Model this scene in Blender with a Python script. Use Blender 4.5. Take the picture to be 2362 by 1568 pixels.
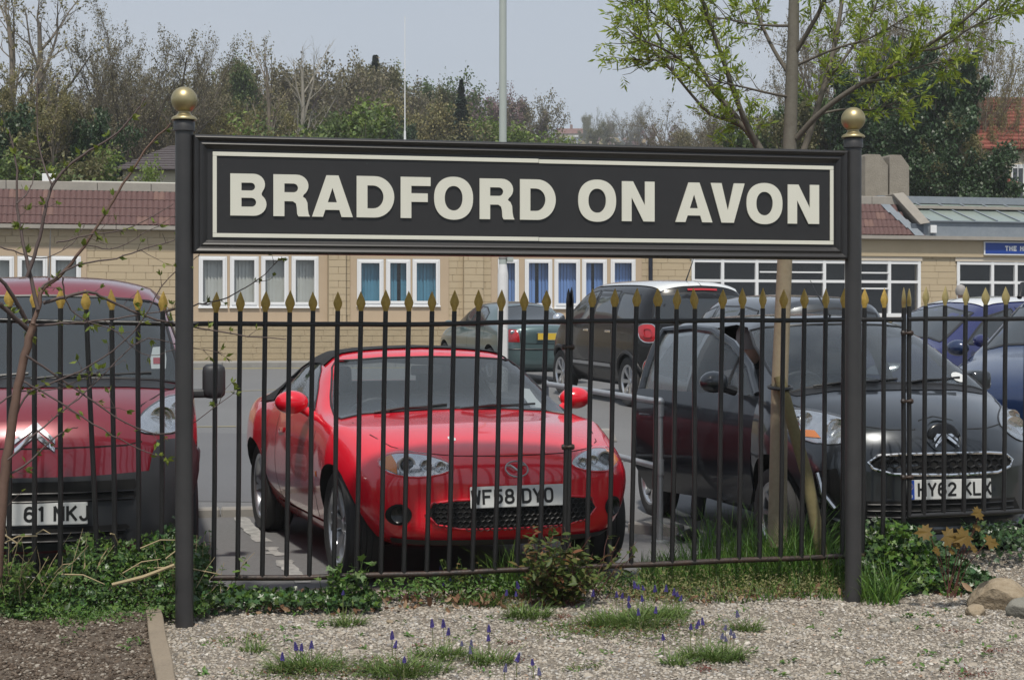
import bpy, bmesh, math, random
import numpy as np
from mathutils import Vector, Matrix, Quaternion
from mathutils.geometry import delaunay_2d_cdt
from mathutils.bvhtree import BVHTree

random.seed(7); np.random.seed(7)
PI = math.pi
scene = bpy.context.scene
col = scene.collection
for o in list(bpy.data.objects): bpy.data.objects.remove(o)

# ------------------------------------------------------------------ camera
EYE = 1.364                                  # eye height above the gravel
PSI = math.atan(0.2043)                      # sign, fence and station front run along world x; the camera is turned a little
FPX, CX, HY, IW = 3600.0, 1181.0, 763.0, 2362.0
cam_d = bpy.data.cameras.new('camera'); cam = bpy.data.objects.new('camera', cam_d); col.objects.link(cam)
cam.location = (0, 0, EYE); cam.rotation_euler = (PI/2, 0, -PSI)
cam_d.sensor_fit = 'HORIZONTAL'; cam_d.sensor_width = 36; cam_d.lens = FPX/IW*36
cam_d.shift_y = -21/IW; cam_d.clip_start = 0.1; cam_d.clip_end = 3000
scene.camera = cam

# ------------------------------------------------------------------ sky, sun, exposure
SUN = Vector((-0.1173, -0.4704, 0.8746)).normalized()      # towards the sun (behind the camera)
SUN_EL = math.asin(SUN.z); SUN_AZ = math.atan2(SUN.x, SUN.y)
w = bpy.data.worlds.new('World'); scene.world = w; w.use_nodes = True
wn = w.node_tree; wn.nodes.clear()
sky = wn.nodes.new('ShaderNodeTexSky'); sky.sky_type = 'NISHITA'; sky.sun_disc = False
sky.sun_elevation = SUN_EL; sky.sun_rotation = SUN_AZ
sky.air_density = 1.0; sky.dust_density = 3.0; sky.ozone_density = 1.0
tc = wn.nodes.new('ShaderNodeTexCoord')
mp = wn.nodes.new('ShaderNodeMapping'); mp.inputs['Scale'].default_value = (1.0, 1.0, 3.2)
nz = wn.nodes.new('ShaderNodeTexNoise'); nz.inputs['Scale'].default_value = 1.7; nz.inputs['Detail'].default_value = 3; nz.inputs['Roughness'].default_value = .45
rp = wn.nodes.new('ShaderNodeValToRGB')
rp.color_ramp.elements[0].position = .32; rp.color_ramp.elements[0].color = (3.7, 4.3, 5.1, 1)
rp.color_ramp.elements[1].position = .7; rp.color_ramp.elements[1].color = (4.5, 4.85, 5.4, 1)
mx = wn.nodes.new('ShaderNodeMix'); mx.data_type = 'RGBA'; mx.inputs['Factor'].default_value = .86   # thin high veil of cloud
bg = wn.nodes.new('ShaderNodeBackground'); bg.inputs['Strength'].default_value = 0.125
out = wn.nodes.new('ShaderNodeOutputWorld')
L = wn.links.new
L(tc.outputs['Generated'], mp.inputs['Vector']); L(mp.outputs[0], nz.inputs['Vector']); L(nz.outputs['Fac'], rp.inputs['Fac'])
L(sky.outputs[0], mx.inputs[6]); L(rp.outputs['Color'], mx.inputs[7]); L(mx.outputs[2], bg.inputs['Color']); L(bg.outputs[0], out.inputs[0])
sl = bpy.data.lights.new('sun', 'SUN'); sl.energy = 3.5; sl.angle = math.radians(3.0); sl.color = (1.0, 0.94, 0.84)
so = bpy.data.objects.new('sun', sl); col.objects.link(so)
so.rotation_euler = (-SUN).to_track_quat('-Z', 'Y').to_euler(); so.location = (0, -5, 20)
vs = scene.view_settings; vs.view_transform = 'Standard'; vs.look = 'None'; vs.exposure = 0; vs.gamma = 1; vs.use_curve_mapping = False
cy = scene.cycles
scene.render.engine = 'CYCLES'
cy.use_denoising = True; cy.max_bounces = 6; cy.diffuse_bounces = 2; cy.glossy_bounces = 3; cy.transmission_bounces = 4
cy.transparent_max_bounces = 12; cy.caustics_reflective = False; cy.caustics_refractive = False; cy.sample_clamp_indirect = 6

# ------------------------------------------------------------------ placing helpers
CP, SP = math.cos(PSI), math.sin(PSI)
def c2w(X, Y, Z=0.0):                         # camera-aligned metres (right, away, up) to world
    return Vector((X*CP + Y*SP, -X*SP + Y*CP, Z))
def ray(px, py):
    dx = (px-CX)/FPX
    return Vector((dx*CP + SP, -dx*SP + CP, (HY-py)/FPX))
def onv(px, py, v):                           # where a line of sight meets the upright plane y = v
    d = ray(px, py); return Vector((0, 0, EYE)) + d*(v/d.y)
def atY(px, py, Y):                           # at distance Y
    return Vector((0, 0, EYE)) + ray(px, py)*Y
def ong(px, py, z=0.0):                       # on level ground z
    d = ray(px, py); return Vector((0, 0, EYE)) + d*((z-EYE)/d.z)
def smooth(a, b, x):
    t = min(1, max(0, (x-a)/(b-a))); return t*t*(3-2*t)
def gz(y):                                    # ground level of the car park
    if y < 10.8: return -0.012
    if y < 21.5: return -0.012 + (y-10.8)*0.0327
    if y < 34.5: return 0.338 + (y-21.5)*0.0217
    return 0.62
def hill(x, y):
    if y < 36: return gz(y)
    ks = [(36, .62), (52, 1.0), (75, 3.5), (100, 7), (150, 13), (220, 21), (300, 31), (500, 57), (700, 60), (1000, 60), (2500, 60)]
    for (a, za), (b, zb) in zip(ks, ks[1:]):
        if y <= b: return za + (zb-za)*(y-a)/(b-a)
    return 60

# ------------------------------------------------------------------ materials
MATS = {}
def _n(nt, t, **kw):
    n = nt.nodes.new(t)
    for k, v in kw.items(): setattr(n, k, v)
    return n
def mat(name, color, rough=.5, metal=0.0, var=None, bump=None, coat=0.0, spec=.5, island=0.0, trans=0.0, var2=None, speck=None, ior=1.5):
    """procedural Principled material; var=(scale, amount[, colour]) mottling, bump=(scale, strength, distance), island = random value per piece"""
    if name in MATS: return MATS[name]
    m = bpy.data.materials.new(name); m.use_nodes = True; nt = m.node_tree; nt.nodes.clear()
    o = _n(nt, 'ShaderNodeOutputMaterial'); b = _n(nt, 'ShaderNodeBsdfPrincipled')
    b.inputs['Base Color'].default_value = (*color, 1); b.inputs['Roughness'].default_value = rough; b.inputs['Metallic'].default_value = metal
    b.inputs['Coat Weight'].default_value = coat; b.inputs['Coat Roughness'].default_value = .04; b.inputs['Specular IOR Level'].default_value = spec
    b.inputs['IOR'].default_value = ior
    k = nt.links.new
    t = _n(nt, 'ShaderNodeTexCoord'); cur = None
    if var:
        def mottle(cur, scale, amt, c2, det=6):
            ns = _n(nt, 'ShaderNodeTexNoise'); ns.inputs['Scale'].default_value = scale; ns.inputs['Detail'].default_value = det; ns.inputs['Roughness'].default_value = .6
            k(t.outputs['Object'], ns.inputs['Vector'])
            r = _n(nt, 'ShaderNodeMapRange'); r.inputs['From Min'].default_value = .3; r.inputs['From Max'].default_value = .7
            r.inputs['To Min'].default_value = 0; r.inputs['To Max'].default_value = amt
            k(ns.outputs['Fac'], r.inputs['Value'])
            mxn = _n(nt, 'ShaderNodeMix', data_type='RGBA'); mxn.inputs[7].default_value = (*c2, 1)
            if cur is None: mxn.inputs[6].default_value = (*color, 1)
            else: k(cur, mxn.inputs[6])
            k(r.outputs[0], mxn.inputs['Factor']); return mxn.outputs[2]
        c2 = var[2] if len(var) > 2 else tuple(c*.45 for c in color)
        cur = mottle(cur, var[0], var[1], c2)
        if var2: cur = mottle(cur, var2[0], var2[1], var2[2])
    if island:
        g = _n(nt, 'ShaderNodeNewGeometry'); hs = _n(nt, 'ShaderNodeHueSaturation')
        r = _n(nt, 'ShaderNodeMapRange'); r.inputs['To Min'].default_value = 1-island; r.inputs['To Max'].default_value = 1+island
        k(g.outputs['Random Per Island'], r.inputs['Value']); k(r.outputs[0], hs.inputs['Value'])
        r2 = _n(nt, 'ShaderNodeMapRange'); r2.inputs['To Min'].default_value = .5-island*.05; r2.inputs['To Max'].default_value = .5+island*.05
        mm = _n(nt, 'ShaderNodeMath', operation='MULTIPLY'); mm.inputs[1].default_value = 7.31
        fr = _n(nt, 'ShaderNodeMath', operation='FRACT')
        k(g.outputs['Random Per Island'], mm.inputs[0]); k(mm.outputs[0], fr.inputs[0]); k(fr.outputs[0], r2.inputs['Value']); k(r2.outputs[0], hs.inputs['Hue'])
        if cur is None: hs.inputs['Color'].default_value = (*color, 1)
        else: k(cur, hs.inputs['Color'])
        cur = hs.outputs['Color']
    if speck:
        ns = _n(nt, 'ShaderNodeTexNoise'); ns.inputs['Scale'].default_value = speck[0]; ns.inputs['Detail'].default_value = 2
        k(t.outputs['Object'], ns.inputs['Vector'])
        r = _n(nt, 'ShaderNodeMapRange'); r.inputs['From Min'].default_value = speck[1]; r.inputs['From Max'].default_value = speck[1]+.04
        k(ns.outputs['Fac'], r.inputs['Value'])
        mxn = _n(nt, 'ShaderNodeMix', data_type='RGBA'); mxn.inputs[7].default_value = (*speck[2], 1)
        if cur is None: mxn.inputs[6].default_value = (*color, 1)
        else: k(cur, mxn.inputs[6])
        k(r.outputs[0], mxn.inputs['Factor']); cur = mxn.outputs[2]
    if cur is not None: k(cur, b.inputs['Base Color'])
    if bump:
        ns = _n(nt, 'ShaderNodeTexNoise'); ns.inputs['Scale'].default_value = bump[0]; ns.inputs['Detail'].default_value = 5
        k(t.outputs['Object'], ns.inputs['Vector'])
        bm_ = _n(nt, 'ShaderNodeBump'); bm_.inputs['Strength'].default_value = bump[1]; bm_.inputs['Distance'].default_value = bump[2] if len(bump) > 2 else .01
        k(ns.outputs['Fac'], bm_.inputs['Height']); k(bm_.outputs[0], b.inputs['Normal'])
    if trans:                                  # thin leaves let some light through
        tr = _n(nt, 'ShaderNodeBsdfTranslucent'); ms = _n(nt, 'ShaderNodeMixShader'); ms.inputs[0].default_value = trans
        if cur is not None: k(cur, tr.inputs['Color'])
        else: tr.inputs['Color'].default_value = (*color, 1)
        k(b.outputs[0], ms.inputs[1]); k(tr.outputs[0], ms.inputs[2]); k(ms.outputs[0], o.inputs[0])
    else: k(b.outputs[0], o.inputs[0])
    MATS[name] = m; return m
def glass(name, tint=(.75, .8, .82), haze=(.10, .12, .13), haze_amt=.35, rough=.02):
    """car or window glass: fresnel reflection over tinted see-through with a little dust"""
    if name in MATS: return MATS[name]
    m = bpy.data.materials.new(name); m.use_nodes = True; nt = m.node_tree; nt.nodes.clear(); k = nt.links.new
    o = _n(nt, 'ShaderNodeOutputMaterial'); tr = _n(nt, 'ShaderNodeBsdfTransparent'); tr.inputs[0].default_value = (*tint, 1)
    df = _n(nt, 'ShaderNodeBsdfDiffuse'); df.inputs[0].default_value = (*haze, 1)
    gl = _n(nt, 'ShaderNodeBsdfGlossy'); gl.inputs['Roughness'].default_value = rough
    ge = _n(nt, 'ShaderNodeNewGeometry'); dt = _n(nt, 'ShaderNodeVectorMath', operation='DOT_PRODUCT'); k(ge.outputs['Normal'], dt.inputs[0]); k(ge.outputs['Incoming'], dt.inputs[1])
    ab = _n(nt, 'ShaderNodeMath', operation='ABSOLUTE'); k(dt.outputs['Value'], ab.inputs[0]); sb_ = _n(nt, 'ShaderNodeMath', operation='SUBTRACT'); sb_.inputs[0].default_value = 1; k(ab.outputs[0], sb_.inputs[1])
    pw = _n(nt, 'ShaderNodeMath', operation='POWER'); pw.inputs[1].default_value = 4.2; k(sb_.outputs[0], pw.inputs[0]); fr = _n(nt, 'ShaderNodeMath', operation='MULTIPLY_ADD'); fr.inputs[1].default_value = .92; fr.inputs[2].default_value = .07; k(pw.outputs[0], fr.inputs[0])   # thin pane: same reflection from both sides
    a = _n(nt, 'ShaderNodeMixShader'); a.inputs[0].default_value = haze_amt; b = _n(nt, 'ShaderNodeMixShader')
    k(tr.outputs[0], a.inputs[1]); k(df.outputs[0], a.inputs[2]); k(fr.outputs[0], b.inputs[0]); k(a.outputs[0], b.inputs[1]); k(gl.outputs[0], b.inputs[2])
    k(b.outputs[0], o.inputs[0]); MATS[name] = m; return m

# ------------------------------------------------------------------ mesh helpers
def link(name, me, m=None, parent=None, loc=None, rz=0.0, sm=False):
    o = bpy.data.objects.new(name, me); col.objects.link(o)
    if m is not None and not me.materials: me.materials.append(m)
    if parent is not None: o.parent = parent
    if loc is not None: o.location = loc
    if rz: o.rotation_euler.z = rz
    if sm: shade(me, sm if sm is not True else 40)
    return o
def shade(me, deg=40):
    if not len(me.polygons): return
    me.shade_smooth()
    try: me.set_sharp_from_angle(angle=math.radians(deg))
    except Exception: pass
def tag(o, label=None, cat=None, group=None, kind=None):
    if label: o['label'] = label
    if cat: o['category'] = cat
    if group: o['group'] = group
    if kind: o['kind'] = kind
    return o
def thing(name, label, cat, loc=(0, 0, 0), rz=0.0, group=None):
    o = bpy.data.objects.new(name, None); col.objects.link(o); o.location = loc; o.rotation_euler.z = rz
    o.empty_display_size = .1
    return tag(o, label, cat, group)
def dup(root, loc=None, rz=None, label=None, group=None, parent=None):
    r = root.copy(); col.objects.link(r); r.parent = parent
    if loc is not None: r.location = loc
    if rz is not None: r.rotation_euler.z = rz
    if label: r['label'] = label
    if group: r['group'] = group
    for ch in list(root.children): dup(ch, parent=r)
    return r
class MB:
    """collects polygons of ONE mesh"""
    def __init__(s): s.v = []; s.f = []
    def add(s, vs, fs):
        b = len(s.v); s.v += [tuple(p) for p in vs]; s.f += [tuple(i+b for i in f) for f in fs]; return s
    def box(s, a, b):
        x0, y0, z0 = a; x1, y1, z1 = b
        return s.add([(x0,y0,z0),(x1,y0,z0),(x1,y1,z0),(x0,y1,z0),(x0,y0,z1),(x1,y0,z1),(x1,y1,z1),(x0,y1,z1)],
                     [(0,3,2,1),(4,5,6,7),(0,1,5,4),(1,2,6,5),(2,3,7,6),(3,0,4,7)])
    def tube(s, pts, r, n=8, cap=True):
        pts = [Vector(p) for p in pts]; rs = r if isinstance(r, (list, tuple)) else [r]*len(pts)
        d0 = (pts[1]-pts[0]).normalized(); up = Vector((0, 0, 1)) if abs(d0.z) < .9 else Vector((1, 0, 0))
        nx = d0.cross(up).normalized(); vs = []
        for i, p in enumerate(pts):
            d = (pts[min(i+1, len(pts)-1)]-pts[max(i-1, 0)]).normalized()
            nx = (nx - d*nx.dot(d)).normalized(); ny = d.cross(nx)
            vs += [p + (nx*math.cos(2*PI*k/n)+ny*math.sin(2*PI*k/n))*rs[i] for k in range(n)]
        fs = [(i*n+k, i*n+(k+1)%n, (i+1)*n+(k+1)%n, (i+1)*n+k) for i in range(len(pts)-1) for k in range(n)]
        if cap: fs += [tuple(range(n-1, -1, -1)), tuple((len(pts)-1)*n+k for k in range(n))]
        return s.add(vs, fs)
    def lathe(s, prof, n=24, c=(0, 0, 0), axis='z'):
        vs = []
        for r, z in prof:
            for k in range(n):
                a = 2*PI*k/n; p = (r*math.cos(a), r*math.sin(a), z)
                if axis == 'y': p = (p[0], p[2], p[1])
                if axis == 'x': p = (p[2], p[0], p[1])
                vs.append((p[0]+c[0], p[1]+c[1], p[2]+c[2]))
        fs = [(i*n+k, i*n+(k+1)%n, (i+1)*n+(k+1)%n, (i+1)*n+k) for i in range(len(prof)-1) for k in range(n)]
        if prof[0][0] > 1e-6: fs.append(tuple(range(n-1, -1, -1)))
        if prof[-1][0] > 1e-6: fs.append(tuple((len(prof)-1)*n+k for k in range(n)))
        return s.add(vs, fs)
    def prism(s, poly, y0, y1, plane='xz', holes=()):
        """closed outline (2D) extruded; holes allowed"""
        loops = [list(poly)]+[list(h) for h in holes]
        v2, ed = [], []
        for lp in loops:
            b = len(v2); v2 += [Vector(p) for p in lp]; ed += [(b+i, b+(i+1) % len(lp)) for i in range(len(lp))]
        res = delaunay_2d_cdt(v2, ed, [], 2 if holes else 1, 1e-6)
        ov, of = res[0], res[2]
        if holes:                             # drop triangles inside a hole
            def inside(p, lp):
                c = False
                for i in range(len(lp)):
                    a, b = lp[i], lp[i-1]
                    if (a[1] > p[1]) != (b[1] > p[1]) and p[0] < (b[0]-a[0])*(p[1]-a[1])/(b[1]-a[1])+a[0]: c = not c
                return c
            keep = []
            for f in of:
                cc = (sum(ov[i][0] for i in f)/len(f), sum(ov[i][1] for i in f)/len(f))
                if inside(cc, loops[0]) and not any(inside(cc, h) for h in loops[1:]): keep.append(f)
            of = keep
        def p3(p, y): return (p[0], y, p[1]) if plane == 'xz' else ((p[0], p[1], y) if plane == 'xy' else (y, p[0], p[1]))
        n = len(ov); vs = [p3(p, y0) for p in ov]+[p3(p, y1) for p in ov]
        fs = [tuple(f) for f in of]+[tuple(n+i for i in reversed(f)) for f in of]
        s.add(vs, fs); b0 = len(s.v)-2*n
        cnt = {}
        for f in of:
            for i in range(len(f)):
                e = (f[i], f[(i+1) % len(f)]); cnt[e] = 1
        for (a, b) in list(cnt):
            if (b, a) not in cnt: s.f.append((b0+b, b0+a, b0+n+a, b0+n+b))
        return s
    def mesh(s, name):
        me = bpy.data.meshes.new(name); me.from_pydata(s.v, [], s.f); me.validate(); me.update(); return me
    def build(s, name, m, parent=None, loc=None, rz=0.0, sm=False, bevel=0, seg=2):
        me = s.mesh(name)
        if bevel:
            bm = bmesh.new(); bm.from_mesh(me); bmesh.ops.remove_doubles(bm, verts=bm.verts, dist=1e-5)
            bmesh.ops.recalc_face_normals(bm, faces=bm.faces)
            es = [e for e in bm.edges if len(e.link_faces) == 2 and e.calc_face_angle(0) > .5]
            bmesh.ops.bevel(bm, geom=es, offset=bevel, segments=seg, affect='EDGES', profile=.6); bm.to_mesh(me); bm.free()
        return link(name, me, m, parent, loc, rz, sm)
def np_mesh(name, V, Fq):
    """mesh from numpy arrays: V (n,3), Fq (m,3 or 4)"""
    me = bpy.data.meshes.new(name); V = np.asarray(V, np.float32); Fq = np.asarray(Fq, np.int32)
    k = Fq.shape[1]; me.vertices.add(len(V)); me.vertices.foreach_set('co', V.ravel())
    me.loops.add(Fq.size); me.loops.foreach_set('vertex_index', Fq.ravel())
    me.polygons.add(len(Fq)); me.polygons.foreach_set('loop_start', np.arange(0, Fq.size, k, dtype=np.int32))
    me.update(calc_edges=True); return me
def euler_mats(rx, ry, rz):
    cx, sx, cy_, sy, cz, sz = np.cos(rx), np.sin(rx), np.cos(ry), np.sin(ry), np.cos(rz), np.sin(rz)
    R = np.empty((len(rx), 3, 3))
    R[:,0,0] = cz*cy_; R[:,0,1] = cz*sy*sx-sz*cx; R[:,0,2] = cz*sy*cx+sz*sx
    R[:,1,0] = sz*cy_; R[:,1,1] = sz*sy*sx+cz*cx; R[:,1,2] = sz*sy*cx-cz*sx
    R[:,2,0] = -sy; R[:,2,1] = cy_*sx; R[:,2,2] = cy_*cx
    return R
def scatter(name, tmpl, pos, rot, scl):
    """many small copies of a template baked into one mesh (leaves, pebbles, blades)"""
    tv, tf = np.asarray(tmpl[0], float), np.asarray(tmpl[1], int)
    pos = np.asarray(pos, float); n = len(pos)
    R = rot if rot.ndim == 3 else euler_mats(rot[:,0], rot[:,1], rot[:,2])
    scl = np.asarray(scl, float)
    if scl.ndim == 1: scl = np.repeat(scl[:,None], 3, 1)
    V = np.einsum('nij,nkj->nki', R, tv[None]*scl[:,None,:]) + pos[:,None,:]
    Fq = tf[None] + (np.arange(n)*len(tv))[:,None,None]
    return np_mesh(name, V.reshape(-1, 3), Fq.reshape(-1, tf.shape[1]))
def chaikin(p, it=2, closed=False):
    for _ in range(it):
        q = []
        m = len(p)
        rng = range(m) if closed else range(m-1)
        if not closed: q.append(p[0])
        for i in rng:
            a, b = p[i], p[(i+1) % m]
            q.append(tuple(.75*x+.25*y for x, y in zip(a, b))); q.append(tuple(.25*x+.75*y for x, y in zip(a, b)))
        if not closed: q.append(p[-1])
        p = q
    return p
# ================================================================== ground
V_SIGN, V_FENCE, V_WALL = 7.357, 7.74, 35.3
m_asph = mat('asphalt', (.145, .147, .15), .85, var=(.35, .7, (.105, .107, .112)), var2=(45, .5, (.20, .20, .20)), bump=(260, .5, .004))
m_earth = mat('field_earth', (.07, .085, .035), .95, var=(.3, .8, (.05, .05, .025)))
def sheet(name, x0, x1, y0, y1, nx, ny, zf, m, kind='structure', label=None):
    xs = np.linspace(x0, x1, nx+1); ys = np.linspace(y0, y1, ny+1)
    V = [(x, y, zf(x, y)) for y in ys for x in xs]
    Fq = [(j*(nx+1)+i, j*(nx+1)+i+1, (j+1)*(nx+1)+i+1, (j+1)*(nx+1)+i) for j in range(ny) for i in range(nx)]
    o = link(name, np_mesh(name, V, Fq), m); shade(o.data, 60); return tag(o, label, kind=kind)
# one big sheet to the horizon: rows follow the lie of the land
ys = [-60, 0, 5, 8, 10.8, 20, 34.5, 36, 44, 52, 64, 75, 88, 100, 125, 150, 185, 220, 260, 300, 400, 500, 700, 1000, 2400]
xs = [-1800, -600, -300, -200, -140, -100, -70, -45, -25, -10, 0, 10, 25, 45, 70, 100, 140, 200, 300, 600, 1800]
Vg = [(x, y, (hill(x, y) if y > 36 else gz(y)-.03) + (1.2*math.sin(x*.05)+.8*math.sin(x*.023+1))*smooth(60, 130, y)) for y in ys for x in xs]
nxx = len(xs)
ground = link('ground', np_mesh('ground', Vg, [(j*nxx+i, j*nxx+i+1, (j+1)*nxx+i+1, (j+1)*nxx+i) for j in range(len(ys)-1) for i in range(nxx-1)]), m_earth)
tag(ground, kind='structure')
car_park = sheet('car_park', -26, 34, 8.12, 33.2, 30, 24, lambda x, y: gz(y), m_asph)

# gravel bed, soil bed, timber edging
def nse(x, y): return .006*math.sin(x*7.1+y*3.3)+.005*math.sin(x*3.7-y*9.1)+.004*math.sin(x*17+y*13)
m_grav = mat('gravel_bed', (.27, .232, .185), .95, var=(70, .9, (.13, .11, .09)), var2=(5, .5, (.33, .29, .24)), bump=(120, .9, .02))
m_soil = mat('bare_soil', (.165, .13, .10), .97, var=(60, .9, (.075, .055, .04)), var2=(14, .5, (.2, .16, .12)), bump=(90, 1.0, .03))
p_top = ong(345, 1362, .072); p_bot = ong(384, 1568, .072); p_top.z = p_bot.z = 0
def plank_x(y): return p_top.x + (p_bot.x-p_top.x)*(y-p_top.y)/(p_bot.y-p_top.y)
def right_bank(x, y):                         # earth rises beside the boulders
    return .10*smooth(3.55, 4.4, x)*smooth(7.3, 8.0, y)
gravel_bed = sheet('gravel_path', -1.0, 9, 3.0, 8.3, 170, 90, lambda x, y: nse(x, y)*smooth(-.1, .35, x-plank_x(y)) + right_bank(x, y) - (.05 if x < plank_x(y) else 0), m_grav)
soil_bed = sheet('soil_bed', -8, .2, 3.0, 8.3, 140, 90, lambda x, y: 1.6*nse(x*1.3, y*1.2)+.055 - .16*smooth(.02, -.04, plank_x(y)-x), m_soil)
m_wood = mat('weathered_timber', (.25, .2, .145), .85, var=(6, .7, (.15, .12, .09)), var2=(120, .5, (.33, .28, .21)), bump=(80, .5, .006))
d = (p_bot-p_top); ln = d.length*1.7; an = math.atan2(-d.x, -d.y)
mb = MB(); n = 14
for i in range(n):                            # a plank with slightly uneven top edge
    pass
vs = []
for i in range(n+1):
    t = -ln+ln*1.02*i/n
    vs += [(-.036+.002*math.sin(i*2.1), t, -.12), (-.036+.003*math.sin(i*1.3), t, .072+.002*math.sin(i*1.7)), (.036+.003*math.sin(i*1.9), t, .074+.002*math.sin(i*2.3)), (.036, t, -.12)]
mb.add(vs, [(i*4+k, i*4+(k+1) % 4, i*4+4+(k+1) % 4, i*4+4+k) for i in range(n) for k in range(4)]+[(0, 3, 2, 1), (n*4, n*4+1, n*4+2, n*4+3)])
pl = mb.build('edging_plank', m_wood, loc=(p_top.x, p_top.y, 0), rz=-an, bevel=.004, seg=1)
tag(pl, 'weathered grey timber edging plank between bare soil and gravel', 'plank')

# ================================================================== station name board
m_sign = mat('sign_paint', (.021, .0205, .0215), .40, var=(2.2, .6, (.030, .028, .029)), var2=(40, .3, (.015, .0145, .015)), speck=(48, .80, (.14, .14, .14)), bump=(18, .05, .004))
m_post = mat('post_paint', (.032, .0315, .033), .42, var=(7, .5, (.06, .058, .058)), speck=(26, .79, (.32, .32, .31)), bump=(30, .06, .003))
m_cream = mat('cream_letters', (.72, .715, .63), .45, var=(5, .35, (.62, .61, .53)))
m_gold = mat('finial_gold', (.46, .39, .22), .40, metal=.8, var=(22, .6, (.36, .30, .17)), bump=(60, .12, .002))
UL, UR = -0.040, 3.257
sign = thing('station_sign', 'long black station name board on two posts reading BRADFORD ON AVON in cream letters', 'sign', (UL, V_SIGN, 0))
SU = lambda px: onv(px, 500, V_SIGN).x-UL
for px_, base in ((0.0, 0.0), (UR-UL, -.02)):
    po = MB().lathe([(.041, base-.12), (.041, 2.282), (.0485, 2.284), (.0485, 2.328), (.044, 2.333)], 28, (px_, 0, 0)).build('post', m_post, sign, sm=50)
    MB().lathe([(.0475, 2.3335), (.058, 2.335), (.0585, 2.343), (.052, 2.349), (.037, 2.357), (.029, 2.368), (.0275, 2.374), (.031, 2.377), (.031, 2.381), (.0275, 2.3835)] +
               [(.0605*math.sin(a), 2.428-.0605*math.cos(a)) for a in np.linspace(.5, PI-.001, 18)] + [(0, 2.4886)], 32, (px_, 0, 0)).build('finial', m_gold, po, sm=55)
# board panel and moulded frame
ul, ur = .0405, UR-UL-.0405; zt, zb_ = 2.267, 1.7205
MB().box((ul+.02, -.012, zb_+.03), (ur-.02, .012, zt-.03)).build('panel', m_sign, sign)
prof = [(0, .028), (.0, -.030), (.004, -.037), (.012, -.0405), (.020, -.037), (.026, -.030), (.030, -.0265), (.036, -.028), (.042, -.0315), (.048, -.028), (.053, -.021), (.060, -.017), (.063, -.013), (.063, .028)]
def mould(name, a, b, inward):                # sweep the moulding along an edge with mitred ends
    mb = MB(); vs = []
    ex = Vector((b[0]-a[0], 0, b[1]-a[1])).normalized(); inw = Vector((inward[0], 0, inward[1]))
    for (p, sgn) in ((a, 1), (b, -1)):
        for off, dep in prof:
            q = Vector((p[0], dep, p[1])) + inw*off + ex*sgn*off; vs.append(q)
    k = len(prof); mb.add(vs, [(i, (i+1) % k, k+(i+1) % k, k+i) for i in range(k)]+[tuple(range(k-1, -1, -1)), tuple(range(k, 2*k))])
    return mb.build(name, m_sign, sign, sm=38)
xm = SU(658)
for (a, b, i) in (((ul, zt), (xm-.0006, zt), 1), ((xm+.0006, zt), (ur, zt), 2)):
    pass
mould('frame_moulding', (ul, zt), (ur, zt), (0, -1)); mould('frame_moulding', (ur, zb_), (ul, zb_), (0, 1))
mould('frame_moulding', (ul, zb_), (ul, zt), (1, 0)); mould('frame_moulding', (ur, zt), (ur, zb_), (-1, 0))
# raised cream border strips, the long ones jointed once
bl, br = SU(490.5), SU(1919.5); bt, bb_ = 2.191, 1.796; sw = .0188; jt, jb = SU(1241), SU(1241)
def strip(x0, x1, z0, z1): MB().box((x0, -.0185, z0), (x1, -.0122, z1)).build('border_strip', m_cream, sign, bevel=.001, seg=1)
strip(bl, jt-.0008, bt-sw, bt); strip(jt+.0008, br, bt-sw-.0025, bt-.0025)
strip(bl, jb-.0008, bb_, bb_+sw); strip(jb+.0008, br, bb_-.001, bb_+sw-.001)
strip(bl, bl+sw, bb_+sw+.0005, bt-sw-.0005); strip(br-sw, br, bb_+sw+.0005, bt-sw-.0035)
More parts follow.
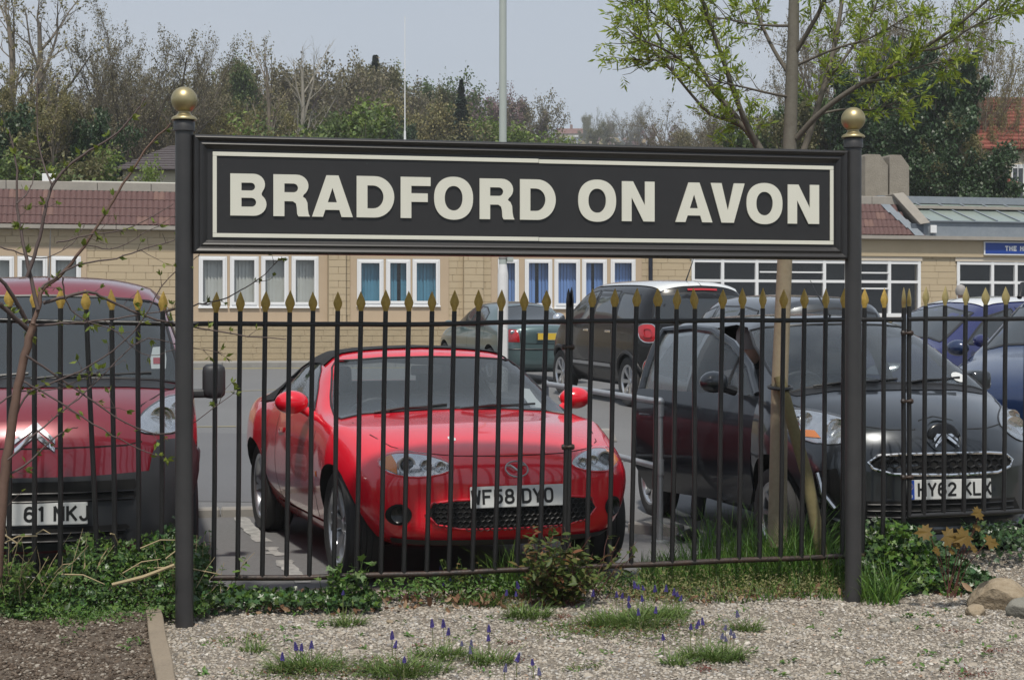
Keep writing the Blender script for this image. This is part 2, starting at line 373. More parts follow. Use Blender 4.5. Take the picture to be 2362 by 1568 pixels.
# letters: bold grotesque outlines in a box w x 1
def arc(cx, cy_, rx, ry, a0, a1, n=10):
    return [(cx+rx*math.cos(math.radians(a0+(a1-a0)*i/n)), cy_+ry*math.sin(math.radians(a0+(a1-a0)*i/n))) for i in range(n+1)]
def sup(cx, cy_, rx, ry, n=44, e=2.25):
    return [(cx+rx*math.copysign(abs(math.cos(t))**(2/e), math.cos(t)), cy_+ry*math.copysign(abs(math.sin(t))**(2/e), math.sin(t))) for t in (2*PI*i/n for i in range(n))]
def glyph(ch, w):
    s, h = .262, .212
    if ch == 'N': return [(0,0),(0,1),(.29,1),(w-s+.01,.40),(w-s+.01,1),(w,1),(w,0),(w-.29,0),(s-.01,.60),(s-.01,0)], []
    if ch == 'V': return [(0,1),(.29,1),(w/2+.005,.30),(w-.285,1),(w,1),(w/2+.165,0),(w/2-.165,0)], []
    if ch == 'A': return [(0,0),(w/2-.145,1),(w/2+.145,1),(w,0),(w-.272,0),(w-.325,.168),(.318,.168),(.262,0)], [[(.378,.352),(w-.385,.352),(w/2,.70)]]
    if ch == 'F': return [(0,0),(0,1),(w,1),(w,.785),(s,.785),(s,.605),(w-.07,.605),(w-.07,.395),(s,.395),(s,0)], []
    if ch == 'O': return sup(w/2, .5, w/2, .525), [sup(w/2, .5, w/2-s, .525-.225, 40, 2.15)]
    if ch == 'D':
        r = w-.44
        return [(0,0),(0,1),(.42,1)]+arc(.44,.5,r,.5,90,-90,22)[1:], [[(s,.22),(s,.775),(.40,.775)]+arc(.40,.4975,w-.40-s,.2775,90,-90,16)[1:]]
    if ch == 'B':
        return ([(0,0),(0,1),(w-.31,1)]+arc(w-.30,.745,.265,.255,90,-38,9)[1:]+[(w-.115,.535)]+arc(w-.30,.275,.30,.275,50,-90,11)),\
               [[(s,.60),(s,.785),(w-.36,.785)]+arc(w-.36,.6925,.09,.0925,90,-90,8)[1:], [(s,.215),(s,.425),(w-.35,.425)]+arc(w-.35,.32,.105,.105,90,-90,8)[1:]]
    if ch == 'R':
        return ([(0,0),(0,1),(w-.33,1)]+arc(w-.315,.735,.285,.265,90,-52,10)[1:]+[(w-.165,.475),(w-.10,.43),(w-.055,.33),(w-.045,.17),(w-.025,.06),(w,0.015),(w,0),(w-.27,0),(w-.30,.06),(w-.31,.21),(w-.33,.31),(w-.40,.36),(s,.36),(s,0)]),\
               [[(s,.575),(s,.785),(w-.385,.785)]+arc(w-.385,.68,.105,.105,90,-90,8)[1:]]
k5 = lambda c: (650+c/1.7496)*.61510; k6 = lambda c: (1900+c/1.7496)*.61510
LET = [('B',k5(373),k5(610)),('R',k5(655),k5(893)),('A',k5(908),k5(1175)),('D',k5(1200),k5(1446)),('F',k5(1488),k5(1684)),('O',k5(1707),k5(1962)),('R',k5(2005),k5(2232)),
       ('D',k6(82),k6(316)),('O',k6(463),k6(711)),('N',k6(749),k6(963)),('A',k6(1100),k6(1342)),('V',k6(1330),k6(1552)),('O',k6(1565),k6(1800)),('N',k6(1835),k6(2040))]
H = .1945; Z0 = 1.8975
for ch, a, b in LET:
    x0, x1 = SU(a), SU(b); o_, hs = glyph(ch, (x1-x0)/H)
    sc = lambda lp: [(x0+p[0]*H, Z0+p[1]*H) for p in lp]
    MB().prism(sc(o_), -.0205, -.0122, holes=[sc(h) for h in hs]).build('letter', m_cream, sign)

# ================================================================== railings
m_iron = mat('black_iron_paint', (.009, .009, .010), .38, var=(9, .6, (.020, .019, .018)), speck=(70, .74, (.06, .045, .035)), bump=(90, .25, .003))
m_rust = mat('rusty_iron_paint', (.016, .014, .013), .5, var=(24, .9, (.055, .028, .017)), bump=(70, .5, .004))
m_spear = mat('gold_spear_paint', (.50, .34, .075), .42, metal=.2, var=(55, .6, (.30, .19, .04)), bump=(90, .5, .004))
m_spear2 = mat('pale_gold_spear_paint', (.38, .31, .13), .38, metal=.35, var=(40, .5, (.28, .22, .09)), bump=(60, .3, .003))
def spear_mesh(long=False):
    lv = [(-.03, .0112, .0112), (.0, .0115, .0115)]
    if long: lv = [(-.06, .0105, .0105), (.0, .0105, .0105)]
    lv += [(.012, .0150, .012), (.026, .0215, .0125), (.038, .0238, .012), (.052, .0205, .0105), (.075, .011, .007), (.098, .0012, .0015)]
    vs = []
    for z, w_, t in lv: vs += [(-w_, 0, z), (-w_*.45, -t*.7, z), (0, -t, z), (w_*.45, -t*.7, z), (w_, 0, z), (w_*.45, t*.7, z), (0, t, z), (-w_*.45, t*.7, z)]
    k = len(lv)
    mb = MB().add(vs, [(i*8+j, i*8+(j+1) % 8, i*8+8+(j+1) % 8, i*8+8+j) for i in range(k-1) for j in range(8)]+[tuple(range(7, -1, -1)), tuple((k-1)*8+j for j in range(8))])
    me = mb.mesh('spearhead'); shade(me, 28); return me
SPEAR, SPEAR2 = spear_mesh(), spear_mesh(True); SPEAR.materials.append(m_spear); SPEAR2.materials.append(m_spear2)
SPEARK = spear_mesh(); SPEARK.materials.append(m_iron)
PICK = {}
def picket_mesh(h, m):
    k = (round(h, 2), m.name)
    if k not in PICK:
        me = MB().tube([(0, 0, 0), (0.001, 0, h*.35), (-.001, 0.001, h*.7), (0, 0, h)], .0124, 10).mesh('picket'); shade(me, 50); me.materials.append(m); PICK[k] = me
    return PICK[k]
def fence_panel(label, px0, px1, rail_pts, bot_pts, pickets, spear=SPEAR, m=m_iron, low=None):
    """pickets: (px at top, px at bottom, [tip px]) measured on the fence line"""
    r0 = onv(px0, 1300, V_FENCE)
    t = thing('railing_panel', label, 'railing', (r0.x, V_FENCE, 0), group='panels of the spear-topped iron railing')
    U = lambda px: onv(px, 900, V_FENCE).x-r0.x
    def zl(pts, x):
        for (a, za), (b, zb2) in zip(pts, pts[1:]):
            if x <= b: return za+(zb2-za)*(x-a)/(b-a) if b > a else za
        return pts[-1][1]
    rp_ = [(U(p), onv(p, y, V_FENCE).z) for p, y in rail_pts]; bp_ = [(U(p), onv(p, y, V_FENCE).z) for p, y in bot_pts]
    def dense(pts): return [(x, 0, zl(pts, x)+.0015*math.sin(x*9)) for x in np.linspace(pts[0][0], pts[-1][0], 24)]
    MB().tube(dense(rp_), .0128, 10).build('rail', m, t, sm=50); MB().tube(dense(bp_), .0145, 8).build('rail', m_rust if low else m, t, sm=50)
    for pk in pickets:
        top, bot = pk[0], pk[1]; tip = pk[2] if len(pk) > 2 else 671
        xt, xb = U(top), U(bot); zb2 = zl(bp_, xb)-.005; ztip = onv(top, tip, V_FENCE).z; zsh = ztip-.098
        h = zsh-zb2; tilt = math.atan2(xt-xb, ztip-zb2)
        o = link('picket', picket_mesh(h, m), m, t, (xb, random.uniform(-.002, .002), zb2)); o.rotation_euler = (random.uniform(-.006, .006), tilt, 0)
        s_ = pk[3] if len(pk) > 3 else spear
        q = link('spearhead', s_, None, o, (0, 0, h)); q.rotation_euler = (0, random.uniform(-.03, .03)+(pk[4] if len(pk) > 4 else 0), pk[5] if len(pk) > 5 else random.uniform(-.22, .22))
        q.scale = (random.uniform(.94, 1.06), 1, random.uniform(.95, 1.05))
    return t
fence_panel('railing panel at the left, crossed by the budding bare shrub', -480, 428, [(-480, 733), (60, 740), (428, 748)], [(-480, 1336), (428, 1332)],
            [(-88-55*k, -88-55*k) for k in range(1, 8)]+[(-88, -88), (-33, -33, 668), (22, 21, 660), (80, 79, 662), (140, 139, 664), (197, 226, 668, SPEAR, -.03), (257, 266, 668), (318, 320, 668), (376, 372, 671)])
B = [498.5, 554.6, 612.6, 669.2, 722.7, 780, 833.6, 890.5, 944.1, 998.1, 1049.7, 1105, 1157.3, 1210, 1261.9]
fence_panel('railing panel in front of the red sports car', 436, 1309, [(436, 747), (720, 747), (900, 749), (1309, 741)], [(486, 1333), (700, 1331), (1000, 1322), (1309, 1309)],
            [(p, p-6-12*i/14, 672-.25*i) for i, p in enumerate(B)]+[(1311, 1301, 664, SPEARK, 0, 1.45)], low=True)
Cp = [1367, 1418, 1468, 1519, 1560.7, 1604, 1666.4, 1713, 1760, 1808, 1855, 1905, 1948, 1995, 2040]
fence_panel('railing panel with tall grass growing behind its foot', 1319, 2080, [(1319, 741), (1700, 739), (2080, 737)], [(1319, 1309), (1600, 1296), (1949, 1282), (2080, 1277)],
            [(1319, 1309, 664, SPEARK, 0, 1.5)]+[(p, p-14+10*i/14 if p != 1604 else 1601, 666, SPEAR, -.12 if p == 1604 else 0) for i, p in enumerate(Cp)]+[(2086, 2084, 664, SPEAR2, 0, 1.4)], low=True)
fence_panel('railing panel of pale gold pencil spears nearest the boulders', 2094, 2700, [(2094, 736), (2700, 733)], [(2094, 1191), (2362, 1178), (2700, 1166)],
            [(2098, 2097, 664, SPEAR2, 0, 1.4)]+[(2135+46.5*i, 2130+46.3*i, 661) for i in range(12)], spear=SPEAR2)
for px_, zs in ((1315, (800, 1030)), (2090, (768, 925, 1100))):    # bolts holding the panel ends together
    for yy in zs:
        p = onv(px_-6 if px_ < 2000 else px_, yy, V_FENCE)
        o = MB().lathe([(0, -.034), (.012, -.032), (.016, -.022), (.010, -.014), (.007, 0), (.010, .014), (.016, .022), (.012, .032), (0, .034)], 12, axis='x').build('bolt', m_rust, bpy.data.objects['railing_panel.001' if px_ < 2000 else 'railing_panel.003'], sm=50)
        o.location = (p.x-o.parent.location.x, -.012, p.z)
# ================================================================== vehicles
def pchip(xs, ys):
    xs = np.array(xs, float); ys = np.array(ys, float); h = np.diff(xs); dl = np.diff(ys)/h; n = len(xs); d = np.zeros(n)
    for i in range(1, n-1):
        if dl[i-1]*dl[i] > 0:
            w1, w2 = 2*h[i]+h[i-1], h[i]+2*h[i-1]; d[i] = (w1+w2)/(w1/dl[i-1]+w2/dl[i])
    d[0], d[-1] = dl[0], dl[-1]
    def f(x):
        i = int(min(max(np.searchsorted(xs, x)-1, 0), n-2)); t = (x-xs[i])/h[i]
        return ys[i]*(1+2*t)*(1-t)**2 + d[i]*h[i]*t*(1-t)**2 + ys[i+1]*t*t*(3-2*t) + d[i+1]*h[i]*t*t*(t-1)
    return f
class Body:
    """lofted car shell: rows = (x, zb, w1,z1, w2,z2, w3,z3, w4,z4, w5,z5, z6); half section from underside over sill, waist and roof rail to the crown"""
    def __init__(s, rows, front=None, rear=None, ns=84, R=.07, it=2, inset=0.0, span=None):
        s.cols = [pchip([r[0] for r in rows], [r[k] for r in rows]) for k in range(1, 13)]
        s.xr, s.xf = (rows[0][0], rows[-1][0]) if span is None else span
        s.front, s.rear = front, rear; s.R = R; s.it = it; s.inset = inset; s.rows = rows
        a = np.linspace(s.xr, s.xf, ns); e = [R*t for t in (.06, .18, .36, .6, .85)]
        s.xs = sorted(set([float(x) for x in a]+[s.xr+t for t in e]+[s.xf-t for t in e]))
        s.grid = [s.section(x) for x in s.xs]; s.N = len(s.grid[0])
    def section(s, x):
        c = [f(x) for f in s.cols]; zb, w1, z1, w2, z2, w3, z3, w4, z4, w5, z5, z6 = c
        if s.inset:
            i = s.inset; fl = s.floor if hasattr(s, 'floor') else .3
            pts = [(0, .35), (w3-.16, .35), (w3-.12, .42), (w3-i-.03, .62), (w3-i, z3), (w4-i, z4-i*.6), (w5-i*.5, z5-i*.8), (0, z6-i*.85)]
        else: pts = [(0, zb), (w1*.82, zb), (w1, z1), (w2, z2), (w3, z3), (w4, z4), (w5, z5), (0, z6)]
        pts = chaikin(pts, s.it)
        d = min(x-s.xr, s.xf-x)
        if d < s.R and not s.inset:
            e = s.R-math.sqrt(max(0, s.R**2-(s.R-d)**2)); hw = max(p[0] for p in pts); zc = (pts[0][1]+pts[-1][1])/2; hh = (pts[-1][1]-pts[0][1])/2
            pts = [(p[0]*(1-e/hw), zc+(p[1]-zc)*(1-e/hh)) for p in pts]
        q = []
        for y, z in pts:
            xx = x
            if s.front: xx += s.front(x, y, z)
            if s.rear: xx += s.rear(x, y, z)
            q.append((xx, y, z))
        return q
    def mb(s):
        N, m = s.N, MB(); vs, rings = [], []
        for sec in s.grid:
            b = len(vs); vs += sec + [(p[0], -p[1], p[2]) for p in reversed(sec[1:-1])]; rings.append(b)
        k = 2*N-2
        fs = [(rings[i]+j, rings[i+1]+j, rings[i+1]+(j+1) % k, rings[i]+(j+1) % k) for i in range(len(rings)-1) for j in range(k)]
        for b, flip in ((rings[0], False), (rings[-1], True)):
            loop = [Vector(vs[b+j]) for j in range(k)]; c = Vector((0, 0, 0))
            for p in loop: c += p/k
            prev = [b+j for j in range(k)]; flat = sum(p.x for p in loop)/k
            for sc in (.8, .55, .3, .12):
                nb = len(vs)
                for p in loop:
                    q = c+(p-c)*sc
                    f_ = s.front if flip else s.rear
                    q.x = (s.xf if flip else s.xr) + (f_((s.xf if flip else s.xr), abs(q.y), q.z) if f_ else 0)
                    vs.append(tuple(q))
                cur = [nb+j for j in range(k)]
                fs += [((prev[j], cur[j], cur[(j+1) % k], prev[(j+1) % k]) if flip else (prev[j], prev[(j+1) % k], cur[(j+1) % k], cur[j])) for j in range(k)]; prev = cur
            ci = len(vs); vs.append((sum(vs[p][0] for p in prev)/k, 0, c.z))
            fs += [((prev[j], ci, prev[(j+1) % k]) if flip else (prev[j], prev[(j+1) % k], ci)) for j in range(k)]
        return m.add(vs, fs)
    def bvh(s):
        m = s.mb(); return BVHTree.FromPolygons([Vector(v) for v in m.v], m.f)
def fix_normals(me):
    bm = bmesh.new(); bm.from_mesh(me); bmesh.ops.remove_doubles(bm, verts=bm.verts, dist=1e-6); bmesh.ops.recalc_face_normals(bm, faces=bm.faces); bm.to_mesh(me); bm.free(); return me
def cut(me, cutters):
    """boolean difference; cutters = [(MB, material or None)]"""
    cur = me
    for c, m in cutters:
        cm = fix_normals(c.mesh('c'))
        if m: cm.materials.append(m)
        res = None
        for solver in ('EXACT', 'MANIFOLD', 'FAST'):
            o = bpy.data.objects.new('tmp', cur); col.objects.link(o); t = bpy.data.objects.new('tmp', cm); col.objects.link(t)
            md = o.modifiers.new('b', 'BOOLEAN'); md.operation = 'DIFFERENCE'; md.solver = solver; md.object = t
            if solver == 'EXACT': md.material_mode = 'TRANSFER'
            dg = bpy.context.evaluated_depsgraph_get(); r = bpy.data.meshes.new_from_object(o.evaluated_get(dg))
            bpy.data.objects.remove(t); bpy.data.objects.remove(o)
            ok_ = len(r.polygons) > .6*len(cur.polygons)
            if not ok_: print('CUTFAIL', solver, len(cur.polygons), len(r.polygons), len(cm.polygons))
            if ok_: res = r; break
        if res is not None: cur = res
    return cur
DIRS = {'front': (Vector((-1, 0, 0)), lambda a, b: Vector((6, a, b))), 'rear': (Vector((1, 0, 0)), lambda a, b: Vector((-6, a, b))),
        'left': (Vector((0, -1, 0)), lambda a, b: Vector((a, 6, b))), 'right': (Vector((0, 1, 0)), lambda a, b: Vector((a, -6, b))), 'top': (Vector((0, 0, -1)), lambda a, b: Vector((a, b, 6)))}
def project(bvh, side, a, b, off=0.0):
    d, org = DIRS[side]; h = bvh.ray_cast(org(a, b), d)
    if h[0] is None:
        p = org(a, b)+d*5.2; h = bvh.find_nearest(p)
    n = h[1] if h[1].dot(d) < 0 else -h[1]
    return h[0]+n*off, n
def pip(p, lp):
    c = False
    for i in range(len(lp)):
        a, b = lp[i], lp[i-1]
        if (a[1] > p[1]) != (b[1] > p[1]) and p[0] < (b[0]-a[0])*(p[1]-a[1])/(b[1]-a[1])+a[0]: c = not c
    return c
def densify(lp, step, closed=True):
    q = []
    for i in range(len(lp) if closed else len(lp)-1):
        a, b = lp[i], lp[(i+1) % len(lp)]; n = max(1, int(math.hypot(b[0]-a[0], b[1]-a[1])/step))
        q += [(a[0]+(b[0]-a[0])*t/n, a[1]+(b[1]-a[1])*t/n) for t in range(n)]
    if not closed: q.append(lp[-1])
    return q
def patch_mb(bvh, outline, side, off=.004, res=.05, bulge=0.0, thick=0.0):
    """a piece laid over the shell: outline seen from one side, following the surface"""
    lp = densify(outline, res)
    xs = [p[0] for p in lp]; ys = [p[1] for p in lp]; v2 = [Vector(p) for p in lp]; n0 = len(v2)
    x = min(xs)+res*.5
    while x < max(xs):
        y = min(ys)+res*.5
        while y < max(ys):
            if pip((x, y), lp) and min((x-p[0])**2+(y-p[1])**2 for p in lp) > (res*.4)**2: v2.append(Vector((x, y)))
            y += res
        x += res
    r = delaunay_2d_cdt(v2, [(i, (i+1) % n0) for i in range(n0)], [], 1, 1e-6)
    ov = [(p.x, p.y) for p in r[0]]
    of = [f for f in r[2] if pip((sum(ov[i][0] for i in f)/3, sum(ov[i][1] for i in f)/3), lp)]
    P = []
    for p in ov:
        o_ = off
        if bulge:
            dd = min(math.hypot(p[0]-q[0], p[1]-q[1]) for q in lp); o_ += bulge*min(1, dd/(3*res))**.5
        P.append(project(bvh, side, p[0], p[1], o_))
    vs = [p for p, n in P]; f0 = of[0]; nn = (vs[f0[1]]-vs[f0[0]]).cross(vs[f0[2]]-vs[f0[0]])
    if nn.dot(DIRS[side][0]) > 0: of = [tuple(reversed(f)) for f in of]
    m = MB(); k = len(vs)
    if thick:
        vs = vs+[p-n*thick for p, n in P]; cnt = {}
        for f in of:
            for i in range(3): cnt[(f[i], f[(i+1) % 3])] = 1
        fs = list(map(tuple, of))+[tuple(k+i for i in reversed(f)) for f in of]+[(b, a, k+a, k+b) for (a, b) in cnt if (b, a) not in cnt]
        return m.add(vs, fs)
    return m.add(vs, [tuple(f) for f in of])
def ribbon_mb(bvh, line, side, width=.008, off=.0015, res=.05, closed=False):
    lp = densify(line, res, closed); P = [project(bvh, side, a, b, off) for a, b in lp]; k = len(P); vs = []
    for i in range(k):
        a = P[(i-1) % k if closed else max(i-1, 0)][0]; b = P[(i+1) % k if closed else min(i+1, k-1)][0]
        t = (b-a).normalized(); s_ = t.cross(P[i][1]).normalized()*width/2; vs += [P[i][0]-s_, P[i][0]+s_]
    m = k if closed else k-1
    fs = [(2*i, 2*i+1, 2*((i+1) % k)+1, 2*((i+1) % k)) for i in range(m)]
    return MB().add(vs, fs)
def tube_on(bvh, line, side, r, off, n=6, closed=False, res=.04):
    lp = densify(line, res, closed); pts = [project(bvh, side, a, b, off)[0] for a, b in lp]
    if closed: pts.append(pts[0])
    return MB().tube(pts, r, n)
def mir(lp): return [(-a, b) for a, b in lp]
def sym(half): return list(half)+[(-a, b) for a, b in reversed(half) if abs(a) > 1e-6]
m_tyre = mat('tyre_rubber', (.018, .018, .019), .75, var=(40, .5, (.03, .029, .028)), bump=(150, .3, .004))
m_alloy = mat('alloy_wheel', (.55, .56, .58), .28, metal=.9, var=(12, .3, (.4, .4, .41)))
m_dark = mat('dark_plastic', (.014, .0145, .016), .45, var=(20, .3, (.02, .02, .022)))
m_well = mat('wheel_well', (.006, .006, .006), .9)
m_int = mat('car_interior', (.03, .031, .034), .8, var=(8, .3, (.045, .046, .05)))
m_chrome = mat('chrome', (.78, .79, .8), .08, metal=1.0)
m_gap = mat('panel_gap', (.004, .004, .004), .9)
m_black = mat('gloss_black', (.008, .008, .009), .22)
m_lampin = mat('lamp_reflector', (.62, .64, .66), .16, metal=.85, var=(30, .5, (.35, .36, .38)))
m_amber = mat('amber_lens', (.75, .22, .03), .15)
m_redlens = mat('red_lens', (.42, .008, .014), .1, coat=1)
g_car = glass('car_glass', (.80, .84, .85), (.18, .21, .23), .20)
g_dark = glass('dark_car_glass', (.45, .48, .50), (.08, .095, .105), .35)
g_lens = glass('lamp_lens', (.96, .97, .98), (.6, .62, .64), .04)
m_plate = mat('plate_white', (.62, .63, .62), .4); m_platey = mat('plate_yellow', (.65, .45, .05), .4); m_ink = mat('plate_black', (.01, .01, .01), .5)
m_navy = mat('plate_blue', (.01, .06, .38), .4)
# number plate characters as strokes in a .57 x 1 box
def _ell(cx, cy_, rx, ry, a0, a1, n=8): return arc(cx, cy_, rx, ry, a0, a1, n)
STK = {'W': [[(0,1),(.13,0),(.285,.62),(.44,0),(.57,1)]], 'F': [[(.57,1),(0,1),(0,0)],[(0,.52),(.45,.52)]], '5': [[(.52,1),(.06,1),(.03,.56)]+_ell(.27,.33,.27,.30,125,-130,12)],
       '8': [sup(.285,.76,.24,.24,16)+[(.525,.76)], sup(.285,.26,.285,.26,16)+[(.57,.26)]], 'D': [[(0,0),(0,1),(.28,1)]+_ell(.28,.72,.29,.28,90,0,5)+_ell(.28,.28,.29,.28,0,-90,5)+[(0,0)]],
       'Y': [[(0,1),(.285,.45),(.57,1)],[(.285,.45),(.285,0)]], 'O': [sup(.285,.5,.285,.5,24,3)+[(.57,.5)]], 'H': [[(0,0),(0,1)],[(.57,0),(.57,1)],[(0,.52),(.57,.52)]],
       '6': [[(.5,.93)]+_ell(.29,.72,.26,.28,60,170,7)+[(0,.5),(0,.3)]+_ell(.285,.3,.285,.3,180,540,16)], '2': [_ell(.285,.72,.27,.28,165,-20,9)+[(.02,.03),(0,0),(.57,0)]],
       'K': [[(0,0),(0,1)],[(.55,1),(.02,.42)],[(.17,.58),(.57,0)]], 'L': [[(0,1),(0,0),(.53,0)]], 'X': [[(0,0),(.57,1)],[(0,1),(.57,0)]], 'N': [[(0,0),(0,1),(.57,0),(.57,1)]],
       'J': [[(.5,1),(.5,.26)]+_ell(.26,.26,.24,.26,0,-170,8)], '1': [[(.285,0),(.285,1),(.12,.86)]], 'G': [_ell(.285,.5,.285,.5,40,330,14)+[(.53,.42),(.3,.42)]],
       'B': [[(0,0),(0,1),(.3,1)]+_ell(.3,.76,.22,.24,90,-90,7)+[(0,.52)],[(.3,.52)]+_ell(.3,.26,.27,.26,90,-90,7)+[(0,0)]]}
def stroke_text(txt, h, sw_, adv, gap):
    """flat strokes in the (y right, z up) plane starting at 0"""
    m = MB(); x = 0.0
    for ch in txt:
        if ch == ' ': x += gap; continue
        for st in STK[ch]:
            p = [Vector((x+a*h*.9, b*(h-sw_)+sw_/2)) for a, b in st]
            for i in range(len(p)-1):
                d = (p[i+1]-p[i])
                if d.length < 1e-6: continue
                d.normalize(); nrm = Vector((-d.y, d.x))*sw_/2; e = d*sw_*.35
                q = [p[i]-e-nrm, p[i+1]+e-nrm, p[i+1]+e+nrm, p[i]-e+nrm]
                m.add([(0, a.x, a.y) for a in q], [(0, 1, 2, 3)])
        x += adv if ch not in '1' else adv*.8
    return m, x
def number_plate(parent, txt, pos, tilt=0.0, yaw=0.0, white=True, gb=False, start=None):
    r = bpy.data.objects.new('number_plate', None); col.objects.link(r); r.parent = parent; r.location = pos; r.rotation_euler = (0, tilt, yaw); r.empty_display_size = .05
    me = MB().box((-.004, -.26, -.0555), (0, .26, .0555)).build('plate_sheet', m_plate if white else m_platey, r, bevel=.003, seg=1)
    x0 = start if start is not None else (-.262 if not gb else -.20)
    x = x0+.012
    for ch in txt:
        if ch == ' ': x += .033; continue
        m, w_ = stroke_text(ch, .079, .0135, .0615, .033); m.v = [(.0012+.0002*(i % 7), x+p[1], p[2]-.0395) for i, p in enumerate(m.v)]; tag(m.build('character', m_ink, r), kind='stuff'); x += w_
    if gb:
        MB().box((.0004, -.258, -.0535), (.0011, -.215, .0535)).build('country_band', m_navy, r)
        t, _ = stroke_text('GB', .018, .0035, .016, 0); t.v = [(.0016+.0001*(i % 5), -.253+p[1], p[2]-.045) for i, p in enumerate(t.v)]; tag(t.build('country_letters', m_plate, r), kind='stuff')
        s_ = MB()
        for k in range(12):
            a = 2*PI*k/12; s_.add([(.0016, -.2365+.013*math.sin(a)+.0025*math.cos(2*PI*j/5), .018+.015*math.cos(a)+.0025*math.sin(2*PI*j/5)) for j in range(5)], [(0, 1, 2, 3, 4)])
        tag(s_.build('star_ring', m_platey, r), kind='stuff')
    # mirror so that it reads from in front
    r.scale = (1, 1, 1); r.rotation_euler.z = yaw
    return r
def wheel(parent, x, y, r, wd, rim_r, style='5', mat_rim=None, steer=0.0):
    e = bpy.data.objects.new('wheel', None); col.objects.link(e); e.parent = parent; e.location = (x, y, r); e.empty_display_size = .1
    s_ = 1 if y > 0 else -1; e.rotation_euler.z = steer + (0 if s_ > 0 else PI)
    h = wd/2
    key = (r, wd, rim_r, style, mat_rim.name if mat_rim else '')
    if key not in WH:
        t = MB().lathe([(rim_r-.004, -h*.8), (rim_r+.012, -h*.93), (r-.03, -h), (r-.008, -h*.86), (r, -h*.6), (r, -h*.36), (r-.006, -h*.34), (r-.006, -h*.28), (r, -h*.26), (r, -h*.04), (r-.006, -h*.02), (r-.006, h*.02), (r, h*.04),
                        (r, h*.26), (r-.006, h*.28), (r-.006, h*.34), (r, h*.36), (r, h*.6), (r-.008, h*.86), (r-.03, h), (rim_r+.012, h*.93), (rim_r-.004, h*.8), (rim_r-.012, h*.5), (rim_r-.012, -h*.5), (rim_r-.004, -h*.8)], 40, axis='y')
        t = t.mesh('tyre'); fix_normals(t); shade(t, 35); t.materials.append(m_tyre)
        m = MB().lathe([(rim_r-.014, -h*.7), (rim_r+.004, h*.82), (rim_r+.004, h*.9), (rim_r-.012, h*.88), (rim_r-.026, h*.7), (rim_r-.032, -h*.7)], 40, axis='y')
        m.lathe([(0, h*.62), (.028, h*.62), (.034, h*.56), (.055, h*.5), (.062, h*.3), (.04, h*.1), (0, h*.1)], 20, axis='y')
        n = int(''.join(c for c in style if c.isdigit()))
        for k in range(n):
            a0 = 2*PI*k/n; offs = [(-.17, -.10), (.17, .10)] if 't' in style else [(0, 0)]
            for (o1, o0) in offs:
                w0, w1 = (.020, .026) if 't' in style else ((.03, .036) if n <= 7 else (.016, .02))
                pts = []
                for (rr, ww, ya, yb, oo) in ((.04, w0, h*.5, h*.2, o0), (rim_r*.62, (w0+w1)*.45, h*.72, h*.45, (o0+o1)/2), (rim_r-.012, w1, h*.8, h*.5, o1)):
                    a = a0+oo; ca, sa = math.cos(a), math.sin(a)
                    for (dw, yy) in ((-ww, yb), (-ww*.8, ya), (ww*.8, ya), (ww, yb)): pts.append((rr*ca-dw*sa, yy, rr*sa+dw*ca))
                m.add(pts, [(i*4+j, i*4+(j+1) % 4, i*4+4+(j+1) % 4, i*4+4+j) for i in range(2) for j in range(4)]+[(0, 1, 2, 3), (11, 10, 9, 8)])
        for k in range(5):
            a = 2*PI*k/5+.3; m.lathe([(.008, h*.45), (.008, h*.56), (0, h*.57)], 6, (.042*math.cos(a), 0, .042*math.sin(a)), axis='y')
        rm = m.mesh('rim'); fix_normals(rm); shade(rm, 35); rm.materials.append(mat_rim or m_alloy)
        dk = MB().lathe([(0, -h*.15), (rim_r-.03, -h*.15), (rim_r-.03, -h*.1), (0, -h*.1)], 24, axis='y').mesh('brake_disc'); dk.materials.append(m_well)
        WH[key] = (t, rm, dk)
    for nm, me in zip(('tyre', 'rim', 'brake_disc'), WH[key]): link(nm, me, None, e)
    return e
WH = {}
def put_car(root, Xc, Yc, ang, away=False, pitch=None):
    """centre of wheelbase at camera-metres (Xc, Yc); ang degrees clockwise of straight towards (or away from) the camera"""
    a = math.radians(ang); f = c2w(-math.sin(a), math.cos(a)) if away else c2w(math.sin(a), -math.cos(a)); p = c2w(Xc, Yc)
    sl_ = .0267 if p.y > 10.8 else 0.0
    root.location = (p.x, p.y, gz(p.y)); root.rotation_euler = (0, -math.asin(f.y*sl_) if pitch is None else pitch, math.atan2(f.y, f.x)); return root
def arches(xs_, r, w, depth=.30):
    c = []
    for x in xs_:
        for s_ in (1, -1):
            c.append((MB().lathe([(r, s_*(w-depth)), (r, s_*(w+.3))], 36, (x, 0, r-.028 if r < .36 else r-.03), axis='y'), m_well))
    return c
def prism_cut(outline, side, a, b): return MB().prism(outline, a, b, 'xz' if side == 'side' else 'yz')
def paint(name, c, flake=.0, rough=.22, coat=1.0): return mat(name, c, rough, metal=flake, coat=coat, bump=(2.3, .015, .02))
def part(mb_, name, m, parent, sm=40, **k): return mb_.build(name, m, parent, sm=sm, **k)
def seat(parent, x, y, z, m, s=1.0, tilt=.28):
    e = bpy.data.objects.new('seat', None); col.objects.link(e); e.parent = parent; e.location = (x, y, z)
    MB().box((-.24, -.24*s, 0), (.27, .24*s, .16)).build('cushion', m, e, bevel=.05, seg=3, sm=60)
    b = MB().box((-.07, -.24*s, 0), (.07, .24*s, .58)).build('backrest', m, e, bevel=.06, seg=3, sm=60); b.location = (-.23, 0, .1); b.rotation_euler.y = -tilt
    h = MB().box((-.04, -.13, 0), (.045, .13, .19)).build('headrest', m, e, bevel=.04, seg=3, sm=60); h.location = (-.23-.60*math.sin(tilt), 0, .1+.60*math.cos(tilt)); h.rotation_euler.y = -tilt*.6
    return e
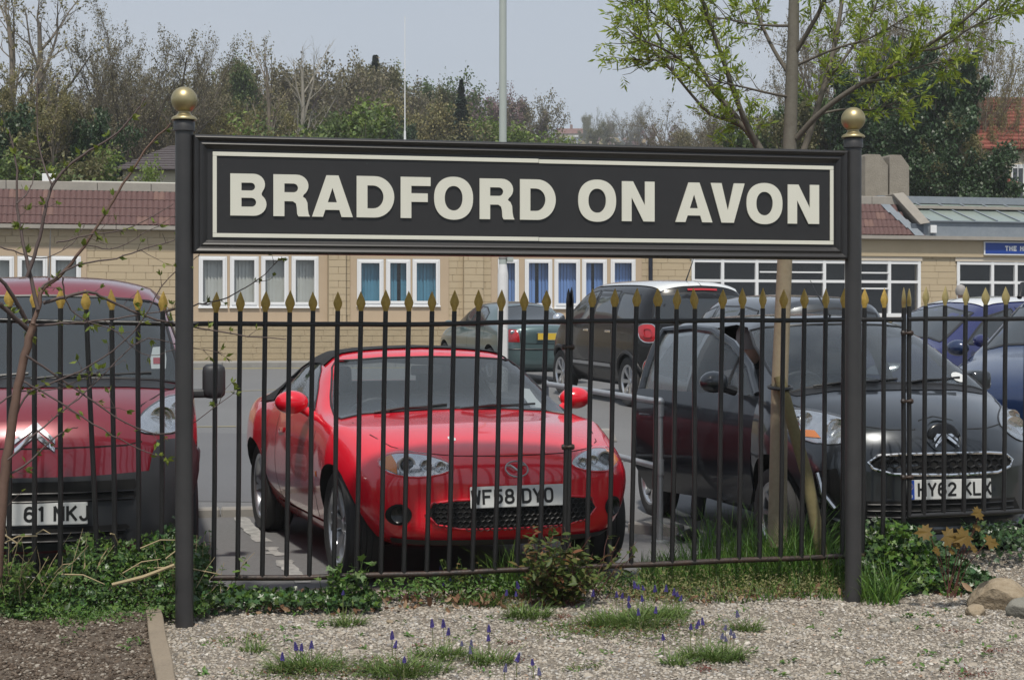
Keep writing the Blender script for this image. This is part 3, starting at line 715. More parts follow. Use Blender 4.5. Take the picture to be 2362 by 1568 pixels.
def steering(parent, x, y, z):
    t = MB().tube([(0, .18*math.cos(a), .18*math.sin(a)) for a in np.linspace(0, 2*PI, 25)], .014, 8, cap=False); t.box((-.01, -.17, -.02), (.01, .17, .02)); t.box((-.015, -.05, -.06), (.02, .05, .05))
    o = t.build('steering_wheel', m_dark, parent, sm=50); o.location = (x, y, z); o.rotation_euler.y = .45; return o
def wiper(parent, bvh, base, tip, side='front'):
    q = MB(); a = project(bvh, side, *base, .012)[0]; b = project(bvh, side, *tip, .02)[0]; q.tube([a, a+(b-a)*.5+Vector((.012, 0, .012)), b], .007, 6)
    c0 = project(bvh, side, base[0]+(tip[0]-base[0])*.28, base[1]+(tip[1]-base[1])*.28+.004, .012)[0]; c1 = project(bvh, side, base[0]+(tip[0]-base[0])*1.35, base[1]+(tip[1]-base[1])*1.35+.012, .012)[0]
    q.tube([c0, (c0+c1)/2, c1], .008, 6); return part(q, 'wiper', m_dark, parent)
def ellipsoid(c, r, n=20, k=12):
    q = MB().lathe([(math.sin(PI*i/k), -math.cos(PI*i/k)) for i in range(k+1)], n)
    q.v = [(c[0]+v[0]*r[0], c[1]+v[1]*r[1], c[2]+v[2]*r[2]) for v in q.v]; return q
# ------------------------------------------------------------------ red two-seater with a black soft top
def roadster():
    P = paint('racing_red_paint', (.70, .007, .024))
    root = thing('sports_car', 'bright red two-seat sports car with black soft top parked nose to the railings', 'car')
    rows = [(-2.055,.30,.66,.36,.76,.52,.72,.79,.60,.88,.34,.905,.91), (-1.85,.20,.72,.31,.83,.53,.80,.85,.64,.93,.36,.955,.96), (-1.5,.16,.74,.27,.862,.53,.838,.875,.66,.955,.36,.975,.98), (-1.165,.15,.755,.26,.868,.53,.84,.885,.64,.975,.36,1.0,1.005),
            (-.90,.15,.76,.25,.85,.53,.825,.885,.60,1.06,.35,1.105,1.115), (-.60,.15,.76,.24,.83,.52,.81,.88,.575,1.17,.34,1.21,1.22), (-.25,.15,.76,.24,.825,.51,.80,.878,.57,1.225,.34,1.258,1.268), (.05,.15,.76,.24,.825,.51,.80,.875,.585,1.23,.35,1.267,1.278),
            (.30,.15,.76,.24,.825,.51,.80,.872,.605,1.195,.36,1.235,1.246), (.55,.15,.76,.24,.828,.52,.80,.87,.645,1.075,.38,1.115,1.127), (.85,.15,.76,.25,.838,.54,.805,.865,.68,.91,.40,.94,.95), (1.0,.16,.76,.26,.852,.55,.81,.858,.68,.87,.40,.895,.905), (1.165,.17,.75,.28,.862,.56,.81,.85,.66,.85,.38,.875,.885),
            (1.4,.19,.73,.30,.85,.56,.795,.815,.64,.83,.36,.86,.87), (1.65,.22,.72,.32,.828,.55,.775,.76,.62,.79,.34,.82,.83), (1.85,.25,.69,.34,.79,.54,.735,.70,.58,.735,.32,.76,.768), (1.965,.27,.64,.355,.73,.52,.68,.645,.53,.675,.30,.695,.70)]
    gx = lambda x: float(np.interp(x, [-2.055, -1.165, -.6, .85, 1.165, 1.965], [-2.055, -1.165, -.72, .69, 1.165, 1.865]))
    rows = [(gx(r[0]),)+r[1:] for r in rows]
    fr = lambda x, y, z: smooth(.75, 1.865, x)*(-.345*(y/.86)**2.9 - .30*max(0, z-.6) - .25*max(0, .38-z))
    re = lambda x, y, z: smooth(-.9, -2.055, x)*(.34*(y/.86)**2.4 + .1*max(0, z-.5))
    B = Body(rows, fr, re, 92, .06); bv = B.bvh(); me = fix_normals(B.mb().mesh('body')); me.materials.append(P)
    ws = sym([(0, .918), (.30, .912), (.56, .896), (.70, .872), (.712, .885), (.675, .99), (.600, 1.15), (.562, 1.190), (.3, 1.208), (0, 1.214)])
    sidew = [(-.62, .905), (.52, .905), (.60, .91), (.40, 1.035), (.20, 1.13), (.06, 1.17), (-.25, 1.17), (-.50, 1.115), (-.66, 1.0)]; sidew = [(gx(a), b) for a, b in sidew]
    Bc = Body(rows, None, None, 40, .05, inset=.035, span=(-.92, .63))
    cuts = arches((1.165, -1.165), .338, .86)
    cuts += [(Bc.mb(), m_int)]
    shrink = lambda lp, k: [((p[0]-sum(q[0] for q in lp)/len(lp))*k+sum(q[0] for q in lp)/len(lp), (p[1]-sum(q[1] for q in lp)/len(lp))*k+sum(q[1] for q in lp)/len(lp)) for p in lp]
    cuts += [(MB().prism(shrink(sidew, .985), -1.1, 1.1, 'xz'), m_int), (MB().prism(shrink(ws, .99), .08, 1.5, 'yz'), m_int), (MB().prism(sym([(0, 1.03), (.37, 1.03), (.41, 1.06), (.38, 1.135), (0, 1.16)]), -1.6, -.70, 'yz'), m_int)]
    grille = sym([(0, .345), (.30, .35), (.42, .375), (.475, .43), (.44, .485), (.32, .50), (0, .502)])
    fog = [(.60+.060*math.cos(a), .425+.055*math.sin(a)) for a in np.linspace(0, 2*PI, 20)[:-1]]
    body = link('body', cut(me, cuts), None, root); shade(body.data, 40)
    # soft top over roof and quarters, rear screen
    top = sym([(0, 0)])
    i0 = min(range(len(B.xs)), key=lambda i: abs(B.xs[i]+1.10)); i1 = min(range(len(B.xs)), key=lambda i: abs(B.xs[i]-.06))
    j0 = next(j for j in range(B.N) if B.grid[(i0+i1)//2][j][2] > .90 and j > 8)
    hood_outline = None
    m_cloth = mat('soft_top_cloth', (.013, .013, .014), .85, bump=(300, .3, .002))
    vs, fs = [], []; idx = {}
    for i in range(i0, i1+1):
        g = B.grid[i]
        for s_ in (1, -1):
            for j in range(j0, B.N):
                x, y, z = g[j]; idx[(i, j, s_)] = len(vs); k = 1+.012/max(.2, math.hypot(y, z-.6)); vs.append((x, s_*y*(1+.008), z+.009))
    inwin = lambda x, z: pip((x, z), sidew)
    for i in range(i0, i1):
        for s_ in (1, -1):
            for j in range(j0, B.N-1):
                q = (idx[(i, j, s_)], idx[(i+1, j, s_)], idx[(i+1, j+1, s_)], idx[(i, j+1, s_)])
                cx_ = sum(vs[t][0] for t in q)/4; cz_ = sum(vs[t][2] for t in q)/4; cyy = abs(sum(vs[t][1] for t in q)/4)
                if inwin(cx_, cz_-.009) and cyy > .5: continue
                if cx_ < -.70 and cyy < .43 and 1.02 < cz_ < 1.17: continue
                fs.append(q if s_ > 0 else tuple(reversed(q)))
    part(MB().add(vs, fs), 'soft_top', m_cloth, root, sm=60)
    wsp = part(patch_mb(bv, ws, 'front', .002, .06), 'windscreen', g_car, root)
    part(tube_on(bv, ws, 'front', .007, .002, 6, True), 'seal', m_dark, wsp)
    for sd in ('right', 'left'):
        part(patch_mb(bv, sidew, sd, .001, .07), 'side_window', g_dark, root); part(ribbon_mb(bv, sidew, sd, .016, .003, .05, True), 'seal', m_dark, root)
    part(patch_mb(bv, sym([(0, 1.02), (.38, 1.02), (.42, 1.06), (.39, 1.145), (0, 1.17)]), 'rear', .002, .06), 'rear_window', g_car, root)
    # inside: seats, wheel, dash, hoops
    for y in (-.36, .36): seat(root, -.40, y, .28, m_int, .95, .32)
    steering(root, .28, -.36, .80)
    MB().box((.34, -.66, .58), (.64, .66, .85)).build('dashboard', m_int, root, bevel=.06, seg=3, sm=60)
    MB().box((.18, -.10, 1.10), (.21, .10, 1.16)).build('rear_view_mirror', m_dark, root, bevel=.012)
    # headlamps
    lamp = [(.325, .655), (.42, .625), (.54, .615), (.63, .628), (.68, .662), (.67, .70), (.61, .73), (.50, .736), (.40, .715), (.335, .685)]
    for s_ in (1, -1):
        lp = chaikin([(s_*a, b) for a, b in lamp], 1, True)
        h = part(patch_mb(bv, lp, 'front', .003, .03), 'headlight', m_lampin, root)
        part(tube_on(bv, lp, 'front', .006, .001, 6, True, .03), 'headlight_surround', P, h)
        for (a, b, r) in ((.555, .674, .047), (.465, .674, .030), (.395, .668, .028)):
            p, n = project(bv, 'front', s_*a, b, .006); q = MB().lathe([(0, .0), (r*.4, .002), (r*.72, .006), (r*.80, .014), (r, .016), (r, -.02)], 20, axis='x')
            o = part(q, 'reflector', m_lampin if r < .04 else m_alloy, h); o.location = p
            if r > .04:
                o2 = part(ellipsoid((0, 0, 0), (.012, r*.7, r*.7)), 'projector', g_dark, h); o2.location = p+Vector((.012, 0, 0))
        am = [(s_*a, b) for a, b in ((.605, .632), (.67, .662), (.662, .70), (.608, .722), (.598, .68))]
        part(patch_mb(bv, am, 'front', .008, .02), 'indicator', m_amber, h)
        part(patch_mb(bv, lp, 'front', .016, .03, .012), 'lens', g_lens, h, sm=60)
        fg = [(s_*a, b) for a, b in fog]; fo = part(patch_mb(bv, fg, 'front', .005, .02), 'fog_recess', m_well, root)
        p, n = project(bv, 'front', s_*.60, .425, .006); o = part(MB().lathe([(0, .0), (.03, .002), (.042, .01), (.045, .0)], 18, axis='x'), 'fog_lamp', m_black, fo); o.location = p; o.rotation_euler.z = s_*.45
        # door mirror on its stalk
        q = ellipsoid((.44, s_*.90, .955), (.085, .10, .07)); q.tube([(.48, s_*.76, .86), (.47, s_*.79, .885), (.445, s_*.85, .925)], [.03, .026, .03], 8)
        mi = part(q, 'door_mirror', P, root, sm=70)
        part(ellipsoid((.368, s_*.90, .955), (.02, .082, .052)), 'mirror_glass', m_chrome, mi)
        # side repeater, handle, lines
        sd = 'left' if s_ > 0 else 'right'
        part(ribbon_mb(bv, [(.66, .80), (.66, .40), (.58, .27)], sd, .007), 'door_gap', m_gap, root)
        part(ribbon_mb(bv, [(-.48, .845), (-.52, .45), (-.46, .27), (.56, .262)], sd, .007), 'door_gap', m_gap, root)
        part(patch_mb(bv, [(-.40, .725), (-.24, .735), (-.24, .765), (-.40, .755)], sd, .006, .05, .012), 'door_handle', P, root)
        part(patch_mb(bv, [(.78+.024*math.cos(a), .56+.020*math.sin(a)) for a in np.linspace(0, 2*PI, 12)[:-1]], sd, .003, .02, .006), 'side_repeater', m_amber, root)
        part(patch_mb(bv, [(-.70, .20), (.74, .20), (.78, .275), (-.72, .275)], sd, .008, .08), 'sill_skirt', P, root)
    gr = part(patch_mb(bv, grille, 'front', .007, .025), 'grille', m_well, root)
    hx = MB()
    for r_ in range(7):
        for c_ in range(-15, 16):
            a, b = c_*.032+(.016 if r_ % 2 else 0), .355+r_*.0235
            if pip((a, b), [(p[0]*.97, .425+(p[1]-.425)*.93) for p in grille]):
                pts = [project(bv, 'front', a+.0155*math.sin(PI*k/3), b+.0155*math.cos(PI*k/3), .012)[0] for k in range(6)]; hx.tube(pts+[pts[0]], .0022, 4, False)
    part(hx, 'grille_mesh', m_dark, gr)
    part(tube_on(bv, grille, 'front', .008, .002, 8, True, .02), 'grille_rim', P, gr)
    part(patch_mb(bv, sym([(0, .262), (.60, .275), (.62, .305), (.5, .30), (0, .292)]), 'front', .012, .05), 'chin_spoiler', m_dark, root)
    # bonnet shut line, bulge creases
    part(ribbon_mb(bv, sym([(0, .592), (.30, .60), (.52, .632), (.60, .68), (.66, .755), (.665, .80)])[0:] if False else [(.67, .86), (.645, .81), (.59, .762), (.50, .738), (.30, .722), (0, .717), (-.30, .722), (-.50, .738), (-.59, .762), (-.645, .81), (-.67, .86)], 'front', .006), 'bonnet_gap', m_gap, root)
    # emblem: oval ring with a wing
    p, n = project(bv, 'front', 0, .645, .022)
    e = MB().tube([(0.0, .062*math.cos(a), .046*math.sin(a)) for a in np.linspace(0, 2*PI, 29)], .0048, 6, False)
    for s_ in (1, -1): e.tube([(0.002, s_*.056, .018), (0.004, s_*.034, .020), (0.006, s_*.014, .002), (0.006, 0, -.012)], [.003, .007, .007, .005], 6)
    o = part(e, 'emblem', m_alloy, root, sm=60); o.location = p; o.rotation_euler.y = -.55
    number_plate(root, 'WF58 DYO', (project(bv, 'front', 0, .515, .022)[0]), tilt=-.12)
    part(patch_mb(bv, [(-.27+.02*math.cos(a), .80+.011*math.sin(a)) for a in np.linspace(0, 2*PI, 9)[:-1]], 'front', .002, .01), 'bird_dropping', m_plate, root)
    wiper(root, bv, (.02, .912), (.40, .912)); wiper(root, bv, (-.50, .897), (-.16, .914))
    # permit sticker inside the screen
    part(patch_mb(bv, [(.50, .92), (.60, .912), (.575, 1.02), (.51, 1.03)], 'front', -.004, .04), 'paper_permit', m_plate, root)
    for x in (1.165, -1.165):
        for s_ in (1, -1): wheel(root, x, s_*.705, .310, .205, .218, '5t')
    return root
car1 = roadster(); put_car(car1, -.60, 9.93, 19.5)
def shrink(lp, k):
    cx_ = sum(q[0] for q in lp)/len(lp); cy_ = sum(q[1] for q in lp)/len(lp); return [((p[0]-cx_)*k+cx_, (p[1]-cy_)*k+cy_) for p in lp]
def lamp_unit(root, bv, outline, bowls, side='front', lens_off=.016, amber=None, name='headlight'):
    lp = chaikin(outline, 1, True); h = part(patch_mb(bv, lp, side, .003, .03), name, m_lampin, root); part(tube_on(bv, lp, side, .005, .001, 6, True, .03), 'lamp_surround', m_dark, h)
    for a, b, r in bowls:
        p, n = project(bv, side, a, b, .006); o = part(MB().lathe([(0, -.006), (r*.35, -.003), (r*.7, .003), (r*.85, .012), (r, .014), (r, -.02)], 22, axis='x'), 'reflector', m_chrome, h); o.location = p
        o2 = part(ellipsoid((0, 0, 0), (.016, r*.3, r*.3), 12, 8), 'bulb', g_lens, h); o2.location = p+Vector((.008, 0, 0))
    if amber: part(patch_mb(bv, amber, side, .010, .025), 'indicator', m_amber, h)
    part(patch_mb(bv, lp, side, lens_off, .035, .012), 'lens', g_lens, h, sm=60); return h
def chevrons(root, bv, side, yc, zc, w_, m=None, rise=.5, off=.010):
    for k, dz in enumerate((0, -.42)):
        t = w_*.24; o = [(yc-w_, zc+dz*w_-w_*.42), (yc, zc+dz*w_+w_*rise), (yc+w_, zc+dz*w_-w_*.42), (yc+w_, zc+dz*w_-w_*.42-t*.85), (yc, zc+dz*w_+w_*rise-t*1.5), (yc-w_, zc+dz*w_-w_*.42-t*.85)]
        part(patch_mb(bv, o, side, off, .04, .004, .008), 'chevron', m or m_chrome, root, sm=25)
# ------------------------------------------------------------------ maroon panel van
def van():
    P = paint('maroon_paint', (.19, .010, .022), .2, .3)
    root = thing('panel_van', 'maroon small van with dark grey bumper and double chevron badge, parked behind the budding shrub', 'van')
    rows = [(-1.8,.34,.70,.42,.78,.62,.78,1.0,.70,1.58,.4,1.66,1.67), (-1.68,.26,.76,.38,.845,.62,.84,1.0,.73,1.61,.42,1.70,1.715), (-.6,.22,.78,.34,.86,.62,.845,1.03,.72,1.62,.42,1.71,1.725), (.2,.22,.78,.34,.86,.62,.845,1.04,.71,1.61,.42,1.70,1.715), (.6,.22,.78,.34,.86,.62,.84,1.05,.69,1.565,.42,1.66,1.675),
            (.8,.22,.78,.34,.86,.62,.84,1.05,.70,1.47,.43,1.565,1.58), (1.15,.22,.78,.34,.858,.62,.835,1.05,.735,1.25,.45,1.325,1.34), (1.42,.22,.77,.34,.855,.62,.825,1.03,.735,1.075,.45,1.115,1.125), (1.7,.22,.76,.34,.845,.62,.80,.97,.70,1.02,.43,1.055,1.065), (1.88,.23,.74,.34,.83,.6,.78,.90,.67,.965,.41,.995,1.005), (1.98,.24,.73,.34,.82,.58,.765,.84,.65,.90,.40,.93,.94), (2.05,.25,.70,.34,.80,.55,.75,.77,.63,.83,.38,.85,.855)]
    fr = lambda x, y, z: smooth(1.0, 2.05, x)*(-.34*(y/.86)**2.6 - .22*max(0, z-.62) - .1*max(0, .35-z))
    B = Body(rows, fr, None, 84, .06); bv = B.bvh(); me = fix_normals(B.mb().mesh('body')); me.materials.append(P)
    ws = sym([(0, 1.118), (.4, 1.112), (.62, 1.10), (.735, 1.082), (.745, 1.10), (.725, 1.22), (.67, 1.45), (.64, 1.528), (.58, 1.55), (.3, 1.572), (0, 1.578)])
    sidew = [(.12, 1.09), (1.0, 1.085), (1.12, 1.10), (.80, 1.38), (.62, 1.50), (.45, 1.535), (.15, 1.54)]
    Bc = Body(rows, None, None, 36, .05, inset=.035, span=(-.2, 1.28))
    cuts = arches((1.255, -1.255), .355, .86) + [(Bc.mb(), m_int), (MB().prism(shrink(sidew, .985), -1.1, 1.1, 'xz'), m_int), (MB().prism(shrink(ws, .99), .62, 1.9, 'yz'), m_int)]
    body = link('body', cut(me, cuts), None, root); shade(body.data, 40)
    wsp = part(patch_mb(bv, ws, 'front', .002, .06), 'windscreen', g_car, root); part(tube_on(bv, ws, 'front', .011, .001, 6, True), 'seal', m_dark, wsp)
    for sd in ('left', 'right'):
        part(patch_mb(bv, sidew, sd, .001, .07), 'side_window', g_dark, root); part(ribbon_mb(bv, sidew, sd, .02, .003, .05, True), 'seal', m_dark, root)
        part(ribbon_mb(bv, [(.06, 1.60), (.02, 1.05), (.02, .36), (.85, .36)], sd, .008), 'door_gap', m_gap, root)
        part(patch_mb(bv, [(-.85, .48), (.84, .48), (.84, .58), (-.85, .58)], sd, .012, .08), 'rubbing_strip', m_dark, root)
        for x in (1.255, -1.255): part(tube_on(bv, [(x+.37*math.cos(a), .33+.37*math.sin(a)) for a in np.linspace(0, PI, 15)], sd, .02, -.006, 6), 'arch_moulding', m_dark, root)
        part(patch_mb(bv, [(1.62, .66), (1.70, .66), (1.70, .70), (1.62, .70)], sd, .004, .03), 'side_repeater', m_redlens, root)
    m_bump = mat('bumper_plastic', (.03, .032, .036), .5, var=(9, .3, (.04, .042, .046)), bump=(300, .15, .002))
    # grey bumper wraps the front corners, grille slots below
    bump = sym([(0, .27), (.60, .29), (.80, .40), (.835, .60), (.825, .70), (.79, .80), (.60, .80), (.575, .73), (.56, .648), (.3, .637), (0, .634)])
    bp = part(patch_mb(bv, bump, 'front', .014, .05, .0), 'front_bumper', m_bump, root, sm=60)
    slot = MB()
    for z0, z1, w_ in ((.555, .612, .50), (.515, .548, .50), (.355, .385, .46), (.315, .345, .44)):
        slot = patch_mb(bv, sym([(0, z0), (w_*.96, z0), (w_, (z0+z1)/2), (w_*.97, z1), (0, z1)]), 'front', .022, .06); part(slot, 'grille_slot', m_well, bp)
        part(tube_on(bv, [(-w_*.95, z0), (0, z0), (w_*.95, z0)], 'front', .006, .026, 6), 'grille_bar', m_black, bp)
    number_plate(root, '61 NKJ', project(bv, 'front', 0, .455, .03)[0], tilt=-.03, start=-.055)
    lampo = [(.50, .855), (.56, .835), (.66, .83), (.765, .84), (.80, .90), (.785, .985), (.74, 1.02), (.66, 1.015), (.56, .965), (.505, .91)]
    for s_ in (1, -1): lamp_unit(root, bv, [(s_*a, b) for a, b in lampo], [(s_*.635, .905, .066), (s_*.725, .945, .045)], amber=[(s_*a, b) for a, b in ((.735, .96), (.775, .955), (.765, .995), (.735, 1.005))])
    chevrons(root, bv, 'front', 0, .862, .098)
    part(ribbon_mb(bv, sym([(0, .775), (.3, .778), (.52, .79)])[::1] if False else [(.53, .80), (.45, .785), (0, .778), (-.45, .785), (-.53, .80)], 'front', .007), 'bonnet_gap', m_gap, root)
    part(ribbon_mb(bv, [(.71, 1.05), (.66, 1.045), (.53, .98), (.49, .87)], 'front', .007), 'bonnet_gap', m_gap, root); part(ribbon_mb(bv, [(-.71, 1.05), (-.66, 1.045), (-.53, .98), (-.49, .87)], 'front', .007), 'bonnet_gap', m_gap, root)
    part(patch_mb(bv, sym([(0, 1.072), (.45, 1.068), (.70, 1.05), (.735, 1.07), (.62, 1.092), (.4, 1.106), (0, 1.112)]), 'front', .005, .05), 'cowl', m_dark, root)
    wiper(root, bv, (-.05, 1.105), (.42, 1.118)); wiper(root, bv, (-.58, 1.095), (-.20, 1.115))
    for s_ in (1, -1):
        q = MB().box((1.02, s_*.88 if s_ > 0 else -1.01, .985), (1.14, 1.01 if s_ > 0 else -.88, 1.185)); mi = q.build('door_mirror', m_bump, root, bevel=.045, seg=3, sm=60)
        MB().box((1.06, .78*s_ if s_ > 0 else -.95, .99), (1.12, .95 if s_ > 0 else -.78, 1.04)).build('mirror_arm', m_bump, mi, bevel=.015, sm=60)
    for y in (-.38, .38): seat(root, .05, y, .40, m_int, 1.0, .22)
    steering(root, .85, -.40, 1.0); MB().box((.90, -.70, .70), (1.30, .70, 1.03)).build('dashboard', m_int, root, bevel=.08, seg=3, sm=60)
    MB().box((-.25, -.72, .5), (-.20, .72, 1.05)).build('bulkhead', m_int, root)
    part(patch_mb(bv, [(.59, 1.165), (.67, 1.165), (.675, 1.22), (.668, 1.29), (.60, 1.285), (.585, 1.22)], 'front', -.003, .03), 'paper_permit', m_plate, root)
    part(patch_mb(bv, [(.60, 1.19), (.66, 1.19), (.662, 1.225), (.60, 1.225)], 'front', -.0005, .03), 'permit_stamp', m_redlens, root)
    MB().tube([(.45, 0, 1.69), (.30, 0, 1.90), (.22, 0, 2.0)], [.008, .004, .002], 6).build('aerial', m_dark, root)
    for x in (1.255, -1.255):
        for s_ in (1, -1): wheel(root, x, s_*.745, .302, .185, .19, '9', m_dark if x > 0 else None, steer=0)
    return root
v1 = van(); put_car(v1, -2.906, 9.864, 14)
# ------------------------------------------------------------------ charcoal city car with its driver's door open
def city_car():
    P = paint('charcoal_paint', (.024, .029, .036), .35, .28)
    root = thing('city_car', 'charcoal grey small hatchback with its driver door standing open beside the young tree', 'car')
    rows = [(-1.57,.34,.62,.40,.70,.60,.68,.92,.56,1.28,.32,1.37,1.39), (-1.40,.24,.68,.34,.79,.60,.775,.95,.60,1.36,.34,1.445,1.46), (-1.17,.2,.71,.31,.815,.60,.79,.96,.605,1.40,.34,1.475,1.49), (-.4,.19,.73,.29,.808,.60,.79,.96,.60,1.41,.34,1.485,1.498), (.2,.19,.73,.29,.808,.60,.785,.955,.59,1.40,.34,1.47,1.482),
            (.48,.19,.73,.29,.81,.60,.78,.955,.585,1.34,.34,1.41,1.422), (.85,.19,.72,.30,.812,.60,.775,.955,.605,1.19,.36,1.255,1.267), (1.15,.20,.72,.31,.815,.60,.77,.945,.635,1.035,.38,1.085,1.096), (1.28,.20,.71,.31,.815,.60,.765,.925,.63,.985,.37,1.02,1.032), (1.5,.21,.70,.32,.79,.58,.745,.88,.60,.94,.35,.972,.982), (1.7,.215,.67,.32,.755,.55,.715,.81,.565,.87,.33,.90,.91), (1.82,.22,.63,.32,.715,.52,.68,.75,.53,.80,.31,.825,.833), (1.87,.24,.60,.33,.69,.50,.655,.70,.50,.745,.30,.765,.77)]
    fr = lambda x, y, z: smooth(.9, 1.87, x)*(-.36*(y/.815)**2.5 - .20*max(0, z-.6) - .15*max(0, .35-z))
    B = Body(rows, fr, None, 84, .06); bv = B.bvh(); me = fix_normals(B.mb().mesh('body')); me.materials.append(P)
    ws = sym([(0, 1.058), (.35, 1.05), (.55, 1.03), (.655, 1.0), (.672, 1.02), (.65, 1.12), (.60, 1.28), (.555, 1.375), (.50, 1.395), (.28, 1.412), (0, 1.418)])
    dwin = [(-.28, 1.0), (.72, .99), (.80, 1.0), (.62, 1.13), (.40, 1.27), (.18, 1.35), (-.05, 1.37), (-.24, 1.37), (-.30, 1.2)]
    rwin = [(-.40, 1.02), (-1.10, 1.06), (-1.12, 1.15), (-1.0, 1.33), (-.42, 1.37)]
    door = [(-.36, .97), (-.36, 1.40), (-.05, 1.425), (.20, 1.405), (.45, 1.32), (.70, 1.18), (.92, 1.0), (.92, .80), (.86, .40), (.78, .30), (-.30, .30), (-.38, .45)]
    Bc = Body(rows, None, None, 36, .05, inset=.035, span=(-1.1, 1.05))
    cuts = arches((1.17, -1.17), .335, .815) + [(Bc.mb(), m_int), (MB().prism(shrink(dwin, .985), -1.1, 1.1, 'xz'), m_int), (MB().prism(shrink(rwin, .98), -1.1, 1.1, 'xz'), m_int), (MB().prism(shrink(ws, .99), .35, 1.7, 'yz'), m_int),
            (MB().prism(shrink(door, .985), -1.1, -.45, 'xz'), m_int)]
    body = link('body', cut(me, cuts), None, root); shade(body.data, 40)
    wsp = part(patch_mb(bv, ws, 'front', .002, .06), 'windscreen', g_car, root); part(tube_on(bv, ws, 'front', .010, .001, 6, True), 'seal', m_dark, wsp)
    for sd in ('left', 'right'): part(patch_mb(bv, rwin, sd, .001, .07), 'side_window', g_dark, root)
    part(patch_mb(bv, dwin, 'left', .001, .07), 'side_window', g_dark, root); part(ribbon_mb(bv, door, 'left', .007, .0015, .05, True), 'door_gap', m_gap, root)
    # the open door, hinged at its leading edge
    hx, hy = .90, -.775
    dr = bpy.data.objects.new('door', None); col.objects.link(dr); dr.parent = root; dr.location = (hx, hy, 0); dr.rotation_euler.z = math.radians(17); tag(dr, 'driver door swung open with its window frame and mirror')
    def hung(q, name, m, **k):
        q.v = [(a-hx, b-hy, c) for a, b, c in q.v]; return part(q, name, m, dr, **k)
    low = [(-.36, .985), (.80, .975), (.92, .975), (.92, .80), (.86, .40), (.78, .30), (-.30, .30), (-.38, .45)]
    hung(patch_mb(bv, low, 'right', .002, .06, 0, .07), 'door_panel', P)
    lowi = shrink(low, .96); q = patch_mb(bv, lowi, 'right', -.075, .08, 0, .02); hung(q, 'door_lining', m_int)
    fr_o = MB()
    pts = densify([(-.335, .985), (-.335, 1.385), (-.05, 1.405), (.20, 1.385), (.45, 1.30), (.70, 1.16), (.88, .99)], .06, False)
    fp = [project(bv, 'right', a, b, -.012)[0] for a, b in pts]; fr_o.tube(fp, .026, 8); hung(fr_o, 'window_frame', P)
    hung(patch_mb(bv, [(-.33, .97), (.88, .975), (.68, 1.16), (.44, 1.295), (.20, 1.37), (-.05, 1.39), (-.32, 1.37)], 'right', -.018, .07), 'window', g_car)
    q = MB(); a0 = project(bv, 'right', .56, 1.0, -.012)[0]; a1 = project(bv, 'right', .56, 1.24, -.012)[0]; q.tube([a0, a1], .012, 6); hung(q, 'window_bar', m_dark)
    hung(ellipsoid((.70, -.93, 1.06), (.07, .10, .068)), 'door_mirror', P, sm=70); q = MB().tube([(.72, -.78, 1.0), (.71, -.88, 1.03)], .03, 8); hung(q, 'mirror_arm', m_dark)
    hung(patch_mb(bv, [(-.30, .78), (-.14, .78), (-.14, .82), (-.30, .82)], 'right', .004, .05, .014), 'door_handle', P)
    hung(patch_mb(bv, [(-.362, .62), (-.335, .62), (-.335, .66), (-.362, .66)], 'right', -.03, .03, 0, .02), 'door_reflector', m_redlens)
    # lamps, nose, grille
    lampo = [(.43, .815), (.50, .755), (.60, .725), (.70, .735), (.745, .79), (.735, .87), (.70, .915), (.62, .912), (.53, .89), (.46, .86)]
    for s_ in (1, -1): lamp_unit(root, bv, [(s_*a, b) for a, b in lampo], [(s_*.56, .81, .062), (s_*.665, .855, .045)], amber=[(s_*a, b) for a, b in ((.64, .76), (.71, .765), (.715, .80), (.65, .80))])
    p, n = project(bv, 'front', 0, .775, 0); dsc = part(ellipsoid((0, 0, 0), (.02, .105, .082)), 'badge_roundel', m_black, root); dsc.location = p-Vector((.006, 0, 0))
    part(tube_on(bv, [(.108*math.cos(a), .775+.086*math.sin(a)) for a in np.linspace(0, 2*PI, 25)[:-1]], 'front', .007, .003, 6, True, .02), 'badge_rim', P, root)
    chevrons(root, bv, 'front', 0, .788, .072, off=.021)
    part(ribbon_mb(bv, [(.60, .90), (.45, .835), (.3, .815), (.16, .815), (.10, .865), (0, .885), (-.10, .865), (-.16, .815), (-.3, .815), (-.45, .835), (-.60, .90)], 'front', .007), 'bonnet_gap', m_gap, root)
    part(ribbon_mb(bv, [(.70, .96), (.66, .93), (.60, .90)], 'front', .007), 'bonnet_gap', m_gap, root); part(ribbon_mb(bv, [(-.70, .96), (-.66, .93), (-.60, .90)], 'front', .007), 'bonnet_gap', m_gap, root)
    gr = sym([(0, .565), (.32, .572), (.42, .60), (.445, .635), (.39, .672), (.27, .682), (0, .684)]); g1 = part(patch_mb(bv, gr, 'front', .002, .05), 'grille', m_well, root)
    part(tube_on(bv, gr, 'front', .011, .006, 8, True), 'chrome_rim', m_chrome, g1)
    hx_ = MB()
    for r_ in range(3):
        for c_ in range(-9, 10):
            a, b = c_*.056+(.028 if r_ % 2 else 0), .592+r_*.035
            if pip((a, b), [(p_[0]*.93, .625+(p_[1]-.625)*.9) for p_ in gr]):
                pts = [project(bv, 'front', a+.027*math.sin(PI*k/3), b+.022*math.cos(PI*k/3), .008)[0] for k in range(6)]; hx_.tube(pts+[pts[0]], .003, 4, False)
    part(hx_, 'grille_mesh', m_dark, g1)
    lo = sym([(0, .295), (.46, .305), (.52, .345), (.47, .42), (0, .425)]); g2 = part(patch_mb(bv, lo, 'front', .003, .05), 'lower_intake', m_well, root)
    for z in (.33, .365, .40): part(tube_on(bv, [(-.45, z), (0, z), (.45, z)], 'front', .005, .008, 6), 'intake_bar', m_dark, g2)
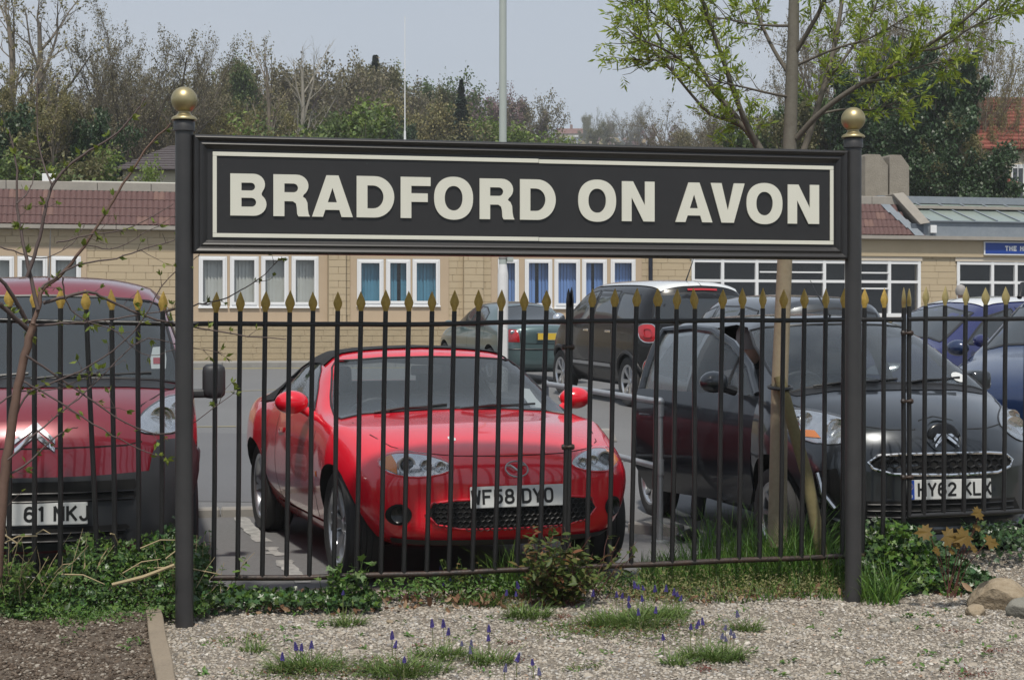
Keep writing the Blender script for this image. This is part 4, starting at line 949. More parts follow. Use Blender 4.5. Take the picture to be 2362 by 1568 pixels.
    for s_ in (1, -1):
        part(patch_mb(bv, [(s_*a, b) for a, b in ((.555, .36), (.66, .36), (.70, .46), (.69, .575), (.60, .60), (.57, .50))], 'front', .004, .04), 'fog_recess', m_black, root)
        part(tube_on(bv, [(s_*.60, .375), (s_*.655, .46), (s_*.675, .57)], 'front', .013, .012, 6), 'day_running_light', m_lampin, root)
    part(tube_on(bv, [(.60, .31), (.5, .27), (0, .262), (-.5, .27), (-.60, .31)], 'front', .014, .004, 8), 'lip', P, root)
    number_plate(root, 'HY62 KLX', project(bv, 'front', 0, .487, .016)[0], tilt=-.05, gb=True)
    part(patch_mb(bv, sym([(0, 1.02), (.4, 1.015), (.62, .985), (.66, 1.0), (.55, 1.03), (.35, 1.048), (0, 1.056)]), 'front', .004, .05), 'cowl', m_dark, root)
    wiper(root, bv, (.05, 1.048), (.38, 1.062)); wiper(root, bv, (-.50, 1.035), (-.10, 1.055))
    part(patch_mb(bv, [(.50+.055*math.cos(a), 1.085+.03*math.sin(a)) for a in np.linspace(0, 2*PI, 14)[:-1]], 'front', .006, .03), 'paper_permit', m_plate, root)
    q = MB().box((.58, .80, .99), (.72, .95, 1.12)); q.build('door_mirror', P, root, bevel=.045, seg=3, sm=60)
    for y in (-.34, .34): seat(root, -.10, y, .38, m_int, .9, .25)
    seat(root, -.95, 0, .42, m_int, 2.2, .25)
    steering(root, .55, -.34, .95); MB().box((.62, -.62, .70), (.98, .62, .98)).build('dashboard', m_int, root, bevel=.08, seg=3, sm=60)
    MB().tube([(.30, 0, 1.475), (.10, 0, 1.62), (-.02, 0, 1.72)], [.009, .005, .002], 6).build('aerial', m_dark, root)
    for x in (1.17, -1.17):
        for s_ in (1, -1): wheel(root, x, s_*.70, .282, .165, .19, '8')
    return root
c1 = city_car(); put_car(c1, 2.037, 10.62, 13)
# ------------------------------------------------------------------ cars farther back: shells with glazed openings laid on
def simple_car(name, label, P, rows, wb, side_windows, rear_win, front_win, wheel_r=.31, wh='10', roof=None, arch_w=.86, tail=None, cat='car', arch_m=None, extra=None, front=None, rear=None):
    root = thing(name, label, cat); B = Body(rows, front, rear, 60, .08); bv = B.bvh(); me = fix_normals(B.mb().mesh('body')); me.materials.append(P)
    body = link('body', cut(me, arches((wb/2, -wb/2), wheel_r+.045, arch_w)), None, root); shade(body.data, 40)
    for sd in ('left', 'right'):
        for wnd in side_windows:
            part(patch_mb(bv, wnd, sd, .004, .09), 'side_window', g_dark2, root); part(ribbon_mb(bv, wnd, sd, .025, .005, .08, True), 'window_seal', m_dark, root)
    if rear_win: part(patch_mb(bv, rear_win, 'rear', .004, .09), 'rear_window', g_dark2, root); part(ribbon_mb(bv, rear_win, 'rear', .03, .005, .08, True), 'window_seal', m_dark, root)
    if front_win: part(patch_mb(bv, front_win, 'front', .004, .09), 'windscreen', g_dark2, root); part(ribbon_mb(bv, front_win, 'front', .03, .005, .08, True), 'window_seal', m_dark, root)
    if roof:
        z_, m_, x0, x1 = roof
        i0 = min(range(len(B.xs)), key=lambda i: abs(B.xs[i]-x0)); i1 = min(range(len(B.xs)), key=lambda i: abs(B.xs[i]-x1)); vs, fs, ix = [], [], {}
        jm = next(j for j in range(B.N) if B.grid[(i0+i1)//2][j][2] > z_)
        for i in range(i0, i1+1):
            for s_ in (1, -1):
                for j in range(jm, B.N): ix[(i, j, s_)] = len(vs); x, y, z = B.grid[i][j]; vs.append((x, s_*(y+.005), z+.008))
        for i in range(i0, i1):
            for s_ in (1, -1):
                for j in range(jm, B.N-1):
                    k = [(i, j, s_), (i+1, j, s_), (i+1, j+1, s_), (i, j+1, s_)]; fs.append(tuple(ix[t] for t in (k if s_ > 0 else k[::-1])))
        part(MB().add(vs, fs), 'roof_skin', m_, root, sm=60)
    for x in (wb/2, -wb/2):
        for s_ in (1, -1):
            wheel(root, x, s_*(arch_w-.125), wheel_r, .20, wheel_r*.66, wh)
            if arch_m: part(tube_on(bv, [(x+(wheel_r+.06)*math.cos(a), wheel_r+(wheel_r+.06)*math.sin(a)) for a in np.linspace(-.3, PI+.3, 17)], 'left' if s_ > 0 else 'right', .028, .0, 6), 'arch_moulding', arch_m, root)
    if tail: tail(root, bv)
    return root, bv
g_dark2 = mat('privacy_glass', (.022, .027, .03), .05, spec=.9, coat=.6)
g_pale = mat('pale_glass', (.05, .062, .068), .05, spec=.9, coat=.6)
def lines(root, bv, ls, sd=('left', 'right'), w_=.008):
    for s_ in sd:
        for l_ in ls: part(ribbon_mb(bv, l_, s_, w_, .002, .08), 'panel_gap', m_gap, root)
# black family car with white roof
def fiat():
    P = mat('black_paint', (.009, .009, .010), .25, coat=.25, spec=.35); W = paint('white_roof_paint', (.72, .73, .72))
    rows = [(-1.97,.40,.66,.46,.78,.66,.74,1.0,.64,1.38,.38,1.50,1.52), (-1.86,.28,.74,.40,.86,.66,.83,1.05,.69,1.51,.4,1.61,1.625), (-1.6,.22,.78,.36,.885,.66,.86,1.06,.71,1.545,.42,1.64,1.655), (-.8,.22,.78,.34,.89,.66,.865,1.06,.72,1.565,.42,1.66,1.675), (.3,.22,.78,.34,.89,.66,.865,1.05,.70,1.55,.42,1.645,1.66), (.7,.22,.78,.34,.89,.66,.86,1.05,.69,1.48,.42,1.575,1.59),
            (1.15,.22,.78,.34,.89,.66,.855,1.04,.72,1.26,.44,1.335,1.35), (1.45,.22,.78,.34,.885,.66,.845,1.02,.73,1.10,.43,1.145,1.16), (1.75,.24,.74,.36,.86,.64,.81,.95,.69,1.01,.40,1.045,1.055), (2.0,.28,.68,.40,.80,.6,.75,.84,.62,.91,.36,.94,.95), (2.18,.34,.60,.44,.70,.55,.66,.72,.54,.78,.32,.80,.81)]
    fr = lambda x, y, z: smooth(1.1, 2.18, x)*(-.32*(y/.88)**2.4); re = lambda x, y, z: smooth(-1.2, -1.97, x)*(.20*(y/.88)**2.6 + .10*max(0, z-.9))
    sw = [[(.08, 1.10), (1.05, 1.08), (1.12, 1.10), (.80, 1.38), (.62, 1.47), (.10, 1.53)], [(-.75, 1.11), (.0, 1.10), (.02, 1.53), (-.72, 1.52)], [(-1.55, 1.14), (-.86, 1.12), (-.84, 1.50), (-1.45, 1.47)]]
    rw = sym([(0, 1.10), (.60, 1.11), (.70, 1.18), (.66, 1.42), (.58, 1.48), (0, 1.52)])
    def tail(root, bv):
        for s_ in (1, -1):
            sup_ = sup(s_*.755, .98, .085, .12, 20, 3); t = part(patch_mb(bv, sup_, 'rear', .006, .035, .025), 'tail_lamp', m_redlens, root, sm=60)
            part(tube_on(bv, sup_, 'rear', .008, .004, 6, True, .03), 'lamp_rim', m_chrome, t); part(tube_on(bv, sup(s_*.755, .98, .04, .055, 16, 3), 'rear', .006, .034, 6, True, .03), 'lamp_ring', m_redlens, t)
            s2 = sup(s_*.74, .56, .06, .085, 16, 2.6); f = part(patch_mb(bv, s2, 'rear', .006, .03, .02), 'rear_fog_lamp', m_redlens, root); part(tube_on(bv, s2, 'rear', .008, .004, 6, True, .03), 'lamp_rim', m_chrome, f)
            p = project(bv, 'left' if s_ > 0 else 'right', .98, 1.10)[0]; part(ellipsoid((1.0, s_*1.0, 1.12), (.07, .10, .085)), 'door_mirror', m_chrome, root, sm=60)
            sd = 'left' if s_ > 0 else 'right'
            for hx0 in (.12, -.72): part(patch_mb(bv, [(hx0, .96), (hx0+.2, .965), (hx0+.2, .995), (hx0, .99)], sd, .006, .05, .015), 'door_handle', m_chrome, root)
            part(patch_mb(bv, [(-.78, .46), (.88, .46), (.88, .54), (-.78, .54)], sd, .014, .1), 'side_moulding', m_dark, root); part(patch_mb(bv, [(-.70, .50), (.02, .50), (.02, .545), (-.70, .545)], sd, .018, .1), 'chrome_strip', m_alloy, root); part(patch_mb(bv, [(.08, .50), (.82, .50), (.82, .545), (.08, .545)], sd, .018, .1), 'chrome_strip', m_alloy, root)
        lines(root, bv, [[(.04, 1.5), (.04, .34)], [(-.80, 1.5), (-.78, .9), (-.92, .70)], [(1.08, 1.05), (.98, .9), (.92, .36)]])
        part(patch_mb(bv, sym([(0, .40), (.70, .42), (.74, .50), (0, .50)]), 'rear', .008, .08), 'rear_bumper', m_dark, root)
        part(patch_mb(bv, sym([(0, 1.535), (.22, 1.53), (.22, 1.555), (0, 1.56)]), 'rear', .02, .05), 'brake_light', m_redlens, root)
        wi = MB().tube([project(bv, 'rear', -.02, 1.10, .015)[0], project(bv, 'rear', .45, 1.135, .02)[0]], .012, 6); part(wi, 'rear_wiper', m_dark, root)
        MB().tube([(-1.35, 0, 1.66), (-1.55, 0, 1.90), (-1.62, 0, 2.02)], [.012, .007, .003], 6).build('aerial', m_dark, root)
        number_plate(root, 'LX', project(bv, 'rear', 0, .80, .02)[0], yaw=PI, white=False) if False else None
    r, bv = simple_car('family_car', 'black tall family car with white roof, seen from behind past the galvanised rail', P, rows, 2.61, sw, rw, None, .33, '7', (1.555, W, -1.90, .62), .885, tail, arch_m=m_dark, front=fr, rear=re)
    return r
f1 = fiat(); f1.scale = (1, 1, 1.045); put_car(f1, 1.97, 23.1, 19, away=True)
# teal four-door saloon
def saloon():
    P = paint('teal_metallic', (.10, .155, .16), .4, .3)
    rows = [(-2.2,.34,.62,.42,.74,.60,.70,.85,.58,.97,.34,1.0,1.01), (-2.05,.26,.70,.38,.81,.60,.77,.92,.63,1.01,.38,1.035,1.045), (-1.6,.2,.74,.34,.845,.62,.81,.95,.65,1.03,.4,1.06,1.07), (-1.35,.2,.75,.33,.85,.62,.815,.95,.64,1.08,.40,1.13,1.14), (-.8,.2,.75,.32,.85,.62,.81,.95,.58,1.30,.36,1.375,1.39), (-.2,.2,.75,.32,.85,.62,.81,.94,.57,1.345,.35,1.415,1.43), (.25,.2,.75,.32,.85,.62,.81,.935,.58,1.32,.36,1.39,1.40),
            (.75,.2,.75,.32,.85,.62,.805,.93,.63,1.11,.4,1.165,1.175), (1.05,.2,.75,.32,.85,.62,.80,.92,.66,.96,.42,.99,1.0), (1.6,.2,.74,.33,.84,.6,.78,.85,.64,.885,.4,.91,.92), (2.0,.24,.68,.36,.79,.56,.73,.76,.58,.80,.36,.825,.83), (2.2,.3,.6,.4,.70,.52,.64,.66,.5,.71,.3,.73,.735)]
    sw = [[(-.05, .975), (.72, .965), (.45, 1.18), (.22, 1.30), (-.05, 1.33)], [(-.85, .985), (-.13, .978), (-.13, 1.33), (-.45, 1.315), (-.75, 1.22)]]
    rw = sym([(0, 1.085), (.56, 1.075), (.60, 1.10), (.51, 1.31), (0, 1.36)])
    def tail(root, bv):
        for s_ in (1, -1):
            lo = [(s_*a, b) for a, b in ((.56, .74), (.735, .74), (.745, .86), (.70, .955), (.60, .95), (.57, .86))]; t = part(patch_mb(bv, lo, 'rear', .006, .04, .015), 'tail_lamp', m_redlens, root)
            part(ellipsoid(project(bv, 'rear', s_*.66, .905, .015)[0], (.02, .045, .035)), 'reversing_lamp', m_lampin, t)
            part(ellipsoid((.70, s_*.93, 1.0), (.07, .09, .06)), 'door_mirror', P, root, sm=60)
        part(patch_mb(bv, sym([(0, .36), (.72, .38), (.78, .56), (.75, .70), (.6, .69), (0, .69)]), 'rear', .02, .08), 'rear_bumper', P, root); part(tube_on(bv, [(-.74, .62), (0, .62), (.74, .62)], 'rear', .012, .022, 6), 'bumper_strip', m_dark, root)
        part(ribbon_mb(bv, [(.56, 1.0), (.545, .72), (0, .71), (-.545, .72), (-.56, 1.0)], 'rear', .012, .003), 'boot_gap', m_gap, root)
        p = project(bv, 'rear', 0, .84, .012)[0]; MB().box((p.x-.01, -.28, p.z-.065), (p.x, .28, p.z+.065)).build('plate_surround', m_chrome, root, bevel=.004); MB().box((p.x-.016, -.26, p.z-.055), (p.x-.011, .26, p.z+.055)).build('number_plate', m_platey, root)
        lines(root, bv, [[(-.09, 1.36), (-.09, .36)], [(-.95, 1.0), (-1.0, .72)], [(.80, .93), (.78, .36)]])
    r, bv = simple_car('saloon_car', 'teal metallic saloon parked by the lamp post, seen from behind', P, rows, 2.62, sw, rw, None, .31, '10', None, .85, tail, front=lambda x, y, z: smooth(1.1, 2.2, x)*(-.34*(y/.85)**2.4), rear=lambda x, y, z: smooth(-1.3, -2.2, x)*.16*(y/.85)**2.4)
    return r
s1 = saloon(); put_car(s1, -.08, 28.9, 20, away=True)
# grey estate behind the city car, blue hatchback with a white roof, blue off-roader at the edge
def hatch(name, label, P, roof=None, h=1.56, rails=False, gl=None):
    k = h/1.5
    rows = [(-1.95,.38,.62,.46,.74,.64,.70,.95*k,.58,1.22*k,.34,1.32*k,1.33*k), (-1.82,.26,.72,.40,.82,.64,.79,.98*k,.62,1.36*k,.36,1.44*k,1.45*k), (-1.3,.22,.75,.35,.855,.64,.82,.98*k,.64,1.40*k,.38,1.48*k,1.49*k), (-.3,.22,.75,.34,.86,.64,.82,.97*k,.63,1.405*k,.38,1.485*k,1.5*k), (.2,.22,.75,.34,.86,.64,.82,.97*k,.62,1.385*k,.38,1.46*k,1.475*k), (.55,.22,.75,.34,.86,.64,.815,.96*k,.62,1.29*k,.39,1.36*k,1.375*k), (.95,.22,.75,.34,.86,.64,.81,.95*k,.65,1.10*k,.41,1.16*k,1.17*k), (1.2,.22,.75,.34,.855,.64,.80,.93*k,.66,.99*k,.41,1.03*k,1.04*k), (1.6,.24,.73,.35,.84,.62,.78,.88*k,.63,.925*k,.39,.955*k,.965*k), (1.95,.28,.66,.40,.77,.56,.72,.77*k,.57,.83*k,.35,.855*k,.86*k), (2.1,.32,.6,.44,.70,.54,.65,.68*k,.5,.74*k,.3,.76*k,.77*k)]
    q = lambda l_: [(a, b*k) for a, b in l_]
    sw = [q([(.02, 1.005), (.88, .99), (.62, 1.16), (.42, 1.28), (.05, 1.36)]), q([(-.80, 1.01), (-.05, 1.005), (-.03, 1.36), (-.78, 1.36)]), q([(-1.50, 1.06), (-.88, 1.02), (-.86, 1.355), (-1.30, 1.32)])]
    rw = sym(q([(0, 1.03), (.56, 1.04), (.62, 1.10), (.54, 1.30), (0, 1.36)])); fw = sym(q([(0, 1.075), (.45, 1.06), (.62, 1.02), (.63, 1.05), (.53, 1.32), (0, 1.40)]))
    def tail(root, bv):
        for s_ in (1, -1):
            part(patch_mb(bv, [(s_*a, b*k) for a, b in ((.60, .80), (.74, .80), (.74, .98), (.66, 1.10), (.60, 1.0))], 'rear', .006, .04, .015), 'tail_lamp', m_redlens, root); part(ellipsoid((.85, s_*.96, 1.03*k), (.07, .10, .07)), 'door_mirror', P, root, sm=60)
            lamp_unit(root, bv, [(s_*a, b*k) for a, b in ((.42, .70), (.62, .69), (.70, .74), (.68, .82), (.5, .80))], [(s_*.56, .745*k, .05)])
            for hx0 in (.05, -.78): part(patch_mb(bv, [(hx0, .86*k), (hx0+.18, .865*k), (hx0+.18, .89*k), (hx0, .885*k)], 'left' if s_ > 0 else 'right', .006, .05, .015), 'door_handle', m_chrome, root)
            if rails: MB().tube([(.35, s_*.60, 1.40*k), (.25, s_*.61, 1.50*k), (-.6, s_*.63, 1.535*k), (-1.35, s_*.63, 1.50*k), (-1.45, s_*.62, 1.42*k)], .022, 8).build('roof_rail', m_dark, root, sm=50)
        lines(root, bv, [[(-.02, 1.38*k), (-.02, .36)], [(-.83, 1.37*k), (-.83, .9), (-.95, .7)], [(.95, .97*k), (.88, .36)]])
    r, bv = simple_car(name, label, P, rows, 2.55, sw, rw, fw, .31, '8', roof, .86, tail, front=lambda x, y, z: smooth(1.0, 2.1, x)*(-.32*(y/.86)**2.4), rear=lambda x, y, z: smooth(-1.2, -1.95, x)*.16*(y/.86)**2.4)
    return r
e1 = hatch('estate_car', 'dark grey estate car whose roof shows behind the charcoal hatchback', paint('grey_metallic', (.05, .056, .062), .5, .3), h=1.58); put_car(e1, 3.15, 19.4, 14, away=True)
b1 = hatch('hatchback', 'deep blue hatchback with white roof parked beyond the open-door car', paint('deep_blue_paint', (.012, .016, .095)), (1.475, paint('white_roof_paint', (.72, .73, .72)), -1.9, .40), h=1.58); put_car(b1, 5.37, 18.1, -62)
o1 = hatch('off_roader', 'dark blue off-roader with black roof rails cut by the frame edge', paint('dark_blue_paint', (.012, .028, .085), .2), None, h=1.74, rails=True); put_car(o1, 5.15, 13.6, -38)
# ================================================================== station-side building
V = V_WALL
m_stone = mat('ashlar_stone', (.50, .405, .27), .9, var=(.9, .6, (.37, .29, .185)), var2=(30, .35, (.53, .44, .31)), bump=(40, .3, .006))
m_mortar = mat('stone_mortar', (.46, .375, .255), .95, var=(12, .4, (.32, .255, .165)))
m_rough = mat('rough_stone', (.41, .33, .215), .95, var=(1.4, .8, (.25, .20, .13)), var2=(25, .4, (.5, .41, .27)), bump=(25, .6, .012))
m_panel = mat('smooth_stone_panel', (.50, .39, .275), .85, var=(2, .35, (.40, .30, .20)))
m_coping = mat('grey_coping', (.36, .33, .29), .9, var=(5, .6, (.25, .235, .21)), bump=(60, .3, .004))
m_tile = mat('plum_roof_tile', (.125, .068, .064), .8, var=(2.2, .7, (.085, .046, .045)), var2=(18, .4, (.18, .10, .09)), bump=(120, .3, .004))
m_tile2 = mat('faded_roof_tile', (.21, .125, .105), .85, var=(3, .7, (.14, .08, .07)), bump=(120, .3, .004))
m_upvc = mat('white_frame', (.78, .79, .80), .35); m_lead = mat('lead_sheet', (.21, .245, .285), .55, var=(2.5, .6, (.30, .33, .36)), var2=(14, .4, (.15, .175, .2)))
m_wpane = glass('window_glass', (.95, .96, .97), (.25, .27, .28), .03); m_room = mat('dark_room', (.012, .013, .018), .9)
m_bl = [mat('grey_blind', (.60, .62, .58), .8), mat('teal_blind', (.10, .31, .45), .8), mat('blue_blind', (.20, .36, .74), .8)]
bx = lambda px, v=V: onv(px, 650, v).x
bz = lambda px, py, v=V: onv(px, py, v).z
X0, X1, ZB, ZE = -9.0, 23.0, .55, 3.60
bld = thing('station_building', 'long single-storey tan stone building with plum tiled mansard roof behind the car park', 'building', (0, V, 0))
def bpart(mb_, name, m, par=None, **k):
    mb_.v = [(a, b-V, c) for a, b, c in mb_.v]; return mb_.build(name, m, par or bld, **k)
# window openings: (x0, x1, z0, z1, blind)
WIN = []
for grp, bl, y0, y1 in (([(-105, -40), (-35, 33), (40, 110), (118, 187)], 0, 590, 706), ([(458, 524), (530, 597), (602, 666), (672, 735)], 0, 590, 708), ([(823, 885), (890, 947), (951, 1015)], 1, 597, 705), ([(1148, 1197), (1210, 1274), (1278, 1338), (1342, 1400), (1408, 1466)], 2, 597, 710)):
    for a, b in grp: WIN.append((bx(a), bx(b), bz(a, y1), bz(a, y0), bl))
BIG = [(bx(1595), bx(2122), 1.75, bz(1860, 600)), (bx(2207), bx(2640), 1.75, bz(2300, 604))]
holes = [(a, b, c, d) for a, b, c, d, _ in WIN]+BIG
rect = lambda a, b, c, d: [(a, c), (b, c), (b, d), (a, d)]
bpart(MB().prism(rect(X0, X1, ZB, ZE), V+.012, V+.28, holes=[rect(*h) for h in holes]), 'wall', m_mortar)
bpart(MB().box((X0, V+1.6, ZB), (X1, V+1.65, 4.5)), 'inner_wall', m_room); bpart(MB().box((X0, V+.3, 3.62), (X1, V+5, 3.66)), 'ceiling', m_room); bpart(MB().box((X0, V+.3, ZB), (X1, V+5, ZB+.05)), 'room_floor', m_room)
bpart(MB().box((X1-.3, V+.3, ZB+.06), (X1, V+9, 3.6)), 'end_wall', m_rough); bpart(MB().box((X0, V+.3, ZB+.06), (X0+.3, V+9, 3.6)), 'end_wall', m_rough)
# smooth panels framing the ranks of windows
PAN = [(bx(-110), bx(200), bz(100, 745), 3.2), (bx(446), bx(755), bz(600, 745), 3.2), (bx(808), bx(1035), bz(900, 745), 3.2), (bx(1133), bx(1480), bz(1300, 745), 3.2)]
for p in PAN: bpart(MB().prism(rect(*p), V-.012, V+.011, holes=[rect(*h) for h in holes if h[0] > p[0] and h[1] < p[1]]), 'window_surround', m_panel)
# coursed stone, every block a piece
rnd = random.Random(3); BLK = {}
def block_mesh(w_, h_, m):
    k = (round(w_, 2), round(h_, 2), m.name)
    if k not in BLK:
        w_, h_ = k[0], k[1]; me = MB().add([(0, .010, 0), (w_, .010, 0), (w_, .010, h_), (0, .010, h_), (.003, 0, .003), (w_-.003, 0, .003), (w_-.003, 0, h_-.003), (.003, 0, h_-.003)], [(4, 5, 6, 7), (0, 1, 5, 4), (1, 2, 6, 5), (2, 3, 7, 6), (3, 0, 4, 7)]).mesh('stone_block'); me.materials.append(m); BLK[k] = me
    return BLK[k]
stones = []
def course(x0, x1, z0, z1, v, h_, avoid, m, lm=.48):
    z = z0; r = 0
    while z < z1-.05:
        hh = min(h_, z1-z); x = x0 - (r % 2)*.2
        while x < x1:
            w_ = round(rnd.uniform(lm*.7, lm*1.3)/.06)*.06; a, b = max(x, x0), min(x+w_, x1)
            segs = [(a, b)]
            for (ha, hb, hc, hd) in avoid:
                if hd > z+.02 and hc < z+hh-.02:
                    ns = []
                    for (p, q) in segs:
                        if hb <= p or ha >= q: ns.append((p, q))
                        else:
                            if ha > p+.05: ns.append((p, ha))
                            if hb < q-.05: ns.append((hb, q))
                    segs = ns
            for (p, q) in segs:
                if q-p > .06: stones.append((p, z, q-p-.007, hh-.007, v, m))
            x += w_
        z += hh; r += 1
PIL = [(bx(757), bx(797)), (bx(1068), bx(1113)), (bx(1486), bx(1502))]
course(X0, X1, 1.56, ZE, V, .155, holes+PAN+[(a, b, 0, 9) for a, b in PIL[:2]], m_stone)
course(X0, X1, .60, 1.53, V-.22, .13, [], m_rough, .42)
for a, b in PIL[:2]: course(a, b, 1.56, ZE-.05, V-.14, .155, [], m_stone, .40)
bpart(MB().box((X0, V-.208, ZB), (X1, V-.001, 1.53)), 'plinth', m_mortar); bpart(MB().box((X0, V-.25, 1.531), (X1, V-.001, 1.565)), 'plinth_ledge', m_coping)
for i, (a, b) in enumerate(PIL[:2]): bpart(MB().add([(a, V-.128, 1.566), (b, V-.128, 1.566), (b, V-.001, 1.566), (a, V-.001, 1.566), (a, V-.128, ZE-.06), (b, V-.128, ZE-.06), (b, V-.001, ZE-.06), (a, V-.001, ZE-.06)], [(0, 1, 5, 4), (1, 2, 6, 5), (3, 0, 4, 7), (4, 5, 6, 7)]), 'pilaster', m_mortar)
def visible(s_):                              # blocks seen below the name board and not behind the near cars come first
    p = Vector((s_[0]+s_[2]/2, s_[4], s_[1]+s_[3]/2)); X = p.x*CP-p.y*SP; Y = p.x*SP+p.y*CP; px = CX+FPX*X/Y; py = HY-FPX*(p.z-EYE)/Y
    return (448 < px < 1150 and 595 < py < 835) or (0 < px < 402 and 530 < py < 650) or (1470 < px < 1600 and 598 < py < 650) or (1990 < px < 2362 and 590 < py < 700)
near_s = [s_ for s_ in stones if visible(s_)]; rnd.shuffle(near_s); near_s.sort(key=lambda s_: -round(s_[2]*s_[3], 3)); near_s = near_s[:290]; keep = set(id(s_) for s_ in near_s)
for x, z, w_, h_, v, m in near_s:
    o = link('stone_block', block_mesh(w_, h_, m), None, bld, (x+.0035, v-V+rnd.uniform(-.003, .003), z+.0035))
for m in (m_stone, m_rough):
    q = MB()
    for s_ in stones:
        if id(s_) in keep or s_[5] is not m: continue
        x, z, w_, h_, v, _ = s_; d_ = rnd.uniform(-.004, .003)
        q.add([(x, v+.012, z), (x+w_, v+.012, z), (x+w_, v+.012, z+h_), (x, v+.012, z+h_), (x+.006, v+d_, z+.006), (x+w_-.006, v+d_, z+.006), (x+w_-.006, v+d_, z+h_-.006), (x+.006, v+d_, z+h_-.006)], [(4, 5, 6, 7), (0, 1, 5, 4), (1, 2, 6, 5), (2, 3, 7, 6), (3, 0, 4, 7)])
    tag(bpart(q, 'stonework', m), kind='stuff')
# framed windows with vertical blinds
for (a, b, c, d, bl) in WIN:
    e = bpy.data.objects.new('window', None); col.objects.link(e); e.parent = bld; e.location = (a, 0, c); e.empty_display_size = .1; W_, H_ = b-a, d-c
    f = .085
    MB().prism(rect(.004, W_-.004, .004, H_-.004), -.018, .07, holes=[rect(f, W_-f, f+.01, H_-f)]).build('frame', m_upvc, e); MB().prism(rect(f*.45, W_-f*.45, f*.5, H_-f*.45), -.035, -.0185, holes=[rect(f+.015, W_-f-.015, f+.02, H_-f-.015)]).build('casement', m_upvc, e, bevel=.008, seg=1)
    MB().box((-.01, -.06, -.03), (W_+.01, .02, .003)).build('sill', m_upvc, e, bevel=.005, seg=1)
    MB().add([(f+.001, .03, f+.01), (W_-f-.001, .03, f+.01), (W_-f-.001, .03, H_-f), (f+.001, .03, H_-f)], [(0, 1, 2, 3)]).build('pane', m_wpane, e)
    q = MB(); n = max(4, int(W_/.085)); gap = rnd.choice([None, None, n//2]) if bl else None
    for k in range(n):
        if gap is not None and k == gap: continue
        x = .05+(W_-.1)*k/n; an_ = rnd.uniform(.35, .5)
        q.add([(x, .16, .06), (x+.085*math.cos(an_), .16+.085*math.sin(an_), .06), (x+.085*math.cos(an_), .16+.085*math.sin(an_), H_-.04), (x, .16, H_-.04)], [(0, 1, 2, 3)])
    q.build('blind', m_bl[bl], e)
# big shop-like windows at the far end
for wi, (a, b, c, d) in enumerate(BIG):
    e = bpy.data.objects.new('window', None); col.objects.link(e); e.parent = bld; e.location = (a, 0, c); W_, H_ = b-a, d-c; U2 = lambda px: bx(px)-a
    tr = bz(1860, 649)-c
    mull = [0, U2(1663), U2(1742), U2(1898), U2(1950), U2(2048), W_-.06] if wi == 0 else [0, U2(2284)+.02, U2(2340), U2(2420), U2(2500), U2(2580), W_-.06]
    for k, x in enumerate(mull): MB().box((x, -.02, 0), (x+.075, .06, H_)).build('mullion', m_upvc, e)
    MB().box((0, -.014, H_-.075), (W_, .055, H_-.002)).build('head_rail', m_upvc, e); MB().box((0, -.016, tr-.03), (W_, .053, tr+.035)).build('transom', m_upvc, e); MB().box((0, -.05, -.05), (W_, .06, .04)).build('sill', m_upvc, e)
    MB().add([(.01, .03, .03), (W_-.01, .03, .03), (W_-.01, .03, H_-.03), (.01, .03, H_-.03)], [(0, 1, 2, 3)]).build('pane', m_wpane, e)
    if wi == 0:
        for zz in (tr-.18, tr+.20): MB().box((U2(1970), -.03, zz), (U2(2050), .02, zz+.035)).build('hopper_rail', m_upvc, e)
        for zz in (tr+.20,): MB().box((U2(1752), -.03, zz), (U2(1898), .02, zz+.035)).build('hopper_rail', m_upvc, e)
    MB().box((-.05, -.03, H_+.002), (W_+.05, .05, H_+.10)).build('lintel', mat('pale_lintel', (.62, .55, .45), .8, var=(3, .4, (.5, .42, .33))), e)
# eaves course, mansard tiles, coping
bpart(MB().box((X0, V-.24, 3.58), (X1, V+.3, 3.665)), 'eaves_course', m_coping)
bpart(MB().box((bx(1480), V-.06, 3.17), (X1, V-.001, 3.575)), 'fascia_beam', m_stone)
R0, R1 = X0, bx(2128); zt0, zt1 = 3.675, 4.43; vt0, vt1 = V-.16, V+.22
ex_, ez_ = .236, (zt1-zt0)/4
def tile_mesh():
    q = MB(); n = 8; vs = []
    for t in (0, 1):
        for k in range(n+1):
            x = ex_*1.02*k/n; r_ = .026*abs(math.sin(2*PI*k/n*1.0))**.7 if True else 0
            vs.append((x, -.022-r_+(.0 if t == 0 else .012), 0 if t == 0 else ez_*1.16)); vs.append((x, -.002-r_+(.0 if t == 0 else .012), 0 if t == 0 else ez_*1.16))
    m_ = n+1
    for k in range(n):
        a = 2*k; b = 2*(k+1); c = 2*m_+2*k; d_ = 2*m_+2*(k+1)
        q.f += [(a, b, d_, c), (a, a+1, b+1, b)]
    q.v = vs; return q.mesh('roof_tile')
TM = tile_mesh(); TM.materials.append(m_tile); TM2 = TM.copy(); TM2.materials.clear(); TM2.materials.append(m_tile2)
sl_r = math.atan2(vt1-vt0, zt1-zt0)
roof = bpart(MB().add([(R0, vt0, zt0), (R1, vt0, zt0), (R1-.75, vt1, zt1), (R0, vt1, zt1)], [(0, 1, 2, 3)]), 'roof', m_tile)
nt_ = 0
for r_ in range(4):
    x = R0+(ex_/2 if r_ % 2 else 0)
    while x < R1-.28-.75*(r_+.9)/4+.2:
        o = link('roof_tile', TM2 if rnd.random() < .10 else TM, None, roof, (x, vt0-V+(vt1-vt0)*r_/4-.004, zt0+(zt1-zt0)*r_/4)); o.rotation_euler.x = -sl_r; nt_ += 1; x += ex_
cop = []
x = R0
